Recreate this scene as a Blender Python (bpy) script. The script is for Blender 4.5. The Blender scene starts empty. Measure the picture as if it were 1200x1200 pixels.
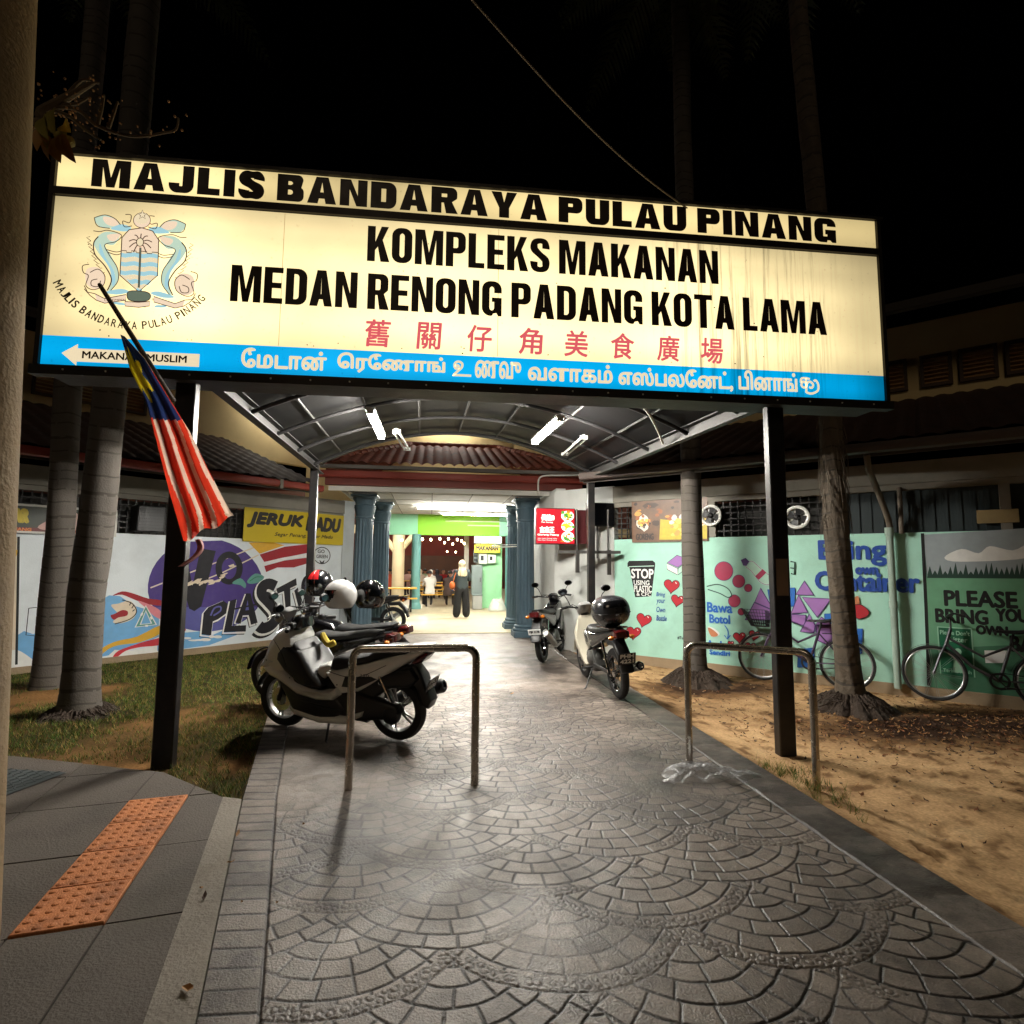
import bpy, math, random
import numpy as np
from mathutils import Vector, Matrix
from mathutils.geometry import tessellate_polygon
random.seed(7); rng = np.random.default_rng(7)
sc = bpy.context.scene; COL = sc.collection
rad = math.radians
# ---------------------------------------------------------------- camera, night sky, exposure
CAMH = 1.5
camd = bpy.data.cameras.new('camera'); cam = bpy.data.objects.new('camera', camd); COL.objects.link(cam)
camd.sensor_width = 36; camd.lens = 655 / 1200 * 36; camd.clip_start = .05; camd.clip_end = 500
CR = Matrix.Rotation(rad(-8.2), 4, 'Z') @ Matrix.Rotation(rad(95.5), 4, 'X') @ Matrix.Rotation(rad(.45), 4, 'Z')
cam.matrix_world = Matrix.Translation((0, 0, CAMH)) @ CR
sc.camera = cam
w = bpy.data.worlds.new('World'); sc.world = w; w.use_nodes = True
bg = w.node_tree.nodes['Background']
sky = w.node_tree.nodes.new('ShaderNodeTexSky'); sky.sky_type = 'NISHITA'; sky.sun_disc = False
sky.sun_elevation = rad(-4); sky.sun_rotation = rad(200)
w.node_tree.links.new(sky.outputs[0], bg.inputs[0]); bg.inputs[1].default_value = .004
sun_d = bpy.data.lights.new('street_glow', 'SUN'); sun_d.energy = .15; sun_d.angle = rad(16); sun_d.color = (1, .80, .56)
sun_o = bpy.data.objects.new('street_glow', sun_d); COL.objects.link(sun_o); sun_o.location = (-4, -8, 9); sun_o.rotation_euler = (rad(54), 0, rad(-14))
sc.view_settings.view_transform = 'Standard'; sc.view_settings.look = 'None'
sc.view_settings.exposure = 0; sc.view_settings.gamma = 1
sc.render.engine = 'CYCLES'
sc.cycles.use_denoising = True; sc.cycles.max_bounces = 6; sc.cycles.diffuse_bounces = 3; sc.cycles.glossy_bounces = 3
sc.cycles.transparent_max_bounces = 8; sc.cycles.sample_clamp_indirect = 3; sc.cycles.caustics_reflective = False; sc.cycles.caustics_refractive = False

# ---------------------------------------------------------------- helpers
def S(r, g, b):
    f = lambda c: c / 12.92 if c <= .04045 else ((c + .055) / 1.055) ** 2.4
    return (f(r / 255), f(g / 255), f(b / 255))
def ray(u, v):
    return (CR @ Vector(((u - 600) / 655, (600 - v) / 655, -1, 0))).to_3d()
CC = Vector((0, 0, CAMH))
def G(u, v, z=0.):
    d = ray(u, v); return CC + d * ((z - CAMH) / d.z)
def P(u, v, Y):
    d = ray(u, v); return CC + d * (Y / d.y)
def nd(nt, t, **kw):
    n = nt.nodes.new(t)
    for k, v in kw.items():
        setattr(n, k, v)
    return n
MATS = {}
def mat(name, col, rough=.6, metal=0., var=.12, sc_=6., bump=0., bsc=40., spec=.5, emit=0., ecol=None, stain=0., stcol=(.05, .045, .04), stsc=2., trans=0., coat=0.):
    if name in MATS: return MATS[name]
    m = bpy.data.materials.new(name); m.use_nodes = True; nt = m.node_tree; b = nt.nodes['Principled BSDF']; L = nt.links
    tc = nd(nt, 'ShaderNodeTexCoord')
    n1 = nd(nt, 'ShaderNodeTexNoise'); n1.inputs['Scale'].default_value = sc_; n1.inputs['Detail'].default_value = 5
    L.new(tc.outputs['Object'], n1.inputs['Vector'])
    mx = nd(nt, 'ShaderNodeMix', data_type='RGBA')
    mx.inputs['A'].default_value = (*[c * (1 - var) for c in col], 1); mx.inputs['B'].default_value = (*[min(1, c * (1 + var)) for c in col], 1)
    L.new(n1.outputs['Fac'], mx.inputs['Factor']); out = mx.outputs['Result']
    if stain:
        n2 = nd(nt, 'ShaderNodeTexNoise'); n2.inputs['Scale'].default_value = stsc; n2.inputs['Detail'].default_value = 8; n2.inputs['Roughness'].default_value = .65
        L.new(tc.outputs['Object'], n2.inputs['Vector'])
        mr = nd(nt, 'ShaderNodeMapRange'); mr.inputs[1].default_value = .48; mr.inputs[2].default_value = .72; mr.inputs[4].default_value = stain
        L.new(n2.outputs['Fac'], mr.inputs[0])
        m2 = nd(nt, 'ShaderNodeMix', data_type='RGBA'); m2.inputs['B'].default_value = (*stcol, 1)
        L.new(out, m2.inputs['A']); L.new(mr.outputs[0], m2.inputs['Factor']); out = m2.outputs['Result']
    L.new(out, b.inputs['Base Color'])
    rr = nd(nt, 'ShaderNodeMapRange'); rr.inputs[3].default_value = max(.02, rough * .8); rr.inputs[4].default_value = min(1, rough * 1.2)
    L.new(n1.outputs['Fac'], rr.inputs[0]); L.new(rr.outputs[0], b.inputs['Roughness'])
    b.inputs['Metallic'].default_value = metal; b.inputs['Specular IOR Level'].default_value = spec
    if coat: b.inputs['Coat Weight'].default_value = coat; b.inputs['Coat Roughness'].default_value = .08
    if trans: b.inputs['Transmission Weight'].default_value = trans
    if bump:
        n3 = nd(nt, 'ShaderNodeTexNoise'); n3.inputs['Scale'].default_value = bsc; n3.inputs['Detail'].default_value = 6
        L.new(tc.outputs['Object'], n3.inputs['Vector'])
        bp = nd(nt, 'ShaderNodeBump'); bp.inputs['Strength'].default_value = bump; bp.inputs['Distance'].default_value = .02
        L.new(n3.outputs['Fac'], bp.inputs['Height']); L.new(bp.outputs[0], b.inputs['Normal'])
    if emit:
        b.inputs['Emission Color'].default_value = (*(ecol or col), 1); b.inputs['Emission Strength'].default_value = emit
    MATS[name] = m; return m

class MB:
    def __init__(s): s.v = []; s.f = []; s.mi = []; s.cur = 0
    def add(s, vs, fs):
        n = len(s.v); s.v.extend([tuple(p) for p in vs]); s.f.extend([tuple(i + n for i in f) for f in fs]); s.mi.extend([s.cur] * len(fs)); return s
    def m(s, i): s.cur = i; return s
    def box(s, c, d, rot=None, bev=0.):
        c = Vector(c); h = Vector(d) / 2
        R = Matrix.Rotation(rot, 3, 'Z') if isinstance(rot, (int, float)) else (rot or Matrix.Identity(3))
        if bev <= 0:
            vs = [c + R @ Vector((x * h.x, y * h.y, z * h.z)) for x in (-1, 1) for y in (-1, 1) for z in (-1, 1)]
            return s.add(vs, [(0, 1, 3, 2), (4, 6, 7, 5), (0, 4, 5, 1), (2, 3, 7, 6), (0, 2, 6, 4), (1, 5, 7, 3)])
        b = min(bev, min(h) * .95)
        rings = []
        for (z, i) in ((-h.z, b), (-h.z + b, 0), (h.z - b, 0), (h.z, b)):
            x, y = h.x - i, h.y - i
            rings.append([(x, y - b * (i == 0), z), (x - b * (i == 0), y, z), (-x + b * (i == 0), y, z), (-x, y - b * (i == 0), z), (-x, -y + b * (i == 0), z), (-x + b * (i == 0), -y, z), (x - b * (i == 0), -y, z), (x, -y + b * (i == 0), z)])
        vs = [c + R @ Vector(p) for r in rings for p in r]
        fs = [tuple(k * 8 + (j, (j + 1) % 8)[q] if q < 2 else (k + 1) * 8 + ((j + 1) % 8, j)[q - 2] for q in range(4)) for k in range(3) for j in range(8)]
        fs += [tuple(range(7, -1, -1)), tuple(range(24, 32))]
        return s.add(vs, fs)
    def tube(s, pts, r, n=10, cap=True, closed=False, scale=None):
        pts = [Vector(p) for p in pts]; N = len(pts); rs = r if isinstance(r, (list, tuple)) else [r] * N
        tan = []
        for i in range(N):
            a = pts[(i - 1) % N] if (closed or i > 0) else pts[i]; b = pts[(i + 1) % N] if (closed or i < N - 1) else pts[i]
            t = (b - a); tan.append(t.normalized() if t.length > 1e-9 else Vector((0, 0, 1)))
        up = Vector((0, 0, 1)) if abs(tan[0].z) < .9 else Vector((1, 0, 0))
        e = tan[0].cross(up).normalized(); vs = []
        for i in range(N):
            e = (e - tan[i] * e.dot(tan[i])); e = e.normalized() if e.length > 1e-6 else tan[i].orthogonal().normalized()
            f = tan[i].cross(e)
            for k in range(n):
                a = 2 * math.pi * k / n
                vs.append(pts[i] + (e * math.cos(a) + f * math.sin(a)) * rs[i])
        fs = []
        for i in range(N if closed else N - 1):
            for k in range(n):
                fs.append((i * n + k, i * n + (k + 1) % n, ((i + 1) % N) * n + (k + 1) % n, ((i + 1) % N) * n + k))
        if cap and not closed: fs += [tuple(range(n - 1, -1, -1)), tuple(range((N - 1) * n, N * n))]
        return s.add(vs, fs)
    def lathe(s, prof, c=(0, 0, 0), n=24, axis='Z', arc=2 * math.pi, R=None, sx=1., sy=1.):
        c = Vector(c); vs = []; full = arc > 6.28
        M_ = {'Z': Matrix.Identity(3), 'Y': Matrix.Rotation(rad(-90), 3, 'X'), 'X': Matrix.Rotation(rad(90), 3, 'Y')}[axis]
        if R: M_ = R @ M_
        nn = n if full else n + 1
        for (r, z) in prof:
            for k in range(nn):
                a = arc * k / n; vs.append(c + M_ @ Vector((r * math.cos(a) * sx, r * math.sin(a) * sy, z)))
        fs = []
        for i in range(len(prof) - 1):
            for k in range(n):
                k2 = (k + 1) % nn
                fs.append((i * nn + k, i * nn + k2, (i + 1) * nn + k2, (i + 1) * nn + k))
        return s.add(vs, fs)
    def ball(s, c, r, n=16, R=None):
        r = r if isinstance(r, (tuple, list)) else (r, r, r); c = Vector(c); vs = []; h = n // 2
        for i in range(h + 1):
            th = math.pi * i / h
            for k in range(n):
                a = 2 * math.pi * k / n
                p = Vector((r[0] * math.sin(th) * math.cos(a), r[1] * math.sin(th) * math.sin(a), r[2] * math.cos(th)))
                vs.append(c + ((R @ p) if R else p))
        return s.add(vs, [(i * n + k, (i + 1) * n + k, (i + 1) * n + (k + 1) % n, i * n + (k + 1) % n) for i in range(h) for k in range(n)])
    def poly(s, loops, fn):
        """flat polygon with holes, 2D points mapped by fn"""
        ls = [[Vector((p[0], p[1], 0)) for p in l] for l in loops]
        tris = tessellate_polygon(ls); flat = [p for l in ls for p in l]
        out = []
        for t in tris:
            a, b, c = (flat[i] for i in t)
            ar = (b.x - a.x) * (c.y - a.y) - (b.y - a.y) * (c.x - a.x)
            if abs(ar) > 1e-12: out.append(tuple(t) if ar > 0 else (t[0], t[2], t[1]))
        return s.add([fn(p.x, p.y) for p in flat], out)
    def strip(s, pts, wd, fn, closed=False):
        """painted stroke as a run of quads"""
        p = [Vector(q[:2]) for q in pts]; N = len(p); vs = []
        for i in range(N):
            a = p[i - 1] if i or closed else p[i]; b = p[(i + 1) % N] if i < N - 1 or closed else p[i]
            t = b - a; t = t.normalized() if t.length > 1e-9 else Vector((1, 0)); n_ = Vector((-t.y, t.x)); h = (wd[i] if isinstance(wd, (list, tuple)) else wd) / 2
            vs += [fn(*(p[i] - n_ * h)), fn(*(p[i] + n_ * h))]
        return s.add(vs, [(2 * i, 2 * ((i + 1) % N), 2 * ((i + 1) % N) + 1, 2 * i + 1) for i in range(N if closed else N - 1)])
    def puff(s, poly, wd, bev=.02, yc=0., fn=None):
        """side outline (x, z) turned into a rounded solid of half width wd"""
        pl = [Vector(p) for p in poly]
        A = sum(pl[i].x * pl[(i + 1) % len(pl)].y - pl[(i + 1) % len(pl)].x * pl[i].y for i in range(len(pl)))
        if A < 0: pl.reverse()
        n = len(pl); nm = []
        for i in range(n):
            a = (pl[i] - pl[i - 1]).normalized(); b = (pl[(i + 1) % n] - pl[i]).normalized(); t = (a + b)
            t = t.normalized() if t.length > 1e-6 else a
            nm.append(Vector((-t.y, t.x)))
        bev = min(bev, wd * .98)
        st = [(-wd, bev), (-wd + .08 * bev, .6 * bev), (-wd + .35 * bev, .22 * bev), (-wd + bev, 0), (wd - bev, 0), (wd - .35 * bev, .22 * bev), (wd - .08 * bev, .6 * bev), (wd, bev)]
        vs = []
        for (y, ins) in st:
            for i in range(n):
                q = pl[i] + nm[i] * ins; vs.append(Vector((q.x, yc + y, q.y)))
        if fn: vs = [Vector(fn(*p)) for p in vs]
        fs = [(k * n + i, (k + 1) * n + i, (k + 1) * n + (i + 1) % n, k * n + (i + 1) % n) for k in range(7) for i in range(n)]
        tri = tessellate_polygon([[Vector((p.x, p.y, 0)) for p in pl]])
        fs += [tuple(t) for t in tri] + [tuple(7 * n + i for i in reversed(t)) for t in tri]
        return s.add(vs, fs)
    def grid(s, fn, nu, nv):
        vs = [fn(i / nu, j / nv) for j in range(nv + 1) for i in range(nu + 1)]
        return s.add(vs, [(j * (nu + 1) + i, j * (nu + 1) + i + 1, (j + 1) * (nu + 1) + i + 1, (j + 1) * (nu + 1) + i) for j in range(nv) for i in range(nu)])
    def build(s, name, mats, parent=None, smooth=True, world=False, angle=38):
        me = bpy.data.meshes.new(name); me.from_pydata([tuple(p) for p in s.v], [], s.f)
        for m_ in (mats if isinstance(mats, (list, tuple)) else [mats]): me.materials.append(m_)
        me.polygons.foreach_set('material_index', s.mi)
        me.validate(); me.update()
        if smooth:
            me.polygons.foreach_set('use_smooth', [True] * len(me.polygons)); me.set_sharp_from_angle(angle=rad(angle))
        o = bpy.data.objects.new(name, me); COL.objects.link(o)
        if parent:
            o.parent = parent
            if world: o.matrix_parent_inverse = parent.matrix_basis.inverted()
        return o
def tag(o, label, cat, group=None):
    o['label'] = label; o['category'] = cat
    if group: o['group'] = group
    return o
def thing(name, label, cat, loc=(0, 0, 0), rz=0., group=None, rot=None):
    o = bpy.data.objects.new(name, None); COL.objects.link(o); o.empty_display_size = .2
    o.location = loc; o.rotation_euler = rot or (0, 0, rz)
    return tag(o, label, cat, group)
def struct(o, kind='structure'):
    o['kind'] = kind; return o
def dup(root, loc, rz, label, group=None):
    def cp(o, par):
        c = o.copy(); COL.objects.link(c); c.parent = par
        for ch in o.children: cp(ch, c)
        return c
    r = cp(root, None); r.location = loc; r.rotation_euler = (0, 0, rz); r['label'] = label
    if group: r['group'] = group
    return r
def rr(x0, y0, x1, y1, r, n=5, cor=(1, 1, 1, 1)):
    """rounded rectangle; cor = which corners round: bl, br, tr, tl"""
    out = []
    for (cx, cy, a0, k, q) in ((x0 + r, y0 + r, 180, 0, (x0, y0)), (x1 - r, y0 + r, 270, 1, (x1, y0)), (x1 - r, y1 - r, 0, 2, (x1, y1)), (x0 + r, y1 - r, 90, 3, (x0, y1))):
        if cor[k] and r > 0:
            out += [(cx + r * math.cos(rad(a0 + 90 * i / n)), cy + r * math.sin(rad(a0 + 90 * i / n))) for i in range(n + 1)]
        else: out.append(q)
    return out
def arc(cx, cy, rx, ry, a0, a1, n=12): return [(cx + rx * math.cos(rad(a0 + (a1 - a0) * i / n)), cy + ry * math.sin(rad(a0 + (a1 - a0) * i / n))) for i in range(n + 1)]
def ell(cx, cy, rx, ry=None, n=28): return arc(cx, cy, rx, ry or rx, 0, 360 - 360 / n, n - 1)
def ribbon(pts, wd, closed=False):
    """2D stroke outline of a polyline; wd number or list"""
    pts = [Vector(p) for p in pts]; N = len(pts); Ls = []; Rs = []
    for i in range(N):
        a = pts[i - 1] if i or closed else pts[i]; b = pts[(i + 1) % N] if i < N - 1 or closed else pts[i]
        t = (b - a); t = t.normalized() if t.length > 1e-9 else Vector((1, 0)); nrm = Vector((-t.y, t.x)); h = (wd[i] if isinstance(wd, (list, tuple)) else wd) / 2
        Ls.append(pts[i] + nrm * h); Rs.append(pts[i] - nrm * h)
    if closed: return [[tuple(p) for p in Ls], [tuple(p) for p in Rs]]
    return [[tuple(p) for p in Ls + Rs[::-1]]]
def smooth2(pts, n=6, closed=False):
    """Catmull-Rom through points (any dimension)"""
    pts = [Vector(p) for p in pts]; N = len(pts); out = []
    rngN = N if closed else N - 1
    for i in range(rngN):
        g = lambda k: pts[k % N] if closed else pts[max(0, min(N - 1, k))]
        p0, p1, p2, p3 = g(i - 1), g(i), g(i + 1), g(i + 2)
        for j in range(n):
            t = j / n
            out.append(((p1 * 2) + (p2 - p0) * t + (p0 * 2 - p1 * 5 + p2 * 4 - p3) * t * t + (p1 * 3 - p0 - p2 * 3 + p3) * t ** 3) / 2)
    if not closed: out.append(pts[-1])
    return [tuple(p) for p in out]
def text2d(body, size=1., off=0., sx=1., shear=0., space=1.):
    """glyph outlines of a word as triangles: (points, triangles), left-bottom origin"""
    cu = bpy.data.curves.new('lettering', 'FONT'); cu.body = body; cu.size = size; cu.offset = off; cu.resolution_u = 3; cu.shear = shear; cu.space_character = space
    o = bpy.data.objects.new('lettering', cu); COL.objects.link(o)
    dg = bpy.context.evaluated_depsgraph_get(); me = bpy.data.meshes.new_from_object(o.evaluated_get(dg))
    vs = [(p.co.x * sx, p.co.y) for p in me.vertices]; fs = [tuple(p.vertices) for p in me.polygons]
    bpy.data.objects.remove(o); bpy.data.curves.remove(cu); bpy.data.meshes.remove(me)
    return vs, fs
def put_text(mb, body, fd, x, y, wd=None, ht=None, bold=0., shear=0., rot=0., center=False, space=1., d=.004):
    """lay a word: box left-bottom (x, y), scaled to width wd and/or height ht; fd(d) maps to the surface at lift d"""
    vs, fs = text2d(body, 1., 0., 1., shear, space)
    if not vs: return
    xs = [p[0] for p in vs]; ys = [p[1] for p in vs]; x0, x1, y0, y1 = min(xs), max(xs), min(ys), max(ys)
    ky = ht / (y1 - y0) if ht else (wd / (x1 - x0)); kx = wd / (x1 - x0) if wd else ky
    c, s_ = math.cos(rot), math.sin(rot); n = 8 if bold else 1
    for k in range(n):
        fn = fd(d + .00005 * k); ox, oy = (bold * math.cos(k * math.pi / 4), bold * math.sin(k * math.pi / 4)) if bold else (0, 0); out = []
        for (a, b) in vs:
            a = (a - x0) * kx - (wd or (x1 - x0) * kx) / 2 * center + ox; b = (b - y0) * ky + oy
            out.append(fn(x + a * c - b * s_, y + a * s_ + b * c))
        mb.add(out, fs)
# a heavy grotesque for the painted sign letters: outlines in a cell W wide, 1 high
def glyph(ch, W, s, t):
    r = min(W * .42, .3); r2 = max(.02, r - s * .7); h = W / 2
    if ch == 'O': return [[rr(0, 0, W, 1, r), rr(s, t, W - s, 1 - t, r2)]]
    if ch == 'D': return [[rr(0, 0, W, 1, r, cor=(0, 1, 1, 0)), rr(s, t, W - s, 1 - t, r2, cor=(0, 1, 1, 0))]]
    if ch == 'I': return [[[(0, 0), (s, 0), (s, 1), (0, 1)]]]
    if ch == 'L': return [[[(0, 0), (W, 0), (W, t), (s, t), (s, 1), (0, 1)]]]
    if ch == 'T': return [[[(h - s / 2, 0), (h + s / 2, 0), (h + s / 2, 1 - t), (W, 1 - t), (W, 1), (0, 1), (0, 1 - t), (h - s / 2, 1 - t)]]]
    if ch == 'E': return [[[(0, 0), (W, 0), (W, t), (s, t), (s, .5 - t / 2), (W * .92, .5 - t / 2), (W * .92, .5 + t / 2), (s, .5 + t / 2), (s, 1 - t), (W, 1 - t), (W, 1), (0, 1)]]]
    if ch == 'N': return [[[(0, 0), (s * .9, 0), (s * .9, .62), (W - s, 0), (W, 0), (W, 1), (W - s * .9, 1), (W - s * .9, .4), (s, 1), (0, 1)]]]
    if ch == 'M':
        k = s * .92; return [[[(0, 0), (k, 0), (k, .72), (h - s * .36, 0), (h + s * .36, 0), (W - k, .72), (W - k, 0), (W, 0), (W, 1), (W - s * 1.25, 1), (h, .36), (s * 1.25, 1), (0, 1)]]]
    if ch == 'A':
        a = s * .98; return [[[(0, 0), (a, 0), (a + .045, .19), (W - a - .045, .19), (W - a, 0), (W, 0), (h + s * .56, 1), (h - s * .56, 1)], [(a + .085, .19 + t * .95), (h, .80), (W - a - .085, .19 + t * .95)]]]
    if ch == 'Y': return [[[(h - s / 2, 0), (h + s / 2, 0), (h + s / 2, .38), (W, 1), (W - s * 1.02, 1), (h, .6), (s * 1.02, 1), (0, 1), (h - s / 2, .38)]]]
    if ch == 'K': return [[[(0, 0), (s, 0), (s, .32), (s + .07, .42), (W - s * 1.05, 0), (W + .02, 0), (s + .2, .62), (W - .02, 1), (W - s * 1.02, 1), (s, .56), (s, 1), (0, 1)]]]
    if ch == 'P': return [[rr(0, .38, W, 1, r * .8, cor=(0, 1, 1, 0))[:0] + [(0, 0), (s, 0), (s, .38)] + rr(0, .38, W, 1, r * .8, cor=(0, 1, 1, 0))[1:], rr(s, .38 + t, W - s, 1 - t, r2 * .7, cor=(0, 1, 1, 0))]]
    if ch == 'R':
        b = rr(0, .42, W, 1, r * .75, cor=(0, 1, 1, 0))
        return [[[(0, 0), (s, 0), (s, .40), (W * .48, .40), (W - s * 1.08, 0), (W + .03, 0), (W * .80, .44)] + b[5:], rr(s, .42 + t * .8, W - s, 1 - t, r2 * .65, cor=(0, 1, 1, 0))]]
    if ch == 'B':
        lo = rr(0, 0, W, .56, .2, cor=(0, 1, 1, 0)); hi = rr(0, .5, W * .97, 1, .2, cor=(0, 1, 1, 0))
        return [[lo[:12] + [(W * .9, .52)] + hi[7:], rr(s, t, W - s, .52 - t * .35, .1, cor=(0, 1, 1, 0)), rr(s, .5 + t * .45, W - s * 1.03, 1 - t, .09, cor=(0, 1, 1, 0))]]
    if ch == 'U':
        return [[[(W, 1), (W - s, 1)] + arc(W - s - r2, t + r2, r2, r2, 0, -90, 5) + arc(s + r2, t + r2, r2, r2, -90, -180, 5) + [(s, 1), (0, 1)] + arc(r, r, r, r, 180, 270, 6) + arc(W - r, r, r, r, 270, 360, 6)]]
    if ch == 'J':
        return [[[(W, 1), (W - s, 1)] + arc(W - s - r2, t + r2, r2, r2, 0, -90, 5) + arc(s * .95 + r2, t + r2, r2, r2, -90, -180, 5) + [(s * .95, .36), (0, .36)] + arc(r, r, r, r, 180, 270, 6) + arc(W - r, r, r, r, 270, 360, 6)]]
    if ch == 'G':
        return [[[(W, .66)] + arc(W - r, 1 - r, r, r, 0, 90, 6) + arc(r, 1 - r, r, r, 90, 180, 6) + arc(r, r, r, r, 180, 270, 6) + arc(W - s - r2, r, r2, r, 270, 315, 3) + [(W - s * .7, .09), (W - s * .45, 0), (W, 0), (W, .53), (h, .53), (h, .53 - t * .8), (W - s, .53 - t * .8)] + arc(W - s - r2, t + r2, r2, r2, 0, -90, 5) + arc(s + r2, t + r2, r2, r2, -90, -180, 5) + arc(s + r2, 1 - t - r2, r2, r2, 180, 90, 5) + arc(W - s - r2, 1 - t - r2, r2, r2, 90, 0, 5) + [(W - s, .66)]]]
    if ch == 'S':
        a = s / 2; b = t / 2; path = [(W - a, .69), (W - a, .75), (W - a * 1.3, .90 - b * .3), (h + .02, 1 - b), (a * 1.35, .90 - b * .3), (a, .75), (a * 1.25, .65), (h, .51), (W - a * 1.2, .37), (W - a, .24), (W - a * 1.3, .1 + b * .3), (h, b), (a * 1.3, .1 + b * .3), (a, .25), (a, .31)]
        wd = [s, s, (s + t) / 2, t, (s + t) / 2, s, s, (s + t) / 2, s, s, (s + t) / 2, t, (s + t) / 2, s, s]
        pp = smooth2([(*p, q) for p, q in zip(path, wd)], 4)
        return [('S', [(p[0], p[1]) for p in pp], [p[2] for p in pp])]
    return []
def block_text(mb, body, fn, x, y, ht, wd, cell, s, t, gap=.12, sp=.3, wide={}):
    """fit body in width wd"""
    Ws = [0.0 if c == ' ' else (s if c == 'I' else cell * wide.get(c, 1)) for c in body]
    tot = sum((sp if c == ' ' else Wc + gap) for c, Wc in zip(body, Ws)) - gap
    k = wd / (tot * ht); cx = 0
    for c, Wc in zip(body, Ws):
        if c == ' ': cx += sp; continue
        for loops in glyph(c, Wc, s, t):
            g = lambda a, b, cx=cx: fn(x + (cx + a) * ht * k, y + b * ht)
            if loops[0] == 'S': mb.strip(loops[1], loops[2], g)
            else: mb.poly(loops, g)
        cx += Wc + gap
def vnoise(X, Y, f, seed=0):
    r = np.random.default_rng(seed); T = r.random((64, 64)); x = X * f; y = Y * f; xi = np.floor(x).astype(int); yi = np.floor(y).astype(int)
    u = x - xi; v = y - yi; u = u * u * (3 - 2 * u); v = v * v * (3 - 2 * v); g = lambda a, b: T[a % 64, b % 64]
    return (g(xi, yi) * (1 - u) + g(xi + 1, yi) * u) * (1 - v) + (g(xi, yi + 1) * (1 - u) + g(xi + 1, yi + 1) * u) * v
def fbm(X, Y, f, seed=0, o=4): return sum(vnoise(X, Y, f * 2 ** k, seed + k) / 2 ** (k + 1) for k in range(o))
def sheet(name, X, Y, Z, m, attr=None):
    """grid mesh from 2D arrays"""
    nv, nu = X.shape; me = bpy.data.meshes.new(name); me.vertices.add(nu * nv)
    me.vertices.foreach_set('co', np.stack([X, Y, Z], -1).astype(np.float32).ravel())
    i = (np.arange(nv - 1)[:, None] * nu + np.arange(nu - 1)[None]).ravel(); q = np.stack([i, i + 1, i + nu + 1, i + nu], -1).astype(np.int32)
    me.loops.add(q.size); me.polygons.add(len(q)); me.loops.foreach_set('vertex_index', q.ravel())
    me.polygons.foreach_set('loop_start', np.arange(len(q), dtype=np.int32) * 4); me.polygons.foreach_set('use_smooth', np.ones(len(q), bool))
    me.materials.append(m); me.update(); me.validate()
    for k, A in (attr or {}).items():
        at = me.attributes.new(k, 'FLOAT', 'POINT'); at.data.foreach_set('value', A.astype(np.float32).ravel())
    o = bpy.data.objects.new(name, me); COL.objects.link(o); return o
def attr_mat(name, stops, rough=.7, attr='tint', nsc=60, bump=.3, var=.15, spec=.4, rvar=None):
    m = bpy.data.materials.new(name); m.use_nodes = True; nt = m.node_tree; b = nt.nodes['Principled BSDF']; L = nt.links
    at = nd(nt, 'ShaderNodeAttribute'); at.attribute_name = attr; cr = nd(nt, 'ShaderNodeValToRGB')
    while len(cr.color_ramp.elements) < len(stops): cr.color_ramp.elements.new(.5)
    for e, (p, c) in zip(cr.color_ramp.elements, stops): e.position = p; e.color = (*c, 1)
    L.new(at.outputs['Fac'], cr.inputs[0])
    tc = nd(nt, 'ShaderNodeTexCoord'); n = nd(nt, 'ShaderNodeTexNoise'); n.inputs['Scale'].default_value = nsc; n.inputs['Detail'].default_value = 6; L.new(tc.outputs['Object'], n.inputs['Vector'])
    mr = nd(nt, 'ShaderNodeMapRange'); mr.inputs[1].default_value = .3; mr.inputs[2].default_value = .7; mr.inputs[3].default_value = 1 - var; mr.inputs[4].default_value = 1 + var; L.new(n.outputs['Fac'], mr.inputs[0])
    mx = nd(nt, 'ShaderNodeMix', data_type='RGBA', blend_type='MULTIPLY'); mx.inputs['Factor'].default_value = 1
    L.new(cr.outputs[0], mx.inputs['A']); L.new(mr.outputs[0], mx.inputs['B']); L.new(mx.outputs['Result'], b.inputs['Base Color'])
    b.inputs['Roughness'].default_value = rough; b.inputs['Specular IOR Level'].default_value = spec
    if rvar:
        n2 = nd(nt, 'ShaderNodeTexNoise'); n2.inputs['Scale'].default_value = 3; n2.inputs['Detail'].default_value = 6; L.new(tc.outputs['Object'], n2.inputs['Vector'])
        m3 = nd(nt, 'ShaderNodeMapRange'); m3.inputs[1].default_value = .35; m3.inputs[2].default_value = .65; m3.inputs[3].default_value = rvar[0]; m3.inputs[4].default_value = rvar[1]; L.new(n2.outputs['Fac'], m3.inputs[0]); L.new(m3.outputs[0], b.inputs['Roughness'])
    if bump:
        bp = nd(nt, 'ShaderNodeBump'); bp.inputs['Strength'].default_value = bump; bp.inputs['Distance'].default_value = .004; L.new(n.outputs['Fac'], bp.inputs['Height']); L.new(bp.outputs[0], b.inputs['Normal'])
    return m
# ================================================================ SETTING
# ---- soil sheet to the horizon
gm = mat('soil', (.10, .075, .05), .95, var=.4, sc_=1.5, bump=.4, bsc=20)
o = MB(); o.add([(-120, -60, -.14), (120, -60, -.14), (120, 180, -.14), (-120, 180, -.14)], [(0, 1, 2, 3)]); struct(o.build('ground', gm, smooth=False))
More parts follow.
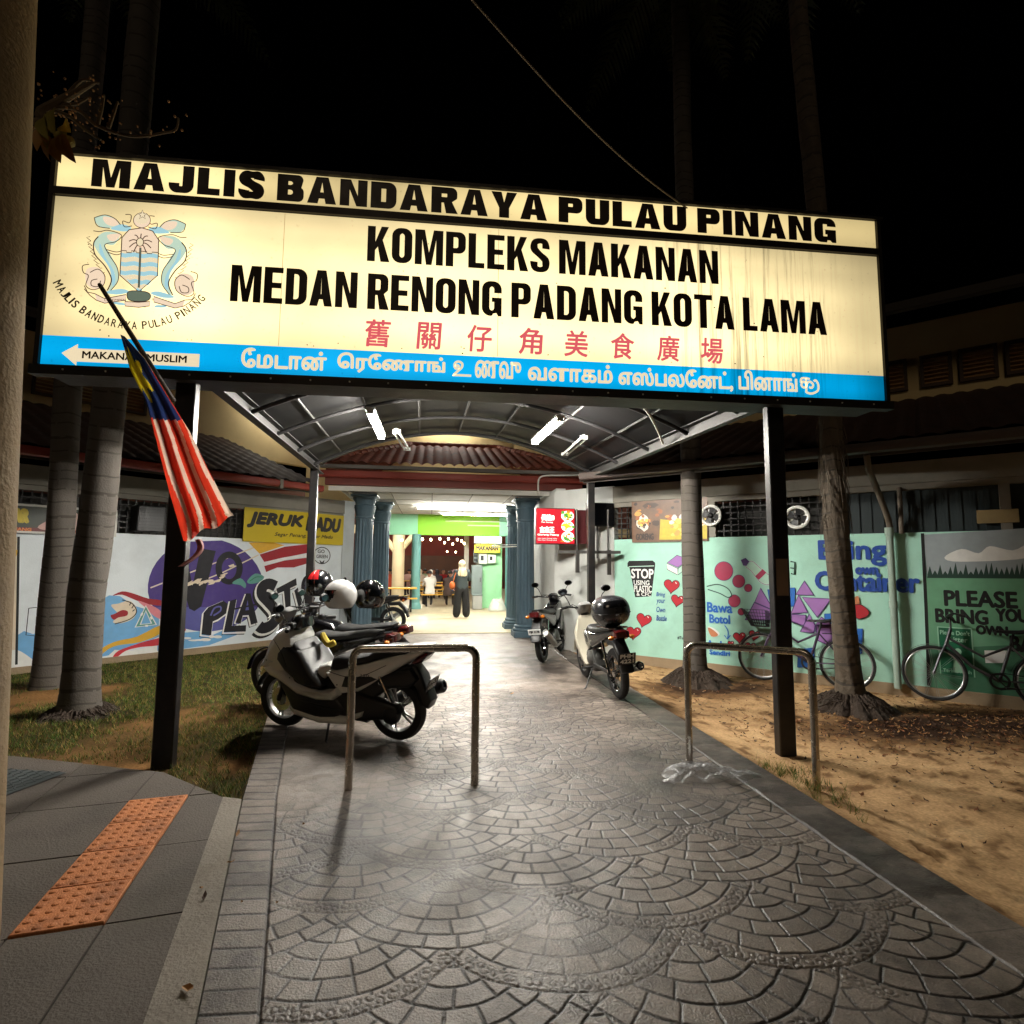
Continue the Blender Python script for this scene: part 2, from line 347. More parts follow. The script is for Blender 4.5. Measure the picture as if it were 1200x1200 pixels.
# ---- stamped concrete path: fans of stones with pebble bands between
def lerp(a, b, t): return a + (b - a) * t
def path_left(Y):
    return np.interp(Y, [1.0, 2.3, 3.96, 5.66, 8., 10., 13.], [-.47, -.77, -1.16, -1.5, -1.95, -1.95, -1.8])
def path_field(X, Y):
    R, SX, DY = .585, .93, .295
    X = X + .016 * (vnoise(X, Y, 5., 61) - .5) + .008 * (vnoise(X, Y, 13., 62) - .5); Y = Y + .016 * (vnoise(X, Y, 5., 63) - .5) + .008 * (vnoise(X, Y, 13., 64) - .5)
    d = np.full(X.shape, 9.); tint = np.full(X.shape, .5); peb = np.zeros(X.shape); done = np.zeros(X.shape, bool)
    k_hi = int(np.ceil((Y.max() + R) / DY)); k_lo = int(np.floor((Y.min() - R) / DY))
    for k in range(k_hi, k_lo - 1, -1):
        cy = k * DY; ox = (k % 2) * SX / 2 + .12; sel = (~done) & (np.abs(Y - cy) < R + .06)
        if not sel.any(): continue
        i0 = np.round((X - ox) / SX)
        for di in (0, -1, 1):
            ci = i0 + di; cx = ci * SX + ox; dx = X - cx; dy = Y - cy; r = np.hypot(dx, dy)
            edge = r - R; near = sel & (edge > 0); d = np.where(near, np.minimum(d, edge), d)
            hit = sel & (~done) & (r < R)
            if not hit.any(): continue
            th = np.arctan2(dx, -dy); rw = .100; i = np.floor(r / rw); inn = r - i * rw
            pb = (r > R - .062) & (vnoise(X, Y, 2.4, 66) + .25 * np.sin(ci * 7.1 + k * 3.7) > .46); hs = np.abs(np.sin(ci * 12.9898 + k * 78.233 + i * 37.719) * 43758.5453) % 1
            cnt = np.maximum(3, np.round(2 * np.pi * (i + .5) * rw / .128)); ph = (th / (2 * np.pi) + hs) * cnt; fr = ph - np.floor(ph)
            dj = np.minimum(np.minimum(inn, rw - inn), np.minimum(fr, 1 - fr) / cnt * 2 * np.pi * np.maximum(r, .03))
            dj = np.where(pb, .05, dj); dj = np.minimum(dj, R - r); dj = np.where(pb, dj, np.minimum(dj, np.where(pb, np.abs(R - .062 - r), 9.)))
            st = np.abs(np.sin(np.floor(ph) * 91.17 + i * 13.3 + ci * 7.7 + k * 5.1) * 9531.7) % 1
            d = np.where(hit, np.minimum(d, dj), d); tint = np.where(hit, np.where(pb, .46, .44 + .14 * st), tint); peb = np.where(hit, pb, peb); done |= hit
    return d, tint, peb
def pebbles(X, Y, c=.040):
    gx = np.floor(X / c); gy = np.floor(Y / c); best = np.full(X.shape, 9.); rad_ = np.full(X.shape, .02)
    for a in (-1, 0, 1):
        for b in (-1, 0, 1):
            ix, iy = gx + a, gy + b; h1 = np.abs(np.sin(ix * 127.1 + iy * 311.7) * 43758.54) % 1; h2 = np.abs(np.sin(ix * 269.5 + iy * 183.3) * 43758.54) % 1
            px_, py_ = (ix + .2 + .6 * h1) * c, (iy + .2 + .6 * h2) * c; dd = np.hypot((X - px_) * (1 + .3 * (h1 - .5)), (Y - py_) * (1 + .4 * (h2 - .5)))
            up = dd < best; best = np.where(up, dd, best); rad_ = np.where(up, .011 + .010 * h2, rad_)
    return best, rad_
Yr = [1.05]
while Yr[-1] < 12.62: Yr.append(Yr[-1] + max(.0038, .0021 * Yr[-1]))
Yr = np.array(Yr); U = np.linspace(0, 1, 860)
YY = np.repeat(Yr[:, None], len(U), 1); XL = path_left(YY); XX = XL + (2.5 - XL) * U[None]
d, tint, peb = path_field(XX, YY)
gl = path_left(YY) + .185 + .004 * YY; g_r = 2.21
lb = XX < gl; rb = XX > g_r
# border bricks on the left, plain slate stamp on the right
bj = np.abs(((YY + .06 * (XX - gl)) / .112) % 1 - .5) * .112
d = np.where(lb, .056 - bj, d); tint = np.where(lb, .40 + .12 * (np.abs(np.sin(np.floor(YY / .112) * 57.3) * 917.) % 1), tint)
d = np.where(rb, .05, d); tint = np.where(rb, .33, tint); peb = np.where(lb | rb, 0, peb)
sl = fbm(XX * 1.3, YY * 2.2, 3.1, 40, 5)
wear = np.clip((fbm(XX, YY, 1.3, 3) - .26) * 4.2, .28, 1); far = np.clip((8.2 - YY) / 2.6, .12, 1)
left_slate = np.clip((1.15 - (XX - gl)) / .5, 0, 1) * np.clip((YY - 3.0) / .9, 0, 1)
wear = wear * (1 - .85 * left_slate * (1 - lb)); 
depth = .0048 * wear * far
h = -depth * (1 - np.clip(d / .0065, 0, 1) ** 1.6) * np.where(lb, .9, 1)
pd, pr = pebbles(XX, YY); dome = np.clip(1 - np.abs(pd - pr) / .007, 0, 1)
h = h + np.where(peb > 0, -.0036 * dome * wear * far + .0015 * np.clip(1 - pd / pr, 0, 1), 0)
gd = np.minimum(np.abs(XX - gl), np.abs(XX - g_r)); h = h - .011 * np.clip(1 - gd / .009, 0, 1)
h = h + .010 * (fbm(XX, YY, 1.1, 11) - .5) + .0016 * (fbm(XX, YY, 30., 23) - .5) + .0030 * (fbm(XX, YY, 9., 21) - .5) + np.where(rb | (left_slate > .3), .016 * (np.abs(sl - .5)), 0)
groove = np.where((peb > 0), .42 * dome, np.clip(1.25 - d / .0075, 0, 1)) * np.clip(wear * 1.3, 0, 1) * far
tint = tint * (.62 + .75 * fbm(XX, YY, 1.7, 31)) - .46 * np.clip(groove, 0, 1) - .25 * np.clip(1 - gd / .012, 0, 1)
tint = np.where(YY > 9.3, lerp(tint, .62, np.clip((YY - 9.3) / .8, 0, 1)), tint)
stn = np.clip((fbm(XX, YY, 2.6, 88, 5) - .50) * 7, 0, 1) * np.clip((fbm(XX, YY, .6, 89) - .35) * 4, 0, 1)
tint = tint - .16 * stn + .20 * (fbm(XX, YY, 26., 90, 3) - .5) + .10 * (fbm(XX, YY, 7., 92, 3) - .5)
xj = np.minimum(np.abs((YY / .62) % 1 - .5) * .62, 9); tint = np.where(rb & (xj < .006), tint - .12, tint); tint = np.where(rb, tint + .35 * (sl - .5), tint)
rg_ = np.random.default_rng(5)
for k in range(110):   # chewing gum, oil drips, scuffs
    gx_, gy_, r_ = rg_.uniform(-.8, 2.3), 1.3 + 5.5 * rg_.random() ** 1.3, rg_.uniform(.006, .022) if k < 90 else rg_.uniform(.04, .10)
    m_ = (np.abs(XX - gx_) < r_ * 1.6) & (np.abs(YY - gy_) < r_ * 1.6); q_ = np.hypot(XX[m_] - gx_, (YY[m_] - gy_) * rg_.uniform(.8, 1.3)) / r_ * (1 + .5 * (vnoise(XX[m_], YY[m_], 40., k) - .5)); tint[m_] -= (.16 if k % 3 else -.10) * np.clip((1 - q_) * 4, 0, 1) * (1 if k < 90 else .7)
tint = np.clip(tint - .12 * np.clip((fbm(XX, YY, .7, 77) - .52) * 6, 0, 1), .02, 1)
pm = attr_mat('stamped_concrete', [(0, S(24, 19, 17)), (.25, S(66, 58, 53)), (.5, S(120, 109, 100)), (1, S(184, 171, 158))], .5, nsc=110, bump=.9, var=.26, spec=.55, rvar=(.36, .58))
struct(sheet('path', XX, YY, h, pm, {'tint': tint}))
# path edge so that it is a slab, not a film
o = MB()
for (x0, y0, x1, y1) in [(2.5, 1.05, 2.5, 12.6)]: o.add([(x0, y0, .002), (x1, y1, .002), (x1 + .012, y1, -.13), (x0 + .012, y0, -.13)], [(0, 1, 2, 3)])
for a, b in zip([1.05, 2.3, 3.96, 5.66, 8., 10.], [2.3, 3.96, 5.66, 8., 10., 12.6]):
    xa, xb = float(path_left(np.array(a))), float(path_left(np.array(b))); o.add([(xa, a, .002), (xb, b, .002), (xb - .012, b, -.13), (xa - .012, a, -.13)], [(0, 1, 2, 3)])
struct(o.build('path_kerb', mat('path_side', S(85, 76, 68), .8, bump=.5), smooth=False))
# ---- hall and porch floor
fl = mat('terrazzo_floor', S(206, 196, 164), .35, var=.10, sc_=3, stain=.5, stcol=S(120, 108, 84), stsc=1.2, spec=.4)
o = MB(); o.add([(-14, 12.62, .012), (16, 12.62, .012), (16, 46, .012), (-14, 46, .012)], [(0, 1, 2, 3)]); o.add([(-1.8, 12.62, -.1), (2.6, 12.62, -.1), (2.6, 12.62, .012), (-1.8, 12.62, .012)], [(0, 1, 2, 3)])
struct(o.build('hall_floor', fl, smooth=False))
# ---- sandy ground on the right
nx, ny = 300, 340; gx = np.linspace(2.5, 13, nx) ; gy = np.linspace(.2, 10.4, ny); X, Y = np.meshgrid(gx, gy)
edge = np.clip((X - 2.5) / .5, 0, 1)
Z = -.018 - .075 * edge + .07 * (fbm(X, Y, .55, 5) - .5) * edge + .022 * (fbm(X, Y, 4., 6) - .5) + .010 * (fbm(X, Y, 14., 8) - .5)
rg2 = np.random.default_rng(9)
for k in range(70):
    fx, fy, fa = rg2.uniform(2.7, 6), rg2.uniform(1.6, 8), rg2.uniform(0, 6.3); m_ = np.hypot(X - fx, Y - fy) < .3; ux = (X[m_] - fx) * np.cos(fa) + (Y[m_] - fy) * np.sin(fa); uy = -(X[m_] - fx) * np.sin(fa) + (Y[m_] - fy) * np.cos(fa); e_ = np.hypot(ux / .15, uy / .055); Z[m_] += np.where(e_ < 1, -.018 * (1 - e_ ** 2), .012 * np.exp(-((e_ - 1.15) / .2) ** 2))
t = .62 + .5 * (fbm(X, Y, .8, 15) - .5) + .35 * (fbm(X, Y, 6., 16) - .5)
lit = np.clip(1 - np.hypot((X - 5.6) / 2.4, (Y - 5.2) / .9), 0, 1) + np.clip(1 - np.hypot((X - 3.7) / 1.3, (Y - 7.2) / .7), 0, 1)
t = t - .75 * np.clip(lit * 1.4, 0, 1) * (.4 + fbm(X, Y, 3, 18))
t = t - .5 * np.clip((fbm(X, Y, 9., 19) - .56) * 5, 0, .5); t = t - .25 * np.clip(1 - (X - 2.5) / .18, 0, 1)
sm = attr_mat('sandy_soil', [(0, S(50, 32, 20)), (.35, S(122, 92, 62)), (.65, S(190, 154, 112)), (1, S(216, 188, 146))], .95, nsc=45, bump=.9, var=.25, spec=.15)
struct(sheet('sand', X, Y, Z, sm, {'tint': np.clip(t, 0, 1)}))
o = MB()
for k in range(420):
    x_, y_ = random.uniform(2.6, 7), 1.2 + 6.5 * random.random() ** 1.2
    if x_ + y_ > 12: continue
    r_ = random.uniform(.004, .016); o.ball((x_, y_, -.085 + .07 * (float(fbm(np.array(x_), np.array(y_), .55, 5)) - .5)), (r_, r_ * random.uniform(.6, 1), r_ * .6), 6)
struct(o.build('pebbles', mat('pebble_tan', S(150, 128, 104), .85, var=.4)), 'stuff')
# ---- lawn soil on the left
nx, ny = 260, 300; gx = np.linspace(-12, -.9, nx); gy = np.linspace(3.2, 14.2, ny); X, Y = np.meshgrid(gx, gy); XR = path_left(Y) + .005; X = np.minimum(X, XR)
def lawn_dirt(X, Y): return np.clip((fbm(np.asarray(X), np.asarray(Y), .9, 50) - .5) * 4 + 1.5 * np.clip(1 - np.hypot((X + 1.45) / .42, (Y - 4.75) / .75), 0, 1) + .5 * np.clip(1 - np.hypot((X + 2.2) / 1., (Y - 6.2) / .8), 0, 1), 0, 1)
DM = lawn_dirt(X, Y); Z = -.05 + .05 * (fbm(X, Y, .8, 51) - .5) + .02 * (fbm(X, Y, 6, 52) - .5)
lm = attr_mat('lawn_soil', [(0, S(52, 46, 22)), (.5, S(84, 64, 36)), (1, S(134, 98, 60))], .95, nsc=50, bump=.9, var=.3, spec=.1)
struct(sheet('lawn_soil', X, Y, Z, lm, {'tint': DM}))
# grass blades
def clump(o, x, y, z, hh, n, lean=.5):
    for _ in range(n):
        a = random.uniform(0, 6.283); l = hh * random.uniform(.5, 1.2); bx, by = x + random.uniform(-.02, .02), y + random.uniform(-.02, .02); b = a + 1.57; wv = random.uniform(.0016, .003)
        dx, dy = math.cos(a) * l * lean * random.uniform(.3, 1.3), math.sin(a) * l * lean * random.uniform(.3, 1.3)
        o.m(random.randrange(3)); o.add([(bx - math.cos(b) * wv, by - math.sin(b) * wv, z), (bx + math.cos(b) * wv, by + math.sin(b) * wv, z), (bx + dx, by + dy, z + l)], [(0, 1, 2)])
GM = [mat('grass_green', S(66, 98, 34), .7, var=.3, spec=.2), mat('grass_olive', S(92, 108, 42), .7, var=.3, spec=.2), mat('grass_straw', S(152, 128, 76), .8, var=.3, spec=.2)]
o = MB(); cnt = 0
while cnt < 11000:
    y = 3.3 + (random.random() ** 1.4) * 9.2; x = random.uniform(-8.5, -1.05)
    if x > float(path_left(np.array(y))) - .03 or y > x + 14.3: continue
    if y < 5.04 - (x + 3.29) * .383 - .0 and x < -1.88 or (y < 4.5 - (x + 1.88) * .85 and x >= -1.88): continue
    if random.random() < float(lawn_dirt(x, y)) * 1.05: continue
    clump(o, x, y, -.05 + .05 * (float(fbm(np.array(x), np.array(y), .8, 51)) - .5) - .004, .035 + .02 * random.random(), 5, .9); cnt += 1
struct(o.build('grass', GM, smooth=False), 'stuff')
o = MB()
for (u, v, n) in ((918, 905, 60), (950, 922, 40), (968, 935, 26), (900, 898, 26), (985, 948, 10)):
    c = G(u, v, -.03)
    for _ in range(n): clump(o, c.x + random.gauss(0, .10), c.y + random.gauss(0, .07), -.05, .07, 5, 1.)
struct(o.build('grass_tuft', GM, smooth=False), 'stuff')
# leaf litter under the right hand trees
LM = [mat('leaf_brown', S(120, 74, 40), .7, var=.3), mat('leaf_tan', S(158, 116, 70), .7, var=.3), mat('leaf_dark', S(66, 44, 30), .8, var=.3)]
def leaf(o, x, y, z, L, a, curl=.4):
    R = Matrix.Rotation(a, 3, 'Z') @ Matrix.Rotation(random.uniform(-.4, .4), 3, 'X'); pts = [(-L / 2, 0, 0), (-L * .15, L * .2, curl * L * .25), (L * .25, L * .16, curl * L * .3), (L / 2, 0, .02), (L * .25, -L * .16, curl * L * .22), (-L * .15, -L * .2, curl * L * .3), (0, 0, .0)]
    o.add([Vector((x, y, z)) + R @ Vector(p) for p in pts], [(0, 6, 1), (1, 6, 2), (2, 6, 3), (3, 6, 4), (4, 6, 5), (5, 6, 0)])
o = MB()
for _ in range(2600):
    if random.random() < .7: x = random.gauss(5.4, 1.3); y = random.gauss(5.2, .55)
    else: x = random.uniform(2.6, 8); y = random.uniform(2.2, 9.)
    if x < 2.56 or x + y > 12.3: continue
    o.m(random.choice((0, 1, 2, 2))); leaf(o, x, y, -.085 + .07 * (float(fbm(np.array(x), np.array(y), .55, 5)) - .5) + .004, random.uniform(.02, .06), random.uniform(0, 6.3))
struct(o.build('leaf_litter', LM, smooth=False), 'stuff')
# ---- pavement at the left with kerb strip, tactile tiles, cover plate
def slab_mat():
    m = mat('pavement_slab', S(92, 84, 77), .75, var=.18, sc_=3, bump=.35, bsc=90, stain=.6, stcol=S(62, 55, 48), stsc=2.2); return m
def gpoly(name, pts, z, m, thick=.1, bev=0):
    o = MB(); p2 = [(p[0], p[1]) for p in pts]; o.poly([p2], lambda a, b: (a, b, z)); n = len(p2)
    for i in range(n):
        a, b = p2[i], p2[(i + 1) % n]; o.add([(*a, z), (*b, z), (*b, z - thick), (*a, z - thick)], [(0, 1, 2, 3)])
    return struct(o.build(name, m, smooth=False))
pav = [(-8, 6.85), (-3.29, 5.04), (-1.90, 4.52), (-1.29, 3.98), (-.70, 1.2), (-8, 1.2)]
ax = Vector((-.154, .988)); ay = Vector((-.988, -.154)); t0 = Vector((-1.64, 2.64))   # slab axes follow the tactile strip
base = gpoly('pavement', pav, -.004, mat('pavement_joint', S(52, 47, 42), .9), .12)
def clip_poly(poly, other):
    """convex clip of poly by convex other (ccw)"""
    out = poly
    for i in range(len(other)):
        a, b = Vector(other[i]), Vector(other[(i + 1) % len(other)]); e = b - a; src = out; out = []
        sd = lambda p: e.x * (p[1] - a.y) - e.y * (p[0] - a.x)
        for j in range(len(src)):
            p, q = src[j], src[(j + 1) % len(src)]; sp, sq = sd(p), sd(q)
            if sp >= 0: out.append(p)
            if (sp >= 0) != (sq >= 0): t = sp / (sp - sq); out.append((p[0] + (q[0] - p[0]) * t, p[1] + (q[1] - p[1]) * t))
        if not out: return []
    return out
pav_ccw = pav[::-1]
A_ = sum(pav_ccw[i][0] * pav_ccw[(i + 1) % 6][1] - pav_ccw[(i + 1) % 6][0] * pav_ccw[i][1] for i in range(6))
if A_ < 0: pav_ccw = pav
o = MB(); us = [-1.6, -.74, -.0, .68, 1.36, 1.95, 2.6, 3.2]; vs_ = [-1.2, -.60, -.335, 0.0, .5, 1.1, 1.7, 2.3, 2.9, 3.5, 4.1, 4.7, 5.3]
vs_ = [-1.4, -.93, -.335, 0.0, .56, 1.16, 1.76, 2.36, 2.96, 3.56, 4.16, 4.76, 5.36, 5.96]
for i in range(len(us) - 1):
    for j in range(len(vs_) - 1):
        if j == 2 and 0 <= us[i] < 1.36 - .01: continue
        g = .005; q = [t0 + ax * a + ay * b for a, b in ((us[i] + g, vs_[j] + g), (us[i + 1] - g, vs_[j] + g), (us[i + 1] - g, vs_[j + 1] - g), (us[i] + g, vs_[j + 1] - g))]
        q = [tuple(p) for p in q]
        A = sum(q[k][0] * q[(k + 1) % 4][1] - q[(k + 1) % 4][0] * q[k][1] for k in range(4)); q = q if A > 0 else q[::-1]
        c = clip_poly(q, pav_ccw)
        if len(c) > 2:
            zz = .004 + random.uniform(-.0015, .0015); o.poly([c], lambda a, b: (a, b, zz))
            for k in range(len(c)): a, b = c[k], c[(k + 1) % len(c)]; o.add([(*a, zz), (*b, zz), (*b, -.003), (*a, -.003)], [(0, 1, 2, 3)])
struct(o.build('pavement_slabs', slab_mat(), smooth=False))
ks = [(-1.29, 3.98), (-1.155, 3.90), (-.765, 2.3), (-.50, 1.2), (-.70, 1.2)]
ks = [(-1.288, 3.975), (-1.158, 3.92), (-.77, 2.28), (-.52, 1.2), (-.698, 1.2)]
gpoly('kerb', ks, .010, mat('kerb_concrete', S(140, 132, 122), .85, var=.2, sc_=5, bump=.5, bsc=60, stain=.5, stcol=S(96, 86, 76), stsc=4), .12)
tm = mat('tactile_clay', S(198, 124, 74), .7, var=.14, sc_=12, bump=.3, bsc=120, stain=.75, stcol=S(96, 54, 36), stsc=5)
TL = ['tactile tile at the far end of the orange strip', 'second orange tactile tile from the far end of the strip', 'third orange tactile tile from the far end with a dark smudge', 'orange tactile tile at the near end of the strip']
for k in range(4):
    o = MB(); L = .3415; c = t0 + ax * (1.366 - L * (k + .5)) + ay * (-.167)
    Rm = Matrix(((ax.x, ay.x, 0), (ax.y, ay.y, 0), (0, 0, 1)))
    o.box((0, 0, 0), (L - .004, .330, .02), bev=.004)
    for i in range(6):
        for j in range(6):
            x = (i - 2.5) * .056 + random.uniform(-.001, .001); y = (j - 2.5) * .0545
            o.lathe([(.017, .0100), (.0155, .0125), (.011, .0145), (.0, .0150)], (x, y, 0), 10)
    ob = o.build('tactile_tile', tm); ob.location = (c.x, c.y, .002 + .001 * k); ob.rotation_euler = (0, 0, math.atan2(ax.y, ax.x) + random.uniform(-.006, .006)); tag(ob, TL[k], 'paving tile', 'orange tactile tiles in the pavement')
cp = mat('steel_cover', S(120, 128, 130), .45, .8, var=.2, bump=.1); o = MB()
cpts = [G(-160, 893), G(78, 907), G(-20, 944), G(-160, 930)]
o.poly([[(p.x, p.y) for p in cpts]], lambda a, b: (a, b, .012))
for i in range(26):
    for j in range(16):
        a = i / 26; b = j / 16; p = cpts[0].lerp(cpts[1], a).lerp(cpts[3].lerp(cpts[2], a), b + .02); sgn = 1 if (i + j) % 2 else -1
        o.box((p.x, p.y, .0135), (.035, .008, .004), rot=sgn * .8)
tag(o.build('cover_plate', cp, smooth=False), 'grey steel chequer cover plate let into the left pavement', 'cover plate')
# ================================================================ BIG SIGN
SL = Vector((-3.03, 4.64, 0)); SR_ = Vector((4.07, 4.41, 0)); SW = (SR_ - SL).length; sang = math.atan2(-.23, 7.10)
sx_ = (SR_ - SL) / SW; sn_ = Vector((sx_.y, -sx_.x, 0))
def SP(u, v):
    """photo position -> place on the sign face (along, up)"""
    d = ray(u, v); t = (SL - CC).dot(sn_) / d.dot(sn_); p = CC + d * t - SL; return (p.dot(sx_), p.z)
sign = thing('sign_board', 'huge backlit cream sign board on two dark posts reading MAJLIS BANDARAYA PULAU PINANG', 'sign board', SL, sang)
def panel_mat(name, col, s0, bands, streak=False):
    m = bpy.data.materials.new(name); m.use_nodes = True; nt = m.node_tree; b = nt.nodes['Principled BSDF']; L = nt.links
    tc = nd(nt, 'ShaderNodeTexCoord'); sp = nd(nt, 'ShaderNodeSeparateXYZ'); L.new(tc.outputs['Object'], sp.inputs[0])
    def ramp(src, lo, hi, stops):
        mr = nd(nt, 'ShaderNodeMapRange'); mr.inputs[1].default_value = lo; mr.inputs[2].default_value = hi; L.new(sp.outputs[src], mr.inputs[0])
        cr = nd(nt, 'ShaderNodeValToRGB'); cr.color_ramp.interpolation = 'EASE'
        while len(cr.color_ramp.elements) < len(stops): cr.color_ramp.elements.new(.5)
        for e, (p, c) in zip(cr.color_ramp.elements, stops): e.position = p; e.color = (c, c, c, 1)
        L.new(mr.outputs[0], cr.inputs[0]); return cr.outputs[0]
    def mul(a, b_):
        k = nd(nt, 'ShaderNodeMath', operation='MULTIPLY'); L.new(a, k.inputs[0])
        if isinstance(b_, float): k.inputs[1].default_value = b_
        else: L.new(b_, k.inputs[1])
        return k.outputs[0]
    st = mul(ramp('X', 0, 7.1, bands[0]), ramp('Z', bands[2], bands[3], bands[1]))
    nz = nd(nt, 'ShaderNodeTexNoise'); nz.inputs['Scale'].default_value = 1.1; nz.inputs['Detail'].default_value = 3; L.new(tc.outputs['Object'], nz.inputs['Vector'])
    mr = nd(nt, 'ShaderNodeMapRange'); mr.inputs[1].default_value = .3; mr.inputs[2].default_value = .7; mr.inputs[3].default_value = .86; mr.inputs[4].default_value = 1.12; L.new(nz.outputs['Fac'], mr.inputs[0]); st = mul(st, mr.outputs[0])
    n2 = nd(nt, 'ShaderNodeTexNoise'); n2.inputs['Scale'].default_value = 30; n2.inputs['Detail'].default_value = 5; L.new(tc.outputs['Object'], n2.inputs['Vector'])
    m4 = nd(nt, 'ShaderNodeMapRange'); m4.inputs[1].default_value = .62; m4.inputs[2].default_value = .75; m4.inputs[3].default_value = 1; m4.inputs[4].default_value = .75; L.new(n2.outputs['Fac'], m4.inputs[0]); st = mul(st, m4.outputs[0])
    if streak:
        mp = nd(nt, 'ShaderNodeMapping'); mp.inputs['Scale'].default_value = (16, 1, .5); L.new(tc.outputs['Object'], mp.inputs[0])
        n3 = nd(nt, 'ShaderNodeTexNoise'); n3.inputs['Scale'].default_value = 1; n3.inputs['Detail'].default_value = 6; n3.inputs['Roughness'].default_value = .7; L.new(mp.outputs[0], n3.inputs['Vector'])
        m5 = nd(nt, 'ShaderNodeMapRange'); m5.inputs[1].default_value = .50; m5.inputs[2].default_value = .68; m5.inputs[3].default_value = 0; m5.inputs[4].default_value = .80; L.new(n3.outputs['Fac'], m5.inputs[0])
        k = mul(m5.outputs[0], ramp('X', 0, 7.1, [(.66, 0), (.77, 1), (.90, .9), (.95, .1)])); iv = nd(nt, 'ShaderNodeMath', operation='SUBTRACT'); iv.inputs[0].default_value = 1; L.new(k, iv.inputs[1]); st = mul(st, iv.outputs[0])
    b.inputs['Base Color'].default_value = (*[c * .3 for c in col], 1); b.inputs['Roughness'].default_value = .35
    b.inputs['Emission Color'].default_value = (*col, 1); L.new(mul(st, s0), b.inputs['Emission Strength']); return m
cream = (1.0, .80, .41)
PM_main = panel_mat('sign_cream_panel', cream, 1.62, ([(0, .48), (.05, .66), (.14, 1.04), (.29, .84), (.46, 1.14), (.60, .92), (.74, 1.08), (.88, .74), (1, .46)], [(0, .84), (.20, 1.14), (.42, .98), (.62, 1.06), (.84, .80), (1, .58)], 3.24, 4.39), True)
PM_head = panel_mat('sign_header_panel', (1.0, .78, .36), 1.3, ([(0, .90), (.16, 1.0), (.26, .62), (.34, .46), (.45, .70), (.6, .95), (.8, .80), (1, .56)], [(0, .86), (.5, 1.0), (1, .84)], 4.45, 4.75))
PM_blue = panel_mat('sign_blue_band', (.0, .41, .84), 1.0, ([(0, .92), (.3, 1.05), (.7, 1.0), (.94, .86), (1, .35)], [(0, .82), (.5, 1.08), (1, 1.0)], 2.99, 3.24), True)
black = mat('sign_letter_film', S(52, 34, 20), .5, var=.2, sc_=9); frm = mat('sign_frame_metal', S(48, 44, 40), .5, .6, var=.3, bump=.1)
def sq(mb, x0, x1, z0, z1, y): mb.add([(x0, y, z0), (x1, y, z0), (x1, y, z1), (x0, y, z1)], [(0, 1, 2, 3)])
o = MB(); sq(o, .03, SW - .03, 4.452, 4.735, 0); o.build('header_panel', PM_head, sign, smooth=False)
o = MB(); sq(o, .03, SW - .03, 3.245, 4.385, 0); o.build('main_panel', PM_main, sign, smooth=False)
o = MB(); sq(o, .03, SW - .03, 3.005, 3.245, 0); o.build('blue_band', PM_blue, sign, smooth=False)
o = MB()
o.box((SW / 2, .20, 3.87), (SW + .02, .36, 1.74)); o.box((SW / 2, -.006, 4.419), (SW - .03, .05, .062)); o.box((SW / 2, -.003, 4.748), (SW + .06, .06, .03)); o.box((SW / 2, .006, 2.965), (SW + .05, .09, .075))
o.box((.012, -.002, 3.87), (.035, .05, 1.72)); o.box((SW - .012, -.002, 3.87), (.035, .05, 1.72)); o.box((SW / 2, .22, 2.992), (SW + .04, .42, .02))
o.build('frame', frm, sign, smooth=False)
for k in range(23):
    o = MB(); o.ball((.22 + k * .305, -.042, 2.965), (.008, .006, .008), 8); o.build('screw', mat('screw_steel', S(210, 208, 200), .4, .3), sign)
pmt = mat('black_painted_steel', S(30, 29, 30), .38, .2, var=.25, sc_=10, bump=.12, bsc=30, stain=.4, stcol=S(70, 60, 52), stsc=6)
for (u0, v0) in ((188, 905), (921, 890)):
    x = SP(u0 if u0 < 500 else 908, 905 if u0 < 500 else 480)[0]
    x = (1.045 if u0 < 500 else SP(908, 482)[0] + .075)
    o = MB(); o.box((x, .15, 1.43), (.152, .095, 3.07), bev=.01); 
    if u0 > 500: o.m(1); o.box((x - .002, .1005, 1.42), (.11, .006, .32)); o.m(0); o.box((x, .095, 2.55), (.04, .02, .02))
    o.build('post', [pmt, mat('bare_patch', S(120, 100, 84), .8)], sign)
    PX = x
# lettering
f_ = lambda d: (lambda a, b: (a, -d, b))
def row(mb, zz_, txt, lt, lb, rt, rb, cell, s, t, gap, sp, wide, d=.004):
    a, b, c, e = SP(*lt), SP(*lb), SP(*rt), SP(*rb); z0, z1 = zz_
    block_text(mb, txt, f_(d), b[0], z0, z1 - z0, e[0] - b[0], cell, s, t, gap, sp, wide); mb.build('lettering', black, sign, smooth=False)
row(MB(), (4.487, 4.722), 'MAJLIS BANDARAYA PULAU PINANG', (108, 182), (107, 216), (981, 258), (980, 288), .98, .40, .25, .13, .34, {'M': 1.35, 'A': 1.1, 'Y': 1.05, 'N': 1.05, 'L': .82, 'J': .9, 'S': .95, 'R': 1.03})
row(MB(), (4.015, 4.325), 'KOMPLEKS MAKANAN', (432, 264), (430, 305.5), (843, 296), (842, 334), .56, .215, .155, .075, .20, {'M': 1.4, 'A': 1.08, 'L': .82, 'E': .88, 'K': 1.06, 'S': 1.0, 'N': 1.05})
row(MB(), (3.60, 3.908), 'MEDAN RENONG PADANG KOTA LAMA', (272, 308), (269.5, 352), (968, 357), (969, 394), .56, .215, .155, .075, .20, {'M': 1.4, 'A': 1.08, 'L': .80, 'E': .88, 'K': 1.06, 'T': 1.0, 'N': 1.05})
o = MB()
for ch, u, v in zip('舊關仔角美食廣場', (443, 503, 562, 622, 675, 729.5, 783, 834), (391, 394, 397, 400, 403, 406, 410, 411)):
    a = SP(u, v); put_text(o, ch, f_, a[0] - .1, 3.285, .2, .225, bold=.0045, shear=.06)
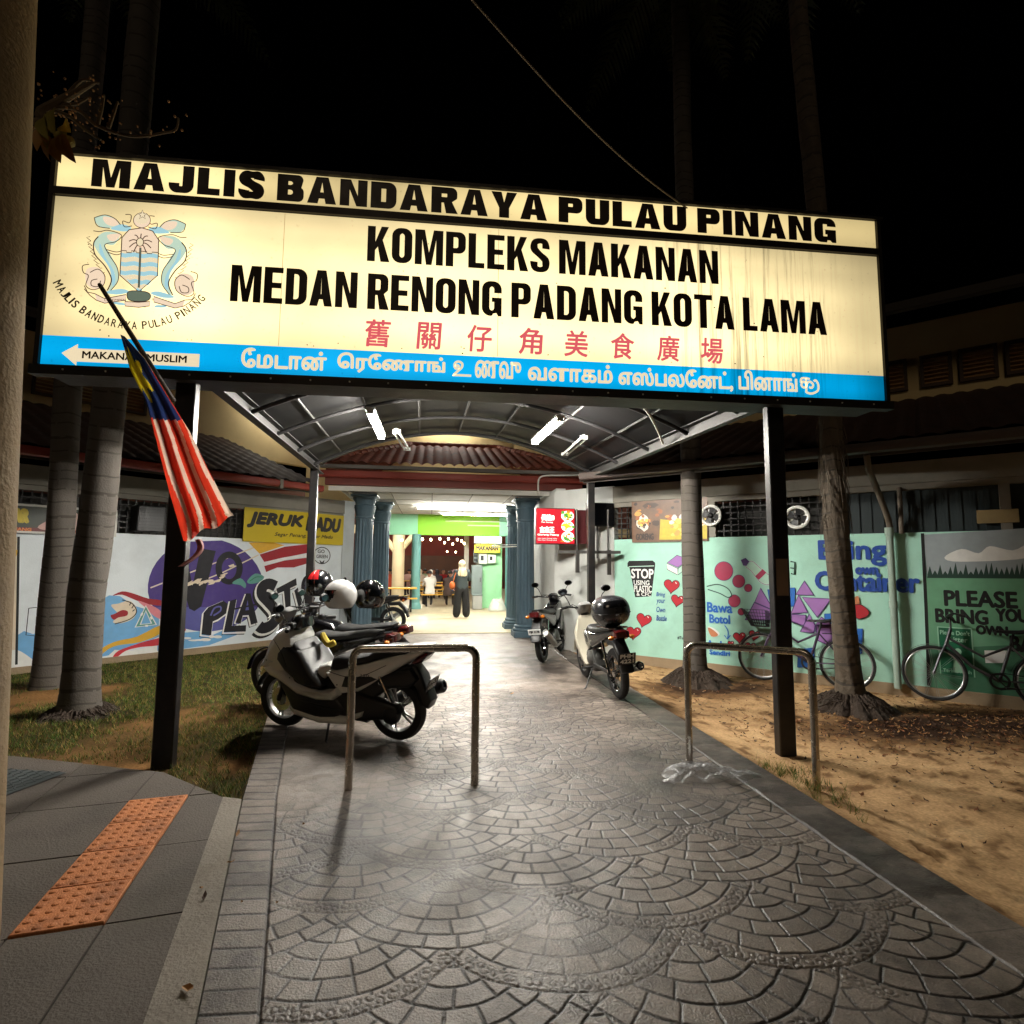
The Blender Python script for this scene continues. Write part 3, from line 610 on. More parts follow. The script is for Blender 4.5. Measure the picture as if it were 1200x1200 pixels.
o.build('red_lettering', mat('red_film', S(232, 100, 104), .5, var=.05, emit=.8, ecol=S(238, 104, 112)), sign, smooth=False)
o = MB()
for t_, u0, u1 in (('ேமடான்', 283.5, 382), ('ெரேணாங்', 396, 521), ('#ணவு', 531, 610), ('வளாகம்', 619.5, 717), ('எஸ்பலேனட்,', 725.5, 858), ('பினாங்@', 866, 961)):
    um = (u0 + u1) / 2; vm = 412 + (um - 283) * .0428; hi = 24 if ',' in t_ else 22
    a = SP(u0, vm + 11); b = SP(u1, vm + 11); z = 3.062; W_ = b[0] - a[0]; H_ = .125
    if t_[0] == '#':
        pts = smooth2([(.10, .60), (.16, .72), (.26, .66), (.24, .52), (.12, .50), (.06, .66), (.10, .88), (.26, .97), (.42, .84), (.40, .58), (.22, .32), (.04, .06), (.02, .04), (.30, .04), (.62, .04), (.86, .04)], 5)
        o.strip([(p[0] * .175, p[1] * H_) for p in pts], .020, lambda x, y: (a[0] + x, -.004, z + y + .006))
        put_text(o, t_[1:], f_, a[0] + .185, z, W_ - .185, H_ + .02, bold=.0045)
    elif t_[-1] == '@':
        put_text(o, t_[:-1], f_, a[0], z, W_ - .225, H_ + .045, bold=.0055)
        x0 = a[0] + W_ - .185
        for pts in ([(.0, .62), (.04, .95), (.30, 1.0), (.52, .95)], [(.30, 1.0), (.30, .06)], [(.30, .60), (.12, .72), (.02, .45), (.14, .25), (.30, .34), (.34, .58), (.52, .74), (.70, .52), (.62, .26), (.46, .30)], [(.30, .06), (.30, -.12), (.60, -.2), (.95, .05), (1.0, .5), (.88, .85), (.74, .80)]):
            o.strip([(p[0] * .165, p[1] * H_ * .92) for p in smooth2(pts, 5)], .020, lambda x, y: (x0 + x, -.004, z + .012 + y))
    else: put_text(o, t_, f_, a[0], z - (.022 if ',' in t_ else .0), W_, H_ + (.05 if ',' in t_ else .03), bold=.006)
ar = [SP(72.5, 412.5), SP(92, 401), SP(92, 407), SP(234.5, 411), SP(234.5, 428.5), SP(91, 423), SP(91, 427)]
ar = [(ar[0][0], 3.108), (ar[1][0], 3.185), (ar[1][0], 3.150), (ar[3][0], 3.150), (ar[3][0], 3.045), (ar[1][0], 3.045), (ar[1][0], 3.012)]
cfilm = mat('cream_film', S(250, 236, 196), .5, var=.04, emit=.82, ecol=(1, .84, .56))
o.build('cream_lettering', cfilm, sign, smooth=False)
o = MB(); o.poly([ar], f_(.003)); o.build('arrow', cfilm, sign, smooth=False)
o = MB(); z = 3.073; a = SP(97, 418)[0]; b = SP(219, 420)[0]
put_text(o, 'MAKANAN MUSLIM', f_, a, z, b - a, .056, bold=.0022, d=.006); o.build('arrow_lettering', black, sign, smooth=False)
# grime and dead insects behind the sheet, panel joints
o = MB()
for k in range(52):
    x, z = random.uniform(.1, SW - .1), (3.26 + .10 * random.random() ** 2 if k % 2 else random.uniform(3.3, 4.36)); r = random.uniform(.002, .007)
    o.poly([[(x + r * math.cos(a) * random.uniform(.6, 1.5), z + r * math.sin(a) * random.uniform(.5, 1.2)) for a in np.linspace(0, 6.28, 8)[:-1]]], f_(.0015 + .00001 * k))
d_ob = o.build('insect_specks', mat('speck_brown', S(92, 70, 40), .8), sign, smooth=False); d_ob['kind'] = 'stuff'
o = MB()
for x in (1.78, 3.55, 5.33): o.add([(x - .002, -.0012, 3.25), (x + .002, -.0012, 3.25), (x + .002, -.0012, 4.38), (x - .002, -.0012, 4.38)], [(0, 1, 2, 3)])
o.build('panel_joints', mat('joint_line', S(196, 170, 110), .6, emit=.5, ecol=S(214, 190, 130)), sign, smooth=False)
# coat of arms
EM = [mat('crest_line', S(150, 120, 104), .5, emit=.12, ecol=S(150, 120, 110)), mat('crest_pink', S(236, 190, 172), .5, var=.08, emit=.9, ecol=S(252, 226, 196)), mat('crest_blue', S(120, 196, 226), .5, var=.06, emit=.85, ecol=S(176, 222, 232)), mat('crest_aqua', S(150, 206, 200), .5, var=.06, emit=.85, ecol=S(206, 230, 208)), mat('crest_grey', S(140, 150, 132), .5, emit=.45, ecol=S(140, 160, 140)), cfilm, mat('crest_text', S(88, 80, 62), .5)]
o = MB()
def ep(x, y): return SP(60 + x / 5.215, 220 + y / 5.215)
zz = [.003]
def efill(ci, pts, sm=0, holes=()):
    zz[0] += .00012; pts = smooth2(pts, sm, True) if sm else pts; o.m(ci); d = zz[0]
    o.poly([[ep(*p) for p in pts]] + [[ep(*p) for p in h] for h in holes], f_(d))
def eline(pts, wd=5, sm=5, ci=0, closed=False):
    zz[0] += .00012; pts = smooth2(pts, sm, closed) if sm else pts; o.m(ci); d = zz[0]
    o.strip([ep(*p) for p in pts], wd * .0013, f_(d), closed)
def mir(pts): return [(1090 - x + (30 if y > 0 else 0) - 30, y + .073 * (1090 - 2 * x)) for x, y in pts]   # the sign leans, so mirrored points drop a little
SHD = [(437, 310), (480, 262), (560, 250), (625, 270), (662, 325), (655, 540), (540, 640), (425, 540)]
for sgn in (0, 1):
    q = (lambda p: mir(p)) if sgn else (lambda p: p)
    efill(3, q([(265, 185), (330, 170), (385, 190), (420, 225), (380, 245), (300, 240)]), 4); efill(1, q([(320, 178), (385, 190), (415, 228), (370, 236), (330, 215)]), 4); efill(2, q([(365, 250), (430, 225), (490, 245), (460, 268), (400, 262)]), 4)
    eline(q([(265, 185), (330, 168), (390, 190), (425, 228)])); eline(q([(265, 185), (285, 235), (360, 250)])); eline(q([(455, 165), (490, 170), (480, 215), (440, 205), (450, 240), (495, 235)]))
    efill(3, q([(285, 300), (340, 270), (420, 290), (385, 350), (330, 350), (370, 420), (412, 520), (400, 590), (350, 640), (375, 560), (350, 480), (290, 400), (262, 340)]), 4)
    efill(2, q([(300, 340), (330, 420), (380, 500), (395, 570), (375, 600), (360, 500), (300, 400)]), 4); efill(1, q([(345, 290), (425, 285), (395, 325), (360, 325)]), 4)
    eline(q([(260, 265), (300, 270), (350, 262), (430, 290), (400, 330), (330, 350), (355, 410), (405, 490), (410, 570), (360, 635)])); eline(q([(290, 300), (262, 340), (270, 410), (330, 480), (370, 560), (345, 630)]), 7)
    for k in range(9):
        t = k / 8; x = lerp(240, 330, t) - 14 * math.sin(t * 3.1); y = lerp(300, 520, t); eline(q([(x, y), (x - 22, y + 6), (x + 4, y + 26)]), 4, 0)
    eline(q([(340, 380), (400, 395), (440, 385)])); eline(q([(345, 395), (400, 412), (440, 400)]))
    efill(1, q([(220, 500), (290, 490), (330, 540), (320, 600), (260, 620), (215, 580)]), 4); eline(q([(235, 470), (195, 480), (200, 520), (230, 540), (215, 600), (260, 625), (320, 600), (330, 540), (290, 500), (240, 520)])); eline(q([(285, 560), (250, 570), (250, 600), (290, 605), (305, 570)]))
    efill(2, q([(330, 640), (430, 620), (480, 640), (400, 655)]), 3); efill(2, q([(380, 700), (440, 705), (455, 720), (400, 715)]), 3)
    efill(1, q([(270, 650), (330, 680), (460, 655), (458, 690), (330, 708), (280, 690)])); eline(q([(205, 600), (225, 640), (270, 650), (330, 680), (460, 655), (458, 690), (330, 708), (280, 690), (240, 660), (205, 620)]), 5, 0)
efill(5, SHD); efill(1, [(440, 320), (480, 265), (560, 252), (622, 272), (660, 328), (657, 400), (437, 388)])
for k in range(5):
    y = 405 + k * 54; hw = 1 if y < 530 else (640 - y) / 110; x0, x1 = 540 - 112 * min(1, hw), 540 + 118 * min(1, hw); n = 8
    if hw <= .1: continue
    tp = [(lerp(x0, x1, i / n), y + 5 * math.sin(i * 1.7) + (i - n / 2) * 1.2) for i in range(n + 1)]; hb = 26 if hw > .4 else 16
    hw2 = 1 if y + hb < 540 else max(.1, (640 - y - hb) / 100)
    bt = [(lerp(540 - 112 * min(1, hw2), 540 + 118 * min(1, hw2), i / n), y + hb + 5 * math.sin(i * 1.7) + (i - n / 2) * 1.2) for i in range(n + 1)]
    efill(2, tp + bt[::-1])
eline([(437, 388), (465, 390), (465, 400), (495, 402), (495, 390), (525, 392), (525, 402), (555, 404), (555, 392), (590, 396), (590, 406), (620, 408), (620, 398), (657, 400)], 5, 0)
eline(SHD, 6, 0, 0, True); eline([(550, 370), (546, 480), (540, 615)], 12, 3); eline([(550, 370), (546, 480), (540, 615)], 5, 3, 4)
for a in (10, 50, 85, 120, 165, 200, 235, 300, 335):
    ca, sa = math.cos(rad(a)), -math.sin(rad(a)); eline([(550, 340), (550 + 40 * ca, 340 + 36 * sa - 8), (550 + 72 * ca, 340 + 62 * sa + 8)], 6)
efill(5, ell(548, 338, 22, 26), 0); eline(ell(548, 338, 22, 26, 12), 5, 0, 0, True)
efill(1, ell(560, 205, 52, 46, 20)); efill(5, ell(560, 192, 44, 36, 20)); eline(ell(560, 205, 52, 46, 20), 4, 0, 0, True)
st_ = [(563 + (30 if k % 2 == 0 else 12) * math.sin(k * math.pi / 5), 172 - (30 if k % 2 == 0 else 12) * math.cos(k * math.pi / 5)) for k in range(10)]; efill(5, st_); eline(st_, 4, 0, 0, True)
efill(4, [(470, 650), (500, 635), (580, 640), (612, 660), (600, 692), (540, 700), (480, 690)], 3); eline([(470, 650), (500, 635), (580, 640), (612, 660), (600, 692), (540, 700), (480, 690)], 5, 3, 0, True)
efill(1, [(455, 700), (540, 705), (608, 700), (606, 728), (540, 736), (458, 728)]); eline([(455, 700), (540, 705), (608, 700), (606, 728), (540, 736), (458, 728)], 5, 0, 0, True)
o.m(0)
for t_, x, y, wd, r in (('LEKEMPEN', 330, 696, 118, .06), ('SAMBIL', 490, 728, 85, -.03), ('BERKHIDMAT', 618, 690, 130, -.24)):
    a = ep(x, y); put_text(o, t_, f_, a[0], a[1], wd * .00133, .018, rot=r, d=.0085)
w_ = 'MAJLIS BANDARAYA PULAU PINANG'; cx, cy = ep(535, 500); pa, pb = ep(118, 610), ep(915, 660)
Rr = .645; adv = {' ': .5, 'I': .5, 'J': .8, 'M': 1.2, 'L': .8}
tot = sum(adv.get(c, 1) for c in w_); acc = 0; o.m(6); cz = SP(60 + 522 / 5.215, 220 + 366 / 5.215)
for c in w_:
    h_ = adv.get(c, 1); t = (acc + h_ / 2) / tot; acc += h_
    if c == ' ': continue
    an = rad(209 + 116 * t); x, y = cz[0] + Rr * math.cos(an), cz[1] + Rr * math.sin(an); rt = an + math.pi / 2
    wv = .036 * (1.25 if c == 'M' else .3 if c == 'I' else 1); ca, sa = math.cos(rt), math.sin(rt)
    put_text(o, c, f_, x - ca * wv / 2 + sa * .03, y - sa * wv / 2 - ca * .03, wv, .062, bold=.0018 if t < .38 else .001, rot=rt)
o.build('coat_of_arms', EM, sign, smooth=False)
# ================================================================ CANOPY behind the sign
can = thing('canopy', 'dark barrel vaulted walkway canopy with steel ribs behind the sign', 'canopy', (.4, 8.7, 0))
fl_, fr_ = Vector((-1.97, 4.86, 3.13)), Vector((SL.x + PX * sx_.x + .03, 4.72, 3.06)); bl_, br_ = P(369, 545, 8.72), P(692, 557, 8.72); bl_.z = br_.z = 2.99
steel = mat('galvanised_steel', S(66, 65, 64), .55, .4, var=.25, sc_=12, bump=.1, stain=.3, stcol=S(70, 66, 62)); dsteel = mat('dark_steel', S(44, 43, 44), .45, .3, var=.2)
sheetm = mat('canopy_sheet_metal', S(14, 14, 15), .5, .0, var=.25, sc_=2, bump=.06, bsc=6, spec=.18)
def cpt(u, v, dz=0.):
    a = fl_.lerp(bl_, v); b = fr_.lerp(br_, v); p = a.lerp(b, u); p.z += .57 * (1 - (2 * u - 1) ** 2) + dz; return p
o = MB(); o.grid(lambda u, v: cpt(u, v * 1.10 - .03, .06), 26, 14); o.grid(lambda u, v: cpt(1 - u, v * 1.10 - .03, .072), 26, 14); o.build('roof_sheet', sheetm, can, world=True)
for (a, b, k) in ((fl_, bl_, 1), (fr_, br_, -1)):
    o = MB(); dv = (b - a); e = a + dv * 1.07; a0 = a - dv * .02; xv = Vector((0.05 * k, 0, 0))
    for (off, wd, ht) in ((Vector((0, 0, .0)), .012, .15), (Vector((.035 * k, 0, .07)), .08, .012), (Vector((.035 * k, 0, -.07)), .08, .012), (Vector((-.07 * k, 0, .03)), .06, .10)):
        c = (a0 + e) / 2 + off; L_ = (e - a0).length; ang = math.atan2(e.y - a0.y, e.x - a0.x); pit = math.asin((e.z - a0.z) / L_)
        R = Matrix.Rotation(ang, 3, 'Z') @ Matrix.Rotation(-pit, 3, 'Y'); o.box(c, (L_, wd, ht), R)
    o.build('beam', steel, can, world=True, smooth=False)
for v in (.10, .32, .54, .76, .98):
    o = MB(); pts = [cpt(u / 24, v, .0) for u in range(25)]; o.tube(pts, .024, 6); o.build('arch_rib', dsteel, can, world=True)
for u in (.09, .22, .36, .5, .64, .78, .91):
    o = MB(); o.tube([cpt(u, v / 8, .022) for v in range(9)], .015, 6); o.build('purlin', steel, can, world=True)
for p in (bl_, br_):
    o = MB(); o.box((p.x, p.y, 1.46), (.11, .11, 3.06), bev=.008); o.build('post', pmt, can, world=True)
o = MB(); pts = [cpt(.70, .16, -.03), cpt(.80, .20, -.04), cpt(.90, .30, -.05), cpt(.985, .42, -.06)]; o.tube(smooth2([tuple(p) for p in pts], 4), .013, 8); o.m(0)
o.build('conduit', mat('white_pvc', S(206, 202, 192), .5), can, world=True)
# lamps
tubeg = lambda s: mat('lit_tube_%d' % s, (1, 1, .96), .4, var=0, emit=float(s), ecol=(1., .955, .86))
def tube_lamp(name, label, a, b, st, n=2, group=None, lit=True, gap=.05):
    hz = .0 if lit else .02
    a, b = Vector(a), Vector(b); c = (a + b) / 2; L_ = (b - a).length; ang = math.atan2(b.y - a.y, b.x - a.x); t = thing(name, label, 'tube light', c, ang, group)
    o = MB(); o.box((0, 0, .045), (L_ + .06, .06 + gap * (n - 1) if lit else .03, .035 if lit else .015), bev=.006); o.box((L_ / 2 + .01, 0, .012), (.025, .03 + gap * (n - 1), .05)); o.box((-L_ / 2 - .01, 0, .012), (.025, .03 + gap * (n - 1), .05)); o.build('housing', mat('white_enamel', S(225, 225, 220), .4), t)
    for k in range(n):
        y = (k - (n - 1) / 2) * gap; o = MB(); o.tube([(-L_ / 2, y, 0), (L_ / 2, y, 0)], .0135, 10); o.build('tube', tubeg(st) if lit else mat('unlit_tube', S(236, 236, 230), .3), t)
    return t
TS = 900
lz = 3.19
tube_lamp('tube_light', 'glaring twin tube light under the left half of the canopy', G(434, 484, lz), G(447, 513, lz), TS, 2, 'tube lights')
tube_lamp('tube_light', 'glaring twin tube light under the right half of the canopy', G(656, 493, lz), G(627, 519, lz), TS, 2, 'tube lights')
tube_lamp('tube_light', 'unlit white twin tube light just beyond the left canopy lamp', G(465, 507, lz + .05), G(477, 527, lz + .05), 0, 2, 'tube lights', False, .07)
tube_lamp('tube_light', 'unlit white twin tube light just beyond the right canopy lamp', G(684, 514, lz + .02), G(662, 533, lz + .02), 0, 2, 'tube lights', False, .07)
# ================================================================ RAILS
inox = mat('stainless_tube', S(196, 190, 180), .26, 1., var=.12, sc_=20, bump=.03, bsc=80, stain=.45, stcol=S(110, 84, 58), stsc=9)
def rail(a, b, hgt, label, tilt=0.):
    a, b = Vector(a), Vector(b); W_ = (b - a).length; t = thing('barrier_rail', label, 'barrier', (a + b) / 2, math.atan2(b.y - a.y, b.x - a.x), 'steel barrier rails at the path mouth')
    r = .075; h = W_ / 2; pts = [(-h, 0, -.06), (-h, 0, hgt - r)] + [(-h + r - r * math.cos(rad(k * 15)), 0, hgt - r + r * math.sin(rad(k * 15))) for k in range(1, 7)] + [(h - r + r * math.sin(rad(k * 15)), 0, hgt - r + r * math.cos(rad(k * 15))) for k in range(0, 7)] + [(h, 0, -.1)]
    o = MB(); o.tube(pts, .0265, 16); o.build('tube', inox, t)
    return t
rail(G(408, 926), G(556, 920), .925, 'bent steel tube barrier beside the white scooter')
rail(G(808, 893), G(957, 916, -.0), .895, 'bent steel tube barrier standing over the clear plastic bag')
# ================================================================ CONCRETE POLE at the left edge
cpm = mat('pole_concrete', S(150, 128, 98), .9, var=.18, sc_=3, bump=.5, bsc=50, stain=.45, stcol=S(80, 66, 48), stsc=2.2)
pt_, pb_ = P(-14, 0, 2.55), P(-62, 760, 2.55)
o = MB(); c0 = Vector((pb_.x, pb_.y, 0)); c1 = Vector((pt_.x, pt_.y, 0)); n = 14; pts = [(lerp(pb_.x, pt_.x, (z - pb_.z) / (pt_.z - pb_.z)), 2.55, z) for z in np.linspace(-.15, 8, 30)]
o.tube(pts, [.205 - .010 * z[2] for z in pts], 28)
cpo = o.build('concrete_pole', cpm); tag(cpo, 'thick bare concrete pole cut off by the left edge of the picture', 'pole')
o = MB(); cr_ = smooth2([P(0, 135, 2.372), P(10, 150, 2.37), P(14, 172, 2.37), P(22, 168, 2.375), P(30, 185, 2.385)], 5)
# ================================================================ CABLE
o = MB(); a = P(835, 236, 4.75); a = Vector((a.x, 4.72, 4.74)); b = P(548, -6, 3.2); pts = []
for k in range(25):
    t = k / 24; p = a.lerp(b, t); p.z -= .16 * math.sin(math.pi * t); pts.append(p)
b2 = b + (b - pts[-2]) * 40; o.tube(pts + [b2], .007, 6); tag(o.build('overhead_cable', mat('cable_grey', S(120, 108, 96), .6)), 'thin cable running down from the dark sky to the sign top', 'cable')
# ================================================================ FLAG
fp = thing('flag', 'limp red white and blue striped flag with yellow star on a tilted pole', 'flag', (-1.95, 4.62, 0))
tip = P(117, 334, 3.92); ft = P(203, 470, 4.52); o = MB(); pts = [tip.lerp(ft, k / 10) for k in range(11)]; o.tube(pts, [.014 + .008 * k / 10 for k in range(11)], 10); o.ball(tip, .014, 8)
o.build('pole', mat('flag_pole_wood', S(72, 58, 46), .6, var=.2), fp, world=True)
# cloth: hoist gathered along the pole, fly hanging down
def flag_pt(s, t):
    """s down the cloth 0..1, t across 0..1"""
    Lf = [(141, 392), (152, 432), (171, 470), (184, 520), (198, 575), (210, 616), (215, 634)]; Rt = [(146, 394), (170, 420), (196, 463), (222, 505), (243, 548), (262, 585), (274, 606)]
    k = min(s, .9999) * 6; i = int(k); f = k - i
    a = Vector(Lf[i]).lerp(Vector(Lf[i + 1]), f); b = Vector(Rt[i]).lerp(Vector(Rt[i + 1]), f); q = a.lerp(b, t)
    fold = .035 * math.sin(t * 15.5 + s * 2.2) * min(1, s * 2.2 + .15) + .014 * math.sin(t * 31 + 1 + s * 5) * s + .03 * math.sin(s * 5 + t * 2)
    dep = 3.98 + .40 * min(1, s * 1.7) + .06 * t + fold
    if s > .97: q.y += 3 * math.sin(t * 12)
    return P(q.x, q.y, dep)
FM = [mat('flag_red', S(214, 60, 38), .75, var=.22, sc_=14, spec=.2), mat('flag_white', S(226, 198, 178), .75, var=.16, sc_=14, spec=.2), mat('flag_blue', S(38, 52, 96), .75, var=.12, sc_=14, spec=.2), mat('flag_yellow', S(226, 200, 40), .75, var=.1, spec=.2)]
for m_ in FM:
    nt = m_.node_tree; b_ = nt.nodes['Principled BSDF']; tr = nd(nt, 'ShaderNodeBsdfTranslucent'); ms = nd(nt, 'ShaderNodeMixShader'); ms.inputs[0].default_value = .45
    lk = b_.inputs['Base Color'].links[0].from_socket; nt.links.new(lk, tr.inputs[0]); nt.links.new(b_.outputs[0], ms.inputs[1]); nt.links.new(tr.outputs[0], ms.inputs[2]); nt.links.new(ms.outputs[0], nt.nodes['Material Output'].inputs[0])
def flag_col(s, t):
    x, y = s, t
    sx2, sy2 = (s - .20) / .15, (t - .22) / .42; r = math.hypot(sx2, sy2); th = math.atan2(sy2, sx2)
    if r < .55 + .45 * abs(math.cos(th * 3.5)) ** 2 and r < 1: return 3
    if s < .40 + .05 * t and t < .97: return 2
    return 0 if int(t * 7.0 + .45 * math.sin(s * 6 + t * 3) + .25 * math.sin(s * 13) + .7) % 2 == 0 or (t * 7.0 + .45 * math.sin(s * 6 + t * 3) + .25 * math.sin(s * 13) + .7) % 1 < .26 else 1
NU, NV = 60, 110; o = MB(); o.grid(lambda u, v: flag_pt(v, u), NU, NV)
for j in range(NV):
    for i in range(NU): o.mi[j * NU + i] = flag_col((j + .5) / NV, (i + .5) / NU)
fo = o.build('cloth', FM, fp, world=True, angle=80); 
o = MB(); o.grid(lambda u, v: P(lerp(228, 236, u) + 5 * math.sin(v * 4) - 8 * v * v * 2, lerp(632, 664, v), 4.42 + .03 * math.sin(u * 6 + v * 3)), 4, 10); o.build('torn_strip', mat('flag_pink', S(190, 130, 130), .8), fp, world=True)
# ================================================================ CLEAR PLASTIC BAG
def bag_pt(u, v):
    x, y = u * 2 - 1, v * 2 - 1; e = max(0, 1 - abs(x) ** 2.4) ** .5 * max(0, 1 - abs(y) ** 2.2) ** .5
    n1 = float(fbm(np.array(x * 1.1 + 5), np.array(y * 1.2 + 3), 1.7, 90)); n2 = float(fbm(np.array(x + 9), np.array(y + 9), 4.5, 91))
    R = 1 + .5 * (n1 - .5)
    px_ = x * .28 * R + .06 * y; py_ = y * (.13 - .05 * x) * (1 + .6 * (n2 - .5))
    n3 = 1 - abs(2 * float(fbm(np.array(x * 1.3 + 2), np.array(y * 1.1 + 7), 2.6, 95, 3)) - 1); n4 = 1 - abs(2 * float(fbm(np.array(x + 4), np.array(y + 1), 7., 97, 2)) - 1)
    return Vector((px_, py_, .005 + e * (.012 + .10 * max(0, n3 - .45) * (1.2 - .5 * x) + .05 * max(0, n4 - .5) + .05 * max(0, n1 - .4))))
o = MB(); o.grid(bag_pt, 84, 56)
bm_ = bpy.data.materials.new('clear_film'); bm_.use_nodes = True; nt = bm_.node_tree; bs = nt.nodes['Principled BSDF']; bs.inputs['Base Color'].default_value = (.85, .87, .9, 1); bs.inputs['Roughness'].default_value = .26; bs.inputs['Alpha'].default_value = .30; bs.inputs['Specular IOR Level'].default_value = 1.
bag = o.build('plastic_bag', bm_, angle=40); c = G(832, 911); bag.location = (c.x, c.y, .004); bag.rotation_euler = (0, 0, rad(-16)); bag.scale = (1.1, 1.0, .85); tag(bag, 'crumpled clear plastic bag lying at the foot of the right barrier', 'plastic bag')
# dry leaves on the paving
for k, (u, v, s_, lb_) in enumerate(((835 / 3, 978, .05, 'curled brown leaf on the pale kerb strip by the lawn'), (270, 1011, .045, 'brown leaf lying on the kerb further from the lawn'), (240, 1052, .05, 'dark curled leaf half way along the kerb strip'), (236, 1041, .03, 'pale scrap of leaf beside the dark curled leaf on the kerb'), (220, 1160, .07, 'largest dead leaf, tan, near the bottom of the kerb strip'), (356, 966, .04, 'pale leaf on the paving between scooter and groove'), (325, 1058, .03, 'small pale leaf on the paving right of the groove'), (284, 1057, .025, 'tiny white leaf on the border bricks left of the groove'), (665, 915, .03, 'small dark leaf lying alone in the middle of the path'), (600, 813, .05, 'pale twig like leaf on the path by the parked bikes'))):
    c = G(u, v, .016); o = MB(); o.m(0); leaf(o, 0, 0, 0, s_, random.uniform(0, 6), .6); ob = o.build('dry_leaf', LM[1 if k not in (2, 8) else 2], smooth=False); ob.location = c; ob.scale = (1, 1, 1); tag(ob, lb_, 'leaf', 'dry leaves on the paving')
# ================================================================ BUILDING
R2 = math.sqrt(.5)
class Wall:
    def __init__(s, o, e, n): s.o = Vector((*o, 0)); s.e = Vector((*e, 0)); s.n = Vector((*n, 0)); s.ang = math.atan2(e[1], e[0])
    def pt(s, a, z, d=0.): p = s.o + s.e * a + s.n * d; p.z = z; return p
    def pix(s, u, v, d=0.):
        r = ray(u, v); t = (s.o + s.n * d - CC).dot(s.n) / r.dot(s.n); p = CC + r * t; return ((p - s.o).dot(s.e), p.z)
    def slab(s, mb, a0, a1, z0, z1, d0, d1):
        c = s.pt((a0 + a1) / 2, (z0 + z1) / 2, (d0 + d1) / 2); mb.box(c, (abs(a1 - a0), abs(d1 - d0), z1 - z0), s.ang)
    def f(s, d=.004): return lambda a, z: s.pt(a, z, d)
WL = Wall((-1.7, 12.8), (-R2, -R2), (R2, -R2)); WR = Wall((2.27, 10.18), (R2, -R2), (-R2, -R2))
bld = thing('food_court_building', 'low pale food court building with painted walls and dark roof all round the entrance', 'building', (.3, 14, 0))
B_ = lambda o, name, m, par=None, **k: o.build(name, m, par or bld, world=True, **k)
wl_m = mat('wall_paint_greyblue', S(220, 227, 231), .8, var=.06, sc_=2, bump=.15, bsc=70, stain=.22, stcol=S(120, 124, 124), stsc=1.6)
wr_m = mat('wall_paint_mint', S(166, 214, 196), .8, var=.07, sc_=2, bump=.15, bsc=70, stain=.30, stcol=S(108, 140, 120), stsc=1.8)
ww_m = mat('wall_paint_white', S(206, 208, 204), .8, var=.06, sc_=2, bump=.15, bsc=70, stain=.3, stcol=S(140, 140, 134), stsc=2)
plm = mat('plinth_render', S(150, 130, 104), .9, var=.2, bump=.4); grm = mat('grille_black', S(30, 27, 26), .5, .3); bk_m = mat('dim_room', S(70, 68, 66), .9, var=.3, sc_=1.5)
cream_w = mat('wall_paint_cream', S(232, 206, 150), .8, var=.05, sc_=2, stain=.2, stcol=S(170, 140, 96)); beam_m = mat('beam_paint_grey', S(132, 128, 118), .8, var=.1, stain=.4, stcol=S(96, 90, 80))
roof_m = mat('roof_tile_clay', S(66, 44, 36), .75, var=.35, sc_=7, bump=.3, bsc=30, stain=.7, stcol=S(40, 36, 32), stsc=3); soff_m = mat('soffit_board', S(60, 54, 48), .85, var=.3); gut_m = mat('gutter_red', S(136, 52, 40), .5, var=.15, stain=.3, stcol=S(70, 34, 28))
dgut = mat('gutter_dark', S(62, 50, 44), .6)
sL1 = WL.pix(402, 610)[0]; sR1 = WR.pix(720, 640)[0]; TOPZ = 1.965
wallL = wallR = None; S0 = (1.56, 1.15)
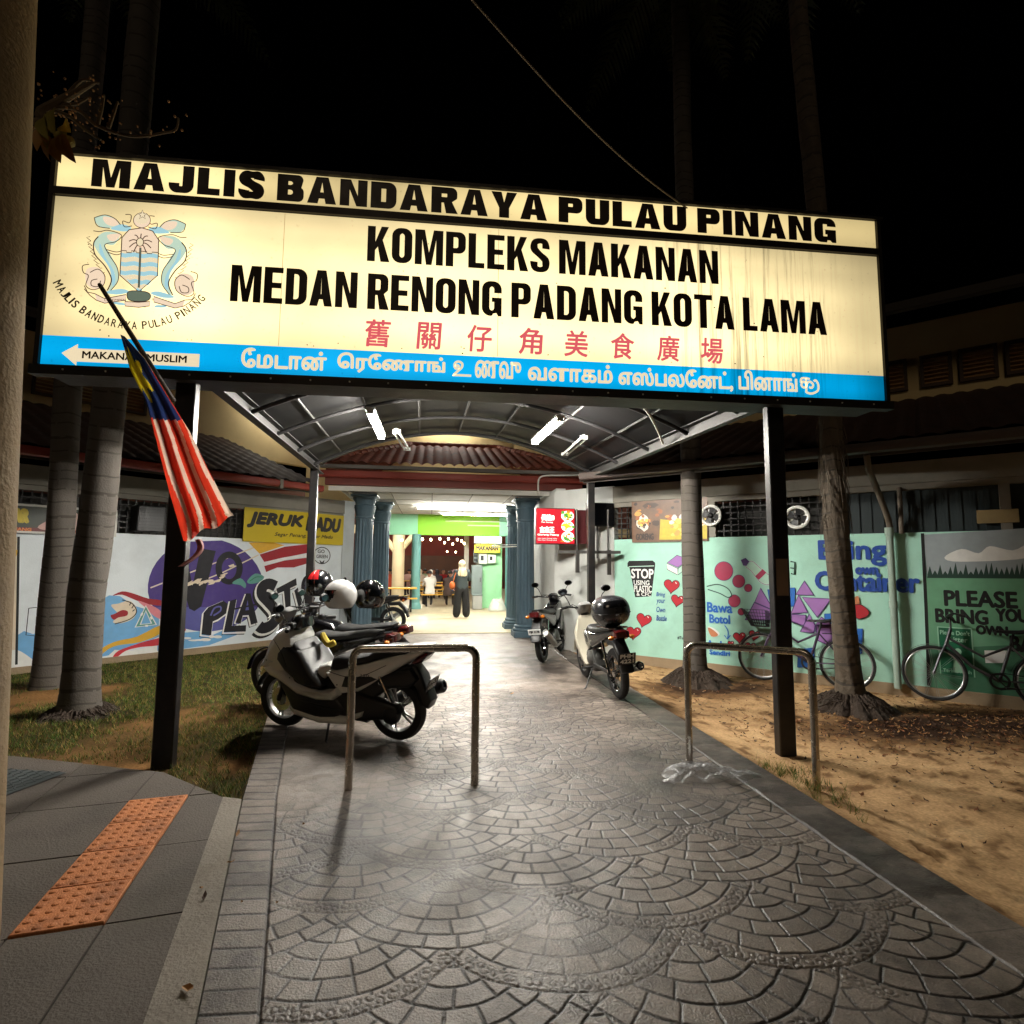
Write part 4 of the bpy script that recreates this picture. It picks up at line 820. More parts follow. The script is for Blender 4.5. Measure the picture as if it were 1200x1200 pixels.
for W, side in ((WL, 0), (WR, 1)):
    s1 = sR1 if side else sL1
    o = MB(); W.slab(o, s1, 13, -.12, TOPZ, -.16, 0); wob = B_(o, 'mural_wall', wr_m if side else wl_m, smooth=False)
    o = MB(); W.slab(o, 0, s1 - .002, -.12, 2.9, -.16, 0.004); w2 = B_(o, 'plain_wall', ww_m if side else wl_m, smooth=False)
    if side: wallR = wob; wallRw = w2
    else: wallL = wob
    o = MB(); W.slab(o, s1, 13, -.12, .045, 0.0, .03); B_(o, 'plinth', plm, smooth=False)
    o = MB(); W.slab(o, s1 + .003, 13, 2.60, 2.88, -.14, .05); W.slab(o, s1 + .003, 13, 2.52, 2.595, -.10, .02); B_(o, 'beam', beam_m, smooth=False)
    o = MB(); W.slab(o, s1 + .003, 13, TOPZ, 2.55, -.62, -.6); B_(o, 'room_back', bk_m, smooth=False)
    # piers and grilles
    a = s1 + .003; bay = 0
    while a < 12.5:
        b = a + (1.55 if not side else 1.62); o = MB(); W.slab(o, b, b + .10, TOPZ, 2.52, -.12, .01); B_(o, 'pier', beam_m, smooth=False)
        if side == 0 or a < 4.4:
            o = MB(); n = int((b - a) / .105)
            for k in range(1, n): W.slab(o, a + k * (b - a) / n - .009, a + k * (b - a) / n + .009, TOPZ + .002, 2.518, -.07, -.052)
            for k in range(1, 6): W.slab(o, a, b, TOPZ + k * .092 - .009, TOPZ + k * .092 + .009, -.0505, -.033)
            B_(o, 'window_grille', grm, smooth=False)
        else:
            o = MB(); W.slab(o, a, b, TOPZ, 2.52, -.09, -.06)
            for k in range(12): W.slab(o, a + k * .135, a + k * .135 + .05, TOPZ + .01, 2.51, -.058, -.045)
            B_(o, 'shutter', mat('shutter_teal', S(34, 44, 46), .6), smooth=False)
        a = b + .10; bay += 1
    # eave: soffit, gutter, roof, clerestory
    def rf(u, v, W=W, dz=0.):
        a = lerp(S0[W is WR], 13.2, u); d = lerp(.95, -3.05, v); z = lerp(2.93, 4.38, v)
        return W.pt(a, z + dz + .035 * abs(math.sin(a * math.pi / .24)) + .025 * ((v * 12) % 1 < .5), d)
    o = MB(); o.grid((lambda u, v: rf(1 - u, v, dz=.06)) if side else (lambda u, v: rf(u, v, dz=.06)), 240, 24); B_(o, 'roof', roof_m)
    o = MB(); o.add([W.pt(S0[side], 2.90, .94), W.pt(13.2, 2.90, .94), W.pt(13.2, 4.33, -3), W.pt(S0[side], 4.33, -3)], [(0, 1, 2, 3)]); W.slab(o, S0[side], 13.2, 2.84, 2.98, .92, .945); B_(o, 'soffit', soff_m, smooth=False)
    o = MB(); pr = [(0, .075), (-.06, .06), (-.075, 0), (-.055, -.055), (0, -.075), (.055, -.055), (.075, 0), (.06, .06)]
    vs = [W.pt(aa, 2.93 + q[1] * .9, 1.02 + q[0]) for aa in (S0[side], 13.2) for q in pr]; o.add(vs, [(i, i + 1, i + 9, i + 8) for i in range(7)] + [tuple(range(8))]); o.add([v for v in vs[8:]] , [(0, 1, 2, 3, 4, 5, 6, 7)])
    gt = B_(o, 'gutter', dgut if side else gut_m)
    o = MB(); W.slab(o, -3.2, 14, 4.1, 5.8, -3.2, -3.0); B_(o, 'clerestory_wall', cream_w, smooth=False)
    o = MB(); o.add([W.pt(-4, 5.72, -2.0), W.pt(14.5, 5.72, -2.0), W.pt(14.5, 7.2, -6), W.pt(-4, 7.2, -6), W.pt(-4, 5.86, -2.0), W.pt(14.5, 5.86, -2.0), W.pt(14.5, 7.34, -6), W.pt(-4, 7.34, -6)], [(0, 1, 2, 3), (4, 5, 6, 7), (0, 1, 5, 4)]); B_(o, 'upper_roof', soff_m, smooth=False)
    # louvre windows
    wins = ([(1036, 1065, 428, 466), (1077, 1118, 414, 460), (1122, 1172, 404, 455), (1176, 1230, 395, 448)] if side else [(132, 170, 452, 498), (84, 128, 446, 497), (38, 80, 440, 496)])
    for (u0, u1, v0, v1) in wins:
        A, Bq = W.pix(u0, v0, -3), W.pix(u1, v1, -3); a0, a1 = sorted((A[0], Bq[0])); z0, z1 = Bq[1] - .0, A[1]
        z0, z1 = 4.62, 5.18
        o = MB(); W.slab(o, a0, a1, z0, z0 + .05, -3, -2.95); W.slab(o, a0, a1, z1 - .05, z1, -3, -2.95); W.slab(o, a0, a0 + .05, z0 + .05, z1 - .05, -3, -2.95); W.slab(o, a1 - .05, a1, z0 + .05, z1 - .05, -3, -2.95)
        wf = B_(o, 'louvre_window', mat('louvre_frame', S(86, 66, 48), .7), smooth=False)
        o = MB(); n = 7
        for k in range(n):
            z = z0 + .07 + (z1 - z0 - .14) * k / (n - 1); c = W.pt((a0 + a1) / 2, z, -2.972); o.box(c, (a1 - a0 - .1, .05, .008), Matrix.Rotation(W.ang, 3, 'Z') @ Matrix.Rotation(.7 if side == 0 else .7, 3, 'X'))
        B_(o, 'slat_panel', mat('louvre_slat', S(170, 128, 84) if not side else S(150, 138, 120), .6), wf, smooth=False)
# central clerestory and porch
o = MB(); o.box((.3, 15.3, 4.6), (7.2, .2, 3.0)); B_(o, 'clerestory_wall', cream_w, smooth=False)
o = MB(); o.add([(-4, 14.4, 5.72), (4.6, 14.4, 5.72), (4.6, 18, 7.2), (-4, 18, 7.2)], [(0, 1, 2, 3)]); B_(o, 'upper_roof', soff_m, smooth=False)
o = MB(); o.box((-2.2, 14.4, 1.42), (.14, 2.0, 3.1)); B_(o, 'passage_wall', mat('passage_paint', S(110, 120, 126), .8, var=.1), smooth=False)
o = MB(); o.box((2.42, 13.0, 1.42), (.18, 5.4, 3.1)); B_(o, 'passage_wall', ww_m, smooth=False)
ceil_m = mat('ceiling_board', S(206, 204, 196), .85, var=.05, stain=.3, stcol=S(150, 144, 132)); gl_m = mat('ceiling_strip', S(120, 116, 108), .7)
o = MB(); o.box((.40, 13.95, 3.03), (4.5, 5.5, .06))
o.m(1)
for k in range(6): o.box((-1.7 + k * .85, 13.95, 2.998), (.022, 5.46, .008))
for k in range(5): o.box((.40, 11.9 + k * 1.1, 2.9985), (4.46, .022, .006))
B_(o, 'porch_ceiling', [ceil_m, gl_m], smooth=False)
o = MB(); o.box((.5, 11.12, 3.12), (5.1, .12, .17)); B_(o, 'fascia_board', mat('fascia_red', S(112, 50, 40), .6, var=.15), smooth=False)
o = MB(); vs = [Vector((x, 11.0 + q[0], 3.235 + q[1] * 1.0)) for x in (-2.15, 3.25) for q in pr]; o.add(vs, [(i, i + 1, i + 9, i + 8) for i in range(7)] + [(0, 1, 2, 3, 4, 5, 6, 7), (8, 9, 10, 11, 12, 13, 14, 15)]); B_(o, 'gutter', gut_m)
o = MB(); o.box((.5, 11.1, 3.40), (5.3, .10, .07)); B_(o, 'roof_edge', mat('roof_edge_grey', S(110, 104, 98), .7), smooth=False)
o = MB(); o.box((.5, 10.93, 2.945), (4.9, .035, .09)); B_(o, 'ceiling_edge', ceil_m, smooth=False)
def hip(u, v):
    x0, x1 = -2.2, 3.25; xa, xb = lerp(x0, -.55, v), lerp(x1, 1.65, v); a = lerp(xa, xb, u); row_ = math.floor(v * 13) / 13
    y = lerp(10.98, 14.2, v); z = lerp(3.42, 4.50, v) + .05 * abs(math.sin(a * math.pi / .21)) + .03 * (1 - (v * 13) % 1); return Vector((a, y, z))
o = MB(); o.grid(hip, 208, 52)
def hips(k):
    def g(u, v):
        ya = lerp(10.98, 14.2, v); yy = lerp(ya, 15.2, u); xe = lerp(-2.2, -.55, v) if k < 0 else lerp(3.25, 1.65, v)
        return Vector((xe, yy, lerp(3.42, 4.50, v) + .05 * abs(math.sin(yy * math.pi / .21)) + .03 * (1 - (v * 13) % 1)))
    return g
o.grid(hips(-1), 60, 40); o.grid(hips(1), 60, 40)
por_tile = mat('porch_tile_clay', S(150, 74, 50), .7, var=.3, sc_=9, bump=.25, bsc=40, stain=.6, stcol=S(50, 42, 36), stsc=4)
B_(o, 'porch_roof', por_tile)
o = MB()
for k in range(14):   # ridge caps along hips and ridge
    o.lathe([(.10, -.12), (.085, .12)], (-.55 + k * .17, 14.2, 4.53), 10, 'X')
for sgn, xa, xb in ((1, -2.2, -.55), (-1, 3.25, 1.65)):
    a, b = Vector((xa, 10.98, 3.46)), Vector((xb, 14.2, 4.54))
    for k in range(16): o.tube([a.lerp(b, k / 16), a.lerp(b, (k + 1.1) / 16)], [.095, .078], 10)
B_(o, 'ridge_cap', por_tile)
# columns
colm = mat('column_paint_blue', S(84, 108, 122), .55, var=.08, sc_=5, bump=.08, stain=.4, stcol=S(60, 80, 92), stsc=5)
def column(x, y, H=2.95, R=.20, m=colm):
    o = MB(); n = 96; prof = [(z, R * (1 - .10 * (z - .28) / (H - .8))) for z in np.linspace(.28, H - .5, 12)]
    vs = []
    for (z, r) in prof:
        for k in range(n):
            t = 2 * math.pi * k / n; fl = max(0, math.cos(14 * t)) ** .6 * .030; rr_ = r - fl * (1 if .33 < z < H - .56 else .0); vs.append((x + rr_ * math.cos(t), y + rr_ * math.sin(t), z))
    o.add(vs, [(i * n + k, i * n + (k + 1) % n, (i + 1) * n + (k + 1) % n, (i + 1) * n + k) for i in range(len(prof) - 1) for k in range(n)])
    c = B_(o, 'column', m, angle=60)
    o = MB(); o.box((x, y, .06), (R * 2.7, R * 2.7, .13), bev=.01); o.lathe([(R * 1.3, .125), (R * 1.36, .15), (R * 1.3, .18), (R * 1.12, .195), (R * 1.2, .22), (R * 1.12, .25), (R, .262), (R * .98, .29)], (x, y, 0), 32); B_(o, 'base', m, c)
    o = MB(); r = R * .9; o.lathe([(r, -.50), (r * 1.12, -.49), (r * 1.12, -.46), (r, -.45), (r * 1.02, -.36), (r * 1.16, -.24), (r * 1.22, -.22), (r * 1.08, -.2), (r * 1.12, -.14), (r * 1.38, -.06), (r * 1.42, -.045)], (x, y, H), 32)
    for k in range(12):
        t = 2 * math.pi * k / 12
        for (z0, z1, ro) in ((-.44, -.25, 1.28), (-.25, -.08, 1.5)):
            q = [Vector((x + r * f_2 * math.cos(t + w_2), y + r * f_2 * math.sin(t + w_2), H + zz_)) for f_2, w_2, zz_ in ((1.02, -.16, z0), (1.02, .16, z0), (1.12, .18, (z0 + z1) / 2), (1.12, -.18, (z0 + z1) / 2), (ro, .07, z1), (ro, -.07, z1), (ro * .97, 0, z1 - .05))]
            o.add(q, [(0, 1, 2, 3), (3, 2, 4, 5), (5, 4, 6)])
    o.box((x, y, H - .022), (R * 2.7, R * 2.7, .045), bev=.006); B_(o, 'capital', m, c)
for (x, y) in ((-1.39, 12.0), (2.03, 12.0), (-1.16, 13.4), (2.03, 13.55)): column(x, y)
# right hand drain pipes
pvc = mat('drain_pipe_pale', S(150, 170, 158), .6, var=.1, stain=.35, stcol=S(96, 104, 96), stsc=6)
a_, _z = WR.pix(1047, 700); o = MB(); q = lambda s_, z, d=.10: WR.pt(s_, z, d)
o.tube([q(a_, .0), q(a_, 1.98)], .042, 14); o.lathe([(.052, 0), (.052, .09)], q(a_, 1.0), 14); o.lathe([(.052, 0), (.052, .1)], q(a_, 1.93), 14)
o.m(1); o.tube([tuple(p) for p in smooth2([tuple(q(a_, 1.95)), tuple(q(a_, 2.12, .12)), tuple(q(a_ - .10, 2.55, .5)), tuple(q(a_ - .13, 2.68, .85)), tuple(q(a_ - .14, 2.86, .98))], 5)], .036, 12)
o.tube([q(a_ + .13, 1.95), q(a_ + .13, 2.55, .04)], .028, 10); B_(o, 'drain_pipe', [pvc, mat('pipe_brown', S(96, 86, 74), .7, var=.2)])
o = MB(); e_ = WL.pix(293, 565)[0]; WL.slab(o, e_ - .03, e_ + .03, 2.84, 3.0, 1.02, 1.10); B_(o, 'gutter_bracket', beam_m, smooth=False)
# conduit on the porch corner
o = MB(); p = [P(631, 580, 10.8), P(631, 565, 10.75), P(636, 558, 10.7), P(660, 557, 10.6), P(686, 557, 10.2)]; o.tube(smooth2([tuple(x) for x in p], 4), .018, 8); B_(o, 'conduit', mat('white_pvc', S(206, 202, 192), .5))
# ================================================================ MURALS
def painter(W, col_list, d0=.002):
    o = MB(); st = {'d': d0}
    mats = [mat('paint_%d_%d_%d' % c, S(*c), .65, var=.16, sc_=11, stain=.32, stcol=S(*[int(.72 * q + (40 if sum(c) > 200 else 6)) for q in c]), stsc=9) for c in col_list]; idx = {c: i for i, c in enumerate(col_list)}
    def fill(c, pts, sm=0, holes=()):
        st['d'] += .00006; o.m(idx[c]); d = st['d']; pts = smooth2(pts, sm, True) if sm else pts
        o.poly([[W.pix(*p) for p in pts]] + [[W.pix(*p) for p in h] for h in holes], lambda a, z: W.pt(a, z, d))
    def line(c, pts, wd, sm=4, closed=False):
        st['d'] += .00006; o.m(idx[c]); d = st['d']; pts = smooth2(pts, sm, closed) if sm else pts
        o.strip([W.pix(*p) for p in pts], wd, lambda a, z: W.pt(a, z, d), closed)
    def word(c, t, u0, v0, u1, v1, bold=.006, shear=0., rot=0.):
        """word filling the photo box from left-bottom (u0, v0) to right-top (u1, v1)"""
        st['d'] += .0001; o.m(idx[c]); d = st['d']; A, Bq = W.pix(u0, v0), W.pix(u1, v1)
        C2 = W.pix(u1, v0)
        flip = W is WL; wd = abs(C2[0] - A[0]); ht = abs(W.pix(u0, v1)[1] - A[1])
        F = (lambda dd: (lambda a, z: W.pt(2 * A[0] - a if flip else a, z, dd)))
        put_text(o, t, F, A[0], A[1], wd, ht, bold=bold, shear=shear, rot=rot, d=d); st['d'] += .0005
    return o, fill, line, word, mats
cN, cK, cW, cRd, cPk, cYe, cBl, cPu, cPb, cGr, cTe, cCr = (12, 10, 20), (14, 13, 15), (226, 226, 222), (150, 26, 36), (214, 130, 140), (216, 168, 50), (110, 168, 214), (66, 46, 120), (84, 84, 150), (40, 120, 84), (92, 150, 140), (216, 200, 176)
cR2, cBB = (196, 48, 60), (40, 110, 190)
o, fill, line, word, pm_ = painter(WL, [cN, cK, cW, cRd, cPk, cYe, cBl, cPu, cPb, cGr, cTe, cCr, cR2, cBB])
A = lambda *p: [(x / 4.615, 560 + y / 4.615) for x, y in p]; Bz = lambda *p: [(160 + x / 4.615, 600 + y / 4.615) for x, y in p]
fill(cCr, A((-150, 322), (95, 322), (88, 1010), (-150, 1060)))
fill(cBl, A((95, 850), (130, 828), (180, 845), (330, 800), (420, 790), (480, 850), (500, 980), (330, 1000), (92, 1015)))
fill(cW, A((20, 960), (90, 930), (180, 985), (200, 1010), (20, 1030)), 4)
fill(cBl, A((480, 980), (500, 760), (530, 670), (590, 635), (650, 640), (720, 690), (860, 730), (860, 860), (640, 950)), 0)
fill(cW, A((560, 985), (620, 930), (720, 935), (850, 900), (990, 850), (1000, 905), (860, 940), (620, 985)))
fill(cBl, A((850, 870), (960, 840), (1080, 830), (1150, 850), (1260, 800), (1280, 850), (1130, 905), (950, 930), (850, 935)))
fill(cPu, [(241 + 68 * math.cos(t), 690 - (59 if math.sin(t) > 0 else 50) * math.sin(t) ) for t in np.linspace(0, 6.283, 40)[:-1] if 690 - 59 * math.sin(t) > 633])
fill(cPb, [(241 + 66 * math.cos(t), 690 + 50 * math.sin(t)) for t in np.linspace(.45, 2.7, 20)])
line(cCr, Bz((75, 410), (400, 285), (640, 190)), .022, 0); line(cCr, Bz((220, 425), (460, 330), (660, 232)), .022, 0)
fill(cRd, A((608, 638), (660, 614), (720, 625), (800, 652), (870, 662), (880, 690), (800, 684), (730, 660), (660, 632)), 3)
fill(cPk, A((745, 664), (820, 690), (870, 722), (870, 762), (830, 745), (790, 705)), 3)
fill(cYe, A((492, 978), (560, 915), (640, 880), (740, 858), (870, 795), (870, 840), (760, 888), (640, 905), (580, 930), (530, 972)), 3)
fill(cR2, A((610, 968), (640, 935), (720, 905), (800, 880), (870, 862), (985, 815), (1000, 830), (920, 872), (860, 905), (760, 915), (680, 935), (632, 970)), 3)
fill(cCr, A((600, 690), (640, 680), (700, 665), (740, 710), (720, 760), (660, 785), (610, 780), (640, 740)), 4); line(cK, A((660, 660), (715, 680), (738, 725), (700, 765), (620, 790)), .014)
fill(cRd, A((597, 745), (620, 735), (660, 715), (690, 722), (685, 745), (640, 755), (615, 768)), 4)
for p in (A((708, 672), (700, 690)), A((722, 690), (712, 705)), A((728, 712), (716, 722))): line(cK, p, .014, 0)
tri = A((788, 705), (832, 790), (745, 800)); line(cW, tri, .10, 0, True); line(cTe, tri, .055, 0, True); line(cW, A((770, 730), (762, 745)), .03, 0); line(cW, A((800, 800), (785, 800)), .03, 0); line(cW, A((815, 750), (820, 765)), .03, 0)
line(cK, A((155, 705), (140, 850), (195, 855)), .01, 0); line(cK, A((155, 705), (200, 700)), .01, 0); fill(cW, A((470, 700), (520, 690), (535, 740), (515, 800), (480, 800)), 4); line(cK, A((520, 690), (538, 740), (515, 800)), .02)
fill(cBB, A((322, 500), (380, 490), (400, 540), (380, 600), (335, 605), (318, 560)), 4); line(cK, A((345, 545), (365, 555), (380, 548)), .012)
word(cN, 'HARI', 322 / 4.615, 560 + 455 / 4.615, 395 / 4.615, 560 + 415 / 4.615, .004); line(cK, A((322, 365), (395, 362)), .012, 0); line(cK, A((322, 495), (395, 490)), .012, 0); line(cK, A((545, 370), (548, 440), (530, 560)), .03)
line(cK, A((100, 318), (95, 660), (88, 1010)), .028, 0); fill(cN, A((30, 390), (48, 375), (60, 410), (45, 435)), 4); fill(cYe, A((55, 355), (90, 345), (75, 365)), 3); line(cYe, A((40, 440), (80, 425), (90, 390)), .02); line(cRd, A((12, 800), (38, 840), (25, 890), (5, 910)), .04)
# NO PLASTIC
fill(cRd, Bz((665, 230), (800, 188), (940, 172), (940, 218), (800, 246), (690, 270)), 0); fill(cRd, Bz((690, 292), (800, 262), (935, 245), (935, 275), (850, 300), (760, 300), (700, 325)), 0); fill(cYe, Bz((605, 165), (735, 163), (800, 180), (665, 226)), 0); line(cW, Bz((685, 280), (800, 252), (935, 232)), .05)
for c, dx, dy in ((cN, 0, 0),):
    fill(c, Bz((226, 522), (222, 205), (262, 195), (302, 400), (345, 197), (428, 210), (350, 510), (312, 536), (284, 522), (256, 420), (250, 522)))
    fill(c, Bz(*ell(500, 303, 74, 90)), 0, [Bz(*ell(500, 306, 40, 57))])
Ls = [[(350, 662), (362, 545), (388, 515), (470, 480), (503, 505), (488, 545), (440, 580), (412, 592), (402, 668)], [(470, 650), (505, 480), (540, 470), (515, 616), (592, 612), (590, 646)], [(534, 598), (592, 440), (616, 440), (654, 598), (618, 610), (606, 556), (574, 558), (562, 604)], [(755, 415), (862, 358), (866, 395), (830, 412), (834, 550), (808, 556), (796, 428), (762, 442)], [(852, 425), (872, 408), (894, 500), (874, 512)]]
for L in Ls: line(cK, Bz(*[(x - 9, y + 14) for x, y in L]), .018, 0, True); 
for L in Ls: line(cW, Bz(*[(x - 4, y + 6) for x, y in L]), .035, 0, True); fill(cN, Bz(*L))
fill(cPb, Bz((588, 532), (600, 476), (607, 530))); line(cN, Bz((530, 524), (655, 498)), .030, 0); line(cPb, Bz((400, 560), (420, 520), (452, 512), (452, 535), (415, 560)), .03, 3)
S_ = Bz((752, 402), (715, 388), (682, 405), (678, 445), (712, 485), (748, 530), (752, 580), (722, 615), (682, 628), (660, 615)); line(cK, [(x - 3, y + 4) for x, y in S_], .26); line(cW, [(x - 1, y + 1.5) for x, y in S_], .25); line(cN, S_, .205)
C_ = Bz((945, 350), (915, 365), (905, 410), (925, 460), (960, 480)); line(cN, C_, .13)
for k in range(16):
    x = random.choice((random.gauss(430, 45), random.gauss(330, 25))); y = 400 + (x - 380) * -.12 + random.gauss(0, 32) if x > 380 else random.gauss(383, 10); w_, h_ = random.uniform(10, 34), random.uniform(5, 12)
    fill(cCr, Bz(*[(x + w_ * math.cos(t) * random.uniform(.6, 1.2), y - .35 * w_ * math.cos(t) + h_ * math.sin(t) * random.uniform(.5, 1.2)) for t in np.linspace(0, 6.28, 10)[:-1]]))
fill(cCr, Bz((495, 290), (525, 280), (530, 293), (505, 300)))
fill(cTe, Bz((515, 385), (560, 358), (590, 388), (585, 412), (560, 395)), 3); fill(cTe, Bz((598, 372), (640, 333), (690, 350), (660, 380), (612, 388)), 3); line(cGr, Bz((610, 375), (645, 352), (680, 352)), .016)
for k in range(7): x = 240 + k * 33; fill(cW, Bz(*ell(x, 690 + random.uniform(-8, 14) - k * 3, random.uniform(16, 30), random.uniform(4, 9), 10)))
B_(o, 'wall_painting', pm_, wallL, smooth=False)
# round green pledge stamp on the plain wall next to the banner
o, fill, line, word, pm_ = painter(WL, [cK, cGr], .008)
line(cK, ell(377, 651, 9.6, 9.6, 24), .018, 0, True); word(cK, 'GO', 372, 648, 380, 644, .002); word(cK, 'GREEN', 370.5, 654, 383.5, 650, .002); fill(cK, [(374, 656), (377, 659), (380, 656), (379, 660), (377, 661), (375, 660)])
B_(o, 'wall_painting', pm_, wallL, smooth=False)
# right wall
cHr, cPi, cLv, cPd, cBu, cBd, cMi, cBr, cOl, cSky, cGn, cGd = (176, 30, 44), (168, 52, 84), (156, 110, 176), (78, 56, 110), (36, 104, 190), (24, 66, 150), (180, 220, 200), (190, 120, 80), (30, 60, 50), (150, 160, 164), (104, 158, 124), (66, 116, 88)
o, fill, line, word, pm_ = painter(WR, [cK, cW, cHr, cPi, cLv, cPd, cBu, cBd, cMi, cBr, cSky, cGn, cGd, cOl, cN])
Cz = lambda *p: [(720 + x / 4.286, 560 + y / 4.286) for x, y in p]; Dz = lambda *p: [(940 + x / 3, 440 + y / 3) for x, y in p]
fill(cK, Cz((66, 428), (74, 417), (192, 415), (205, 426), (205, 442), (186, 595), (105, 600), (76, 450), (66, 446))); line(cMi, Cz((72, 446), (200, 442)), .012, 0)
word(cW, 'STOP', *Cz((86, 503))[0], *Cz((196, 458))[0], .006); word(cW, 'USING', *Cz((98, 537))[0], *Cz((176, 514))[0], .002); word(cW, 'PLASTIC', *Cz((100, 572))[0], *Cz((188, 540))[0], .003); word(cW, '& CFC', *Cz((112, 592))[0], *Cz((184, 574))[0], .001)
def box_(x, y): pass
fill(cLv, Cz((265, 426), (315, 388), (372, 410), (320, 450))); fill(cW, Cz((263, 429), (318, 455), (318, 487), (266, 460))); fill(cMi, Cz((321, 455), (372, 414), (370, 447), (321, 487)))
for L in (Cz((265, 426), (315, 388), (372, 410), (320, 450)), Cz((263, 429), (318, 455), (318, 487), (266, 460)), Cz((321, 455), (372, 414), (370, 447), (321, 487))): line(cK, L, .009, 0, True)
def heart(x, y, s, tilt=0., c=cHr):
    pts = []
    for t in np.linspace(0, 2 * math.pi, 30)[:-1]:
        hx = 16 * math.sin(t) ** 3 / 17; hy = -(13 * math.cos(t) - 5 * math.cos(2 * t) - 2 * math.cos(3 * t) - math.cos(4 * t)) / 17
        pts.append((x + s / 2 * (hx * math.cos(tilt) - hy * math.sin(tilt)), y + s / 2 * (hx * math.sin(tilt) + hy * math.cos(tilt))))
    fill(c, Cz(*pts)); line(cN, Cz(*pts), .010, 0, True); line((226, 226, 222), Cz((x + s * .22, y - s * .22), (x + s * .3, y - s * .12)), .012, 0)
for h_ in ((288, 542, 84, .1), (318, 615, 72, .2), (148, 713, 82, .25), (97, 777, 78, .1), (628, 800, 66, 0), (585, 831, 32, 0), (704, 790, 62, .2), (684, 850, 62, .1), (1180, 905, 1, 0)): heart(*h_)
for t_, y in (('Bring', 600), ('your', 636), ('Own', 673), ('Bottle', 716)): word(cBd, t_, *Cz((212, y))[0], *Cz((256 if t_ != 'Bottle' else 264, y - 26))[0], .001, shear=.2)
word(cK, '#Tun P', *Cz((318, 810))[0], *Cz((368, 794))[0], .001)
for x, y, r in ((550, 468, 46), (625, 519, 31), (673, 553, 19), (603, 618, 30), (638, 672, 17)): fill(cPi, Cz(*ell(x, y, r, r * 1.03))); line(cPd, Cz(*ell(x, y, r, r * 1.03)), .008, 0, True)
bot = [(660, 442), (690, 418), (735, 455), (778, 490), (795, 515), (785, 532), (762, 536), (730, 520), (690, 470)]
fill(cMi, Cz(*bot)); line(cW, Cz(*bot), .016, 4, True); line(cPd, Cz(*bot), .006, 4, True); fill(cPi, Cz((708, 494), (745, 458), (764, 476), (726, 512))); fill(cPd, Cz((636, 412), (660, 402), (678, 420), (664, 442), (648, 440)))
line(cOl, Cz((465, 545), (520, 535), (570, 555), (590, 590), (570, 600), (530, 580), (470, 560)), .014); fill(cW, Cz((470, 750), (500, 755), (530, 785), (490, 798)), 3); fill(cBr, Cz((470, 752), (500, 765), (522, 790), (488, 796)), 3)
word(cBu, 'Bawa', *Cz((468, 672))[0], *Cz((592, 625))[0], .006); word(cBu, 'Botol', *Cz((480, 726))[0], *Cz((580, 686))[0], .006); word(cBu, 'Anda', *Cz((468, 855))[0], *Cz((560, 815))[0], .007); word(cBu, 'Sendiri', *Cz((480, 884))[0], *Cz((580, 862))[0], .005)
line(cBu, Cz((555, 740), (572, 770), (570, 808)), .014); line(cBu, Cz((554, 790), (568, 810), (584, 790)), .014, 0); fill(cBu, Cz((372, 640), (352, 690), (366, 745), (376, 745)), 3)
SQ = [Cz((770, 562), (908, 552), (905, 645), (785, 642)), Cz((1056, 684), (1125, 678), (1122, 760), (1060, 760)), Cz((925, 862), (1005, 852), (1000, 950), (920, 950)), Dz((80, 838), (130, 836), (128, 895), (82, 897)), Dz((182, 890), (212, 890), (210, 978), (182, 980))]
for q_ in SQ: fill(cBu, q_); line(cBd, q_, .010, 0, True)
for q_ in ([(735, 553), (800, 662), (706, 624)], [(704, 626), (800, 666), (780, 715), (658, 712)], [(955, 518), (1003, 590), (912, 586)], [(926, 588), (972, 676), (888, 680)], [(945, 600), (1088, 608), (1020, 700)], [(890, 684), (962, 690), (958, 745), (892, 722)], [(980, 684), (1010, 742), (1002, 778), (935, 772)], [(1040, 698), (1098, 742), (1010, 738)], [(1014, 742), (1106, 744), (1088, 846), (1020, 815)]): q_ = Cz(*q_); fill(cLv, q_); line(cPd, q_, .018, 0, True)
line(cOl, Cz((885, 420), (908, 424), (905, 485), (888, 480)), .02, 0); line(cOl, Cz((884, 452), (908, 455)), .016, 0)
word(cBd, 'Bring', *Dz((62, 666))[0], *Dz((298, 582))[0], .012); word(cBd, 'x', *Dz((90, 678))[0], *Dz((108, 656))[0], .006); word(cBd, 'own', *Dz((190, 698))[0], *Dz((266, 676))[0], .010); word(cBd, 'Container', *Dz((50, 752))[0], *Dz((412, 690))[0], .013)
fill(cBr, Dz((178, 790), (196, 775), (202, 800), (188, 820)), 3); fill(cHr, Dz((182, 812), (205, 805), (236, 830), (222, 850), (190, 852)), 4); line(cN, Dz((182, 812), (205, 805), (236, 830), (222, 850), (190, 852)), .008, 4, True)
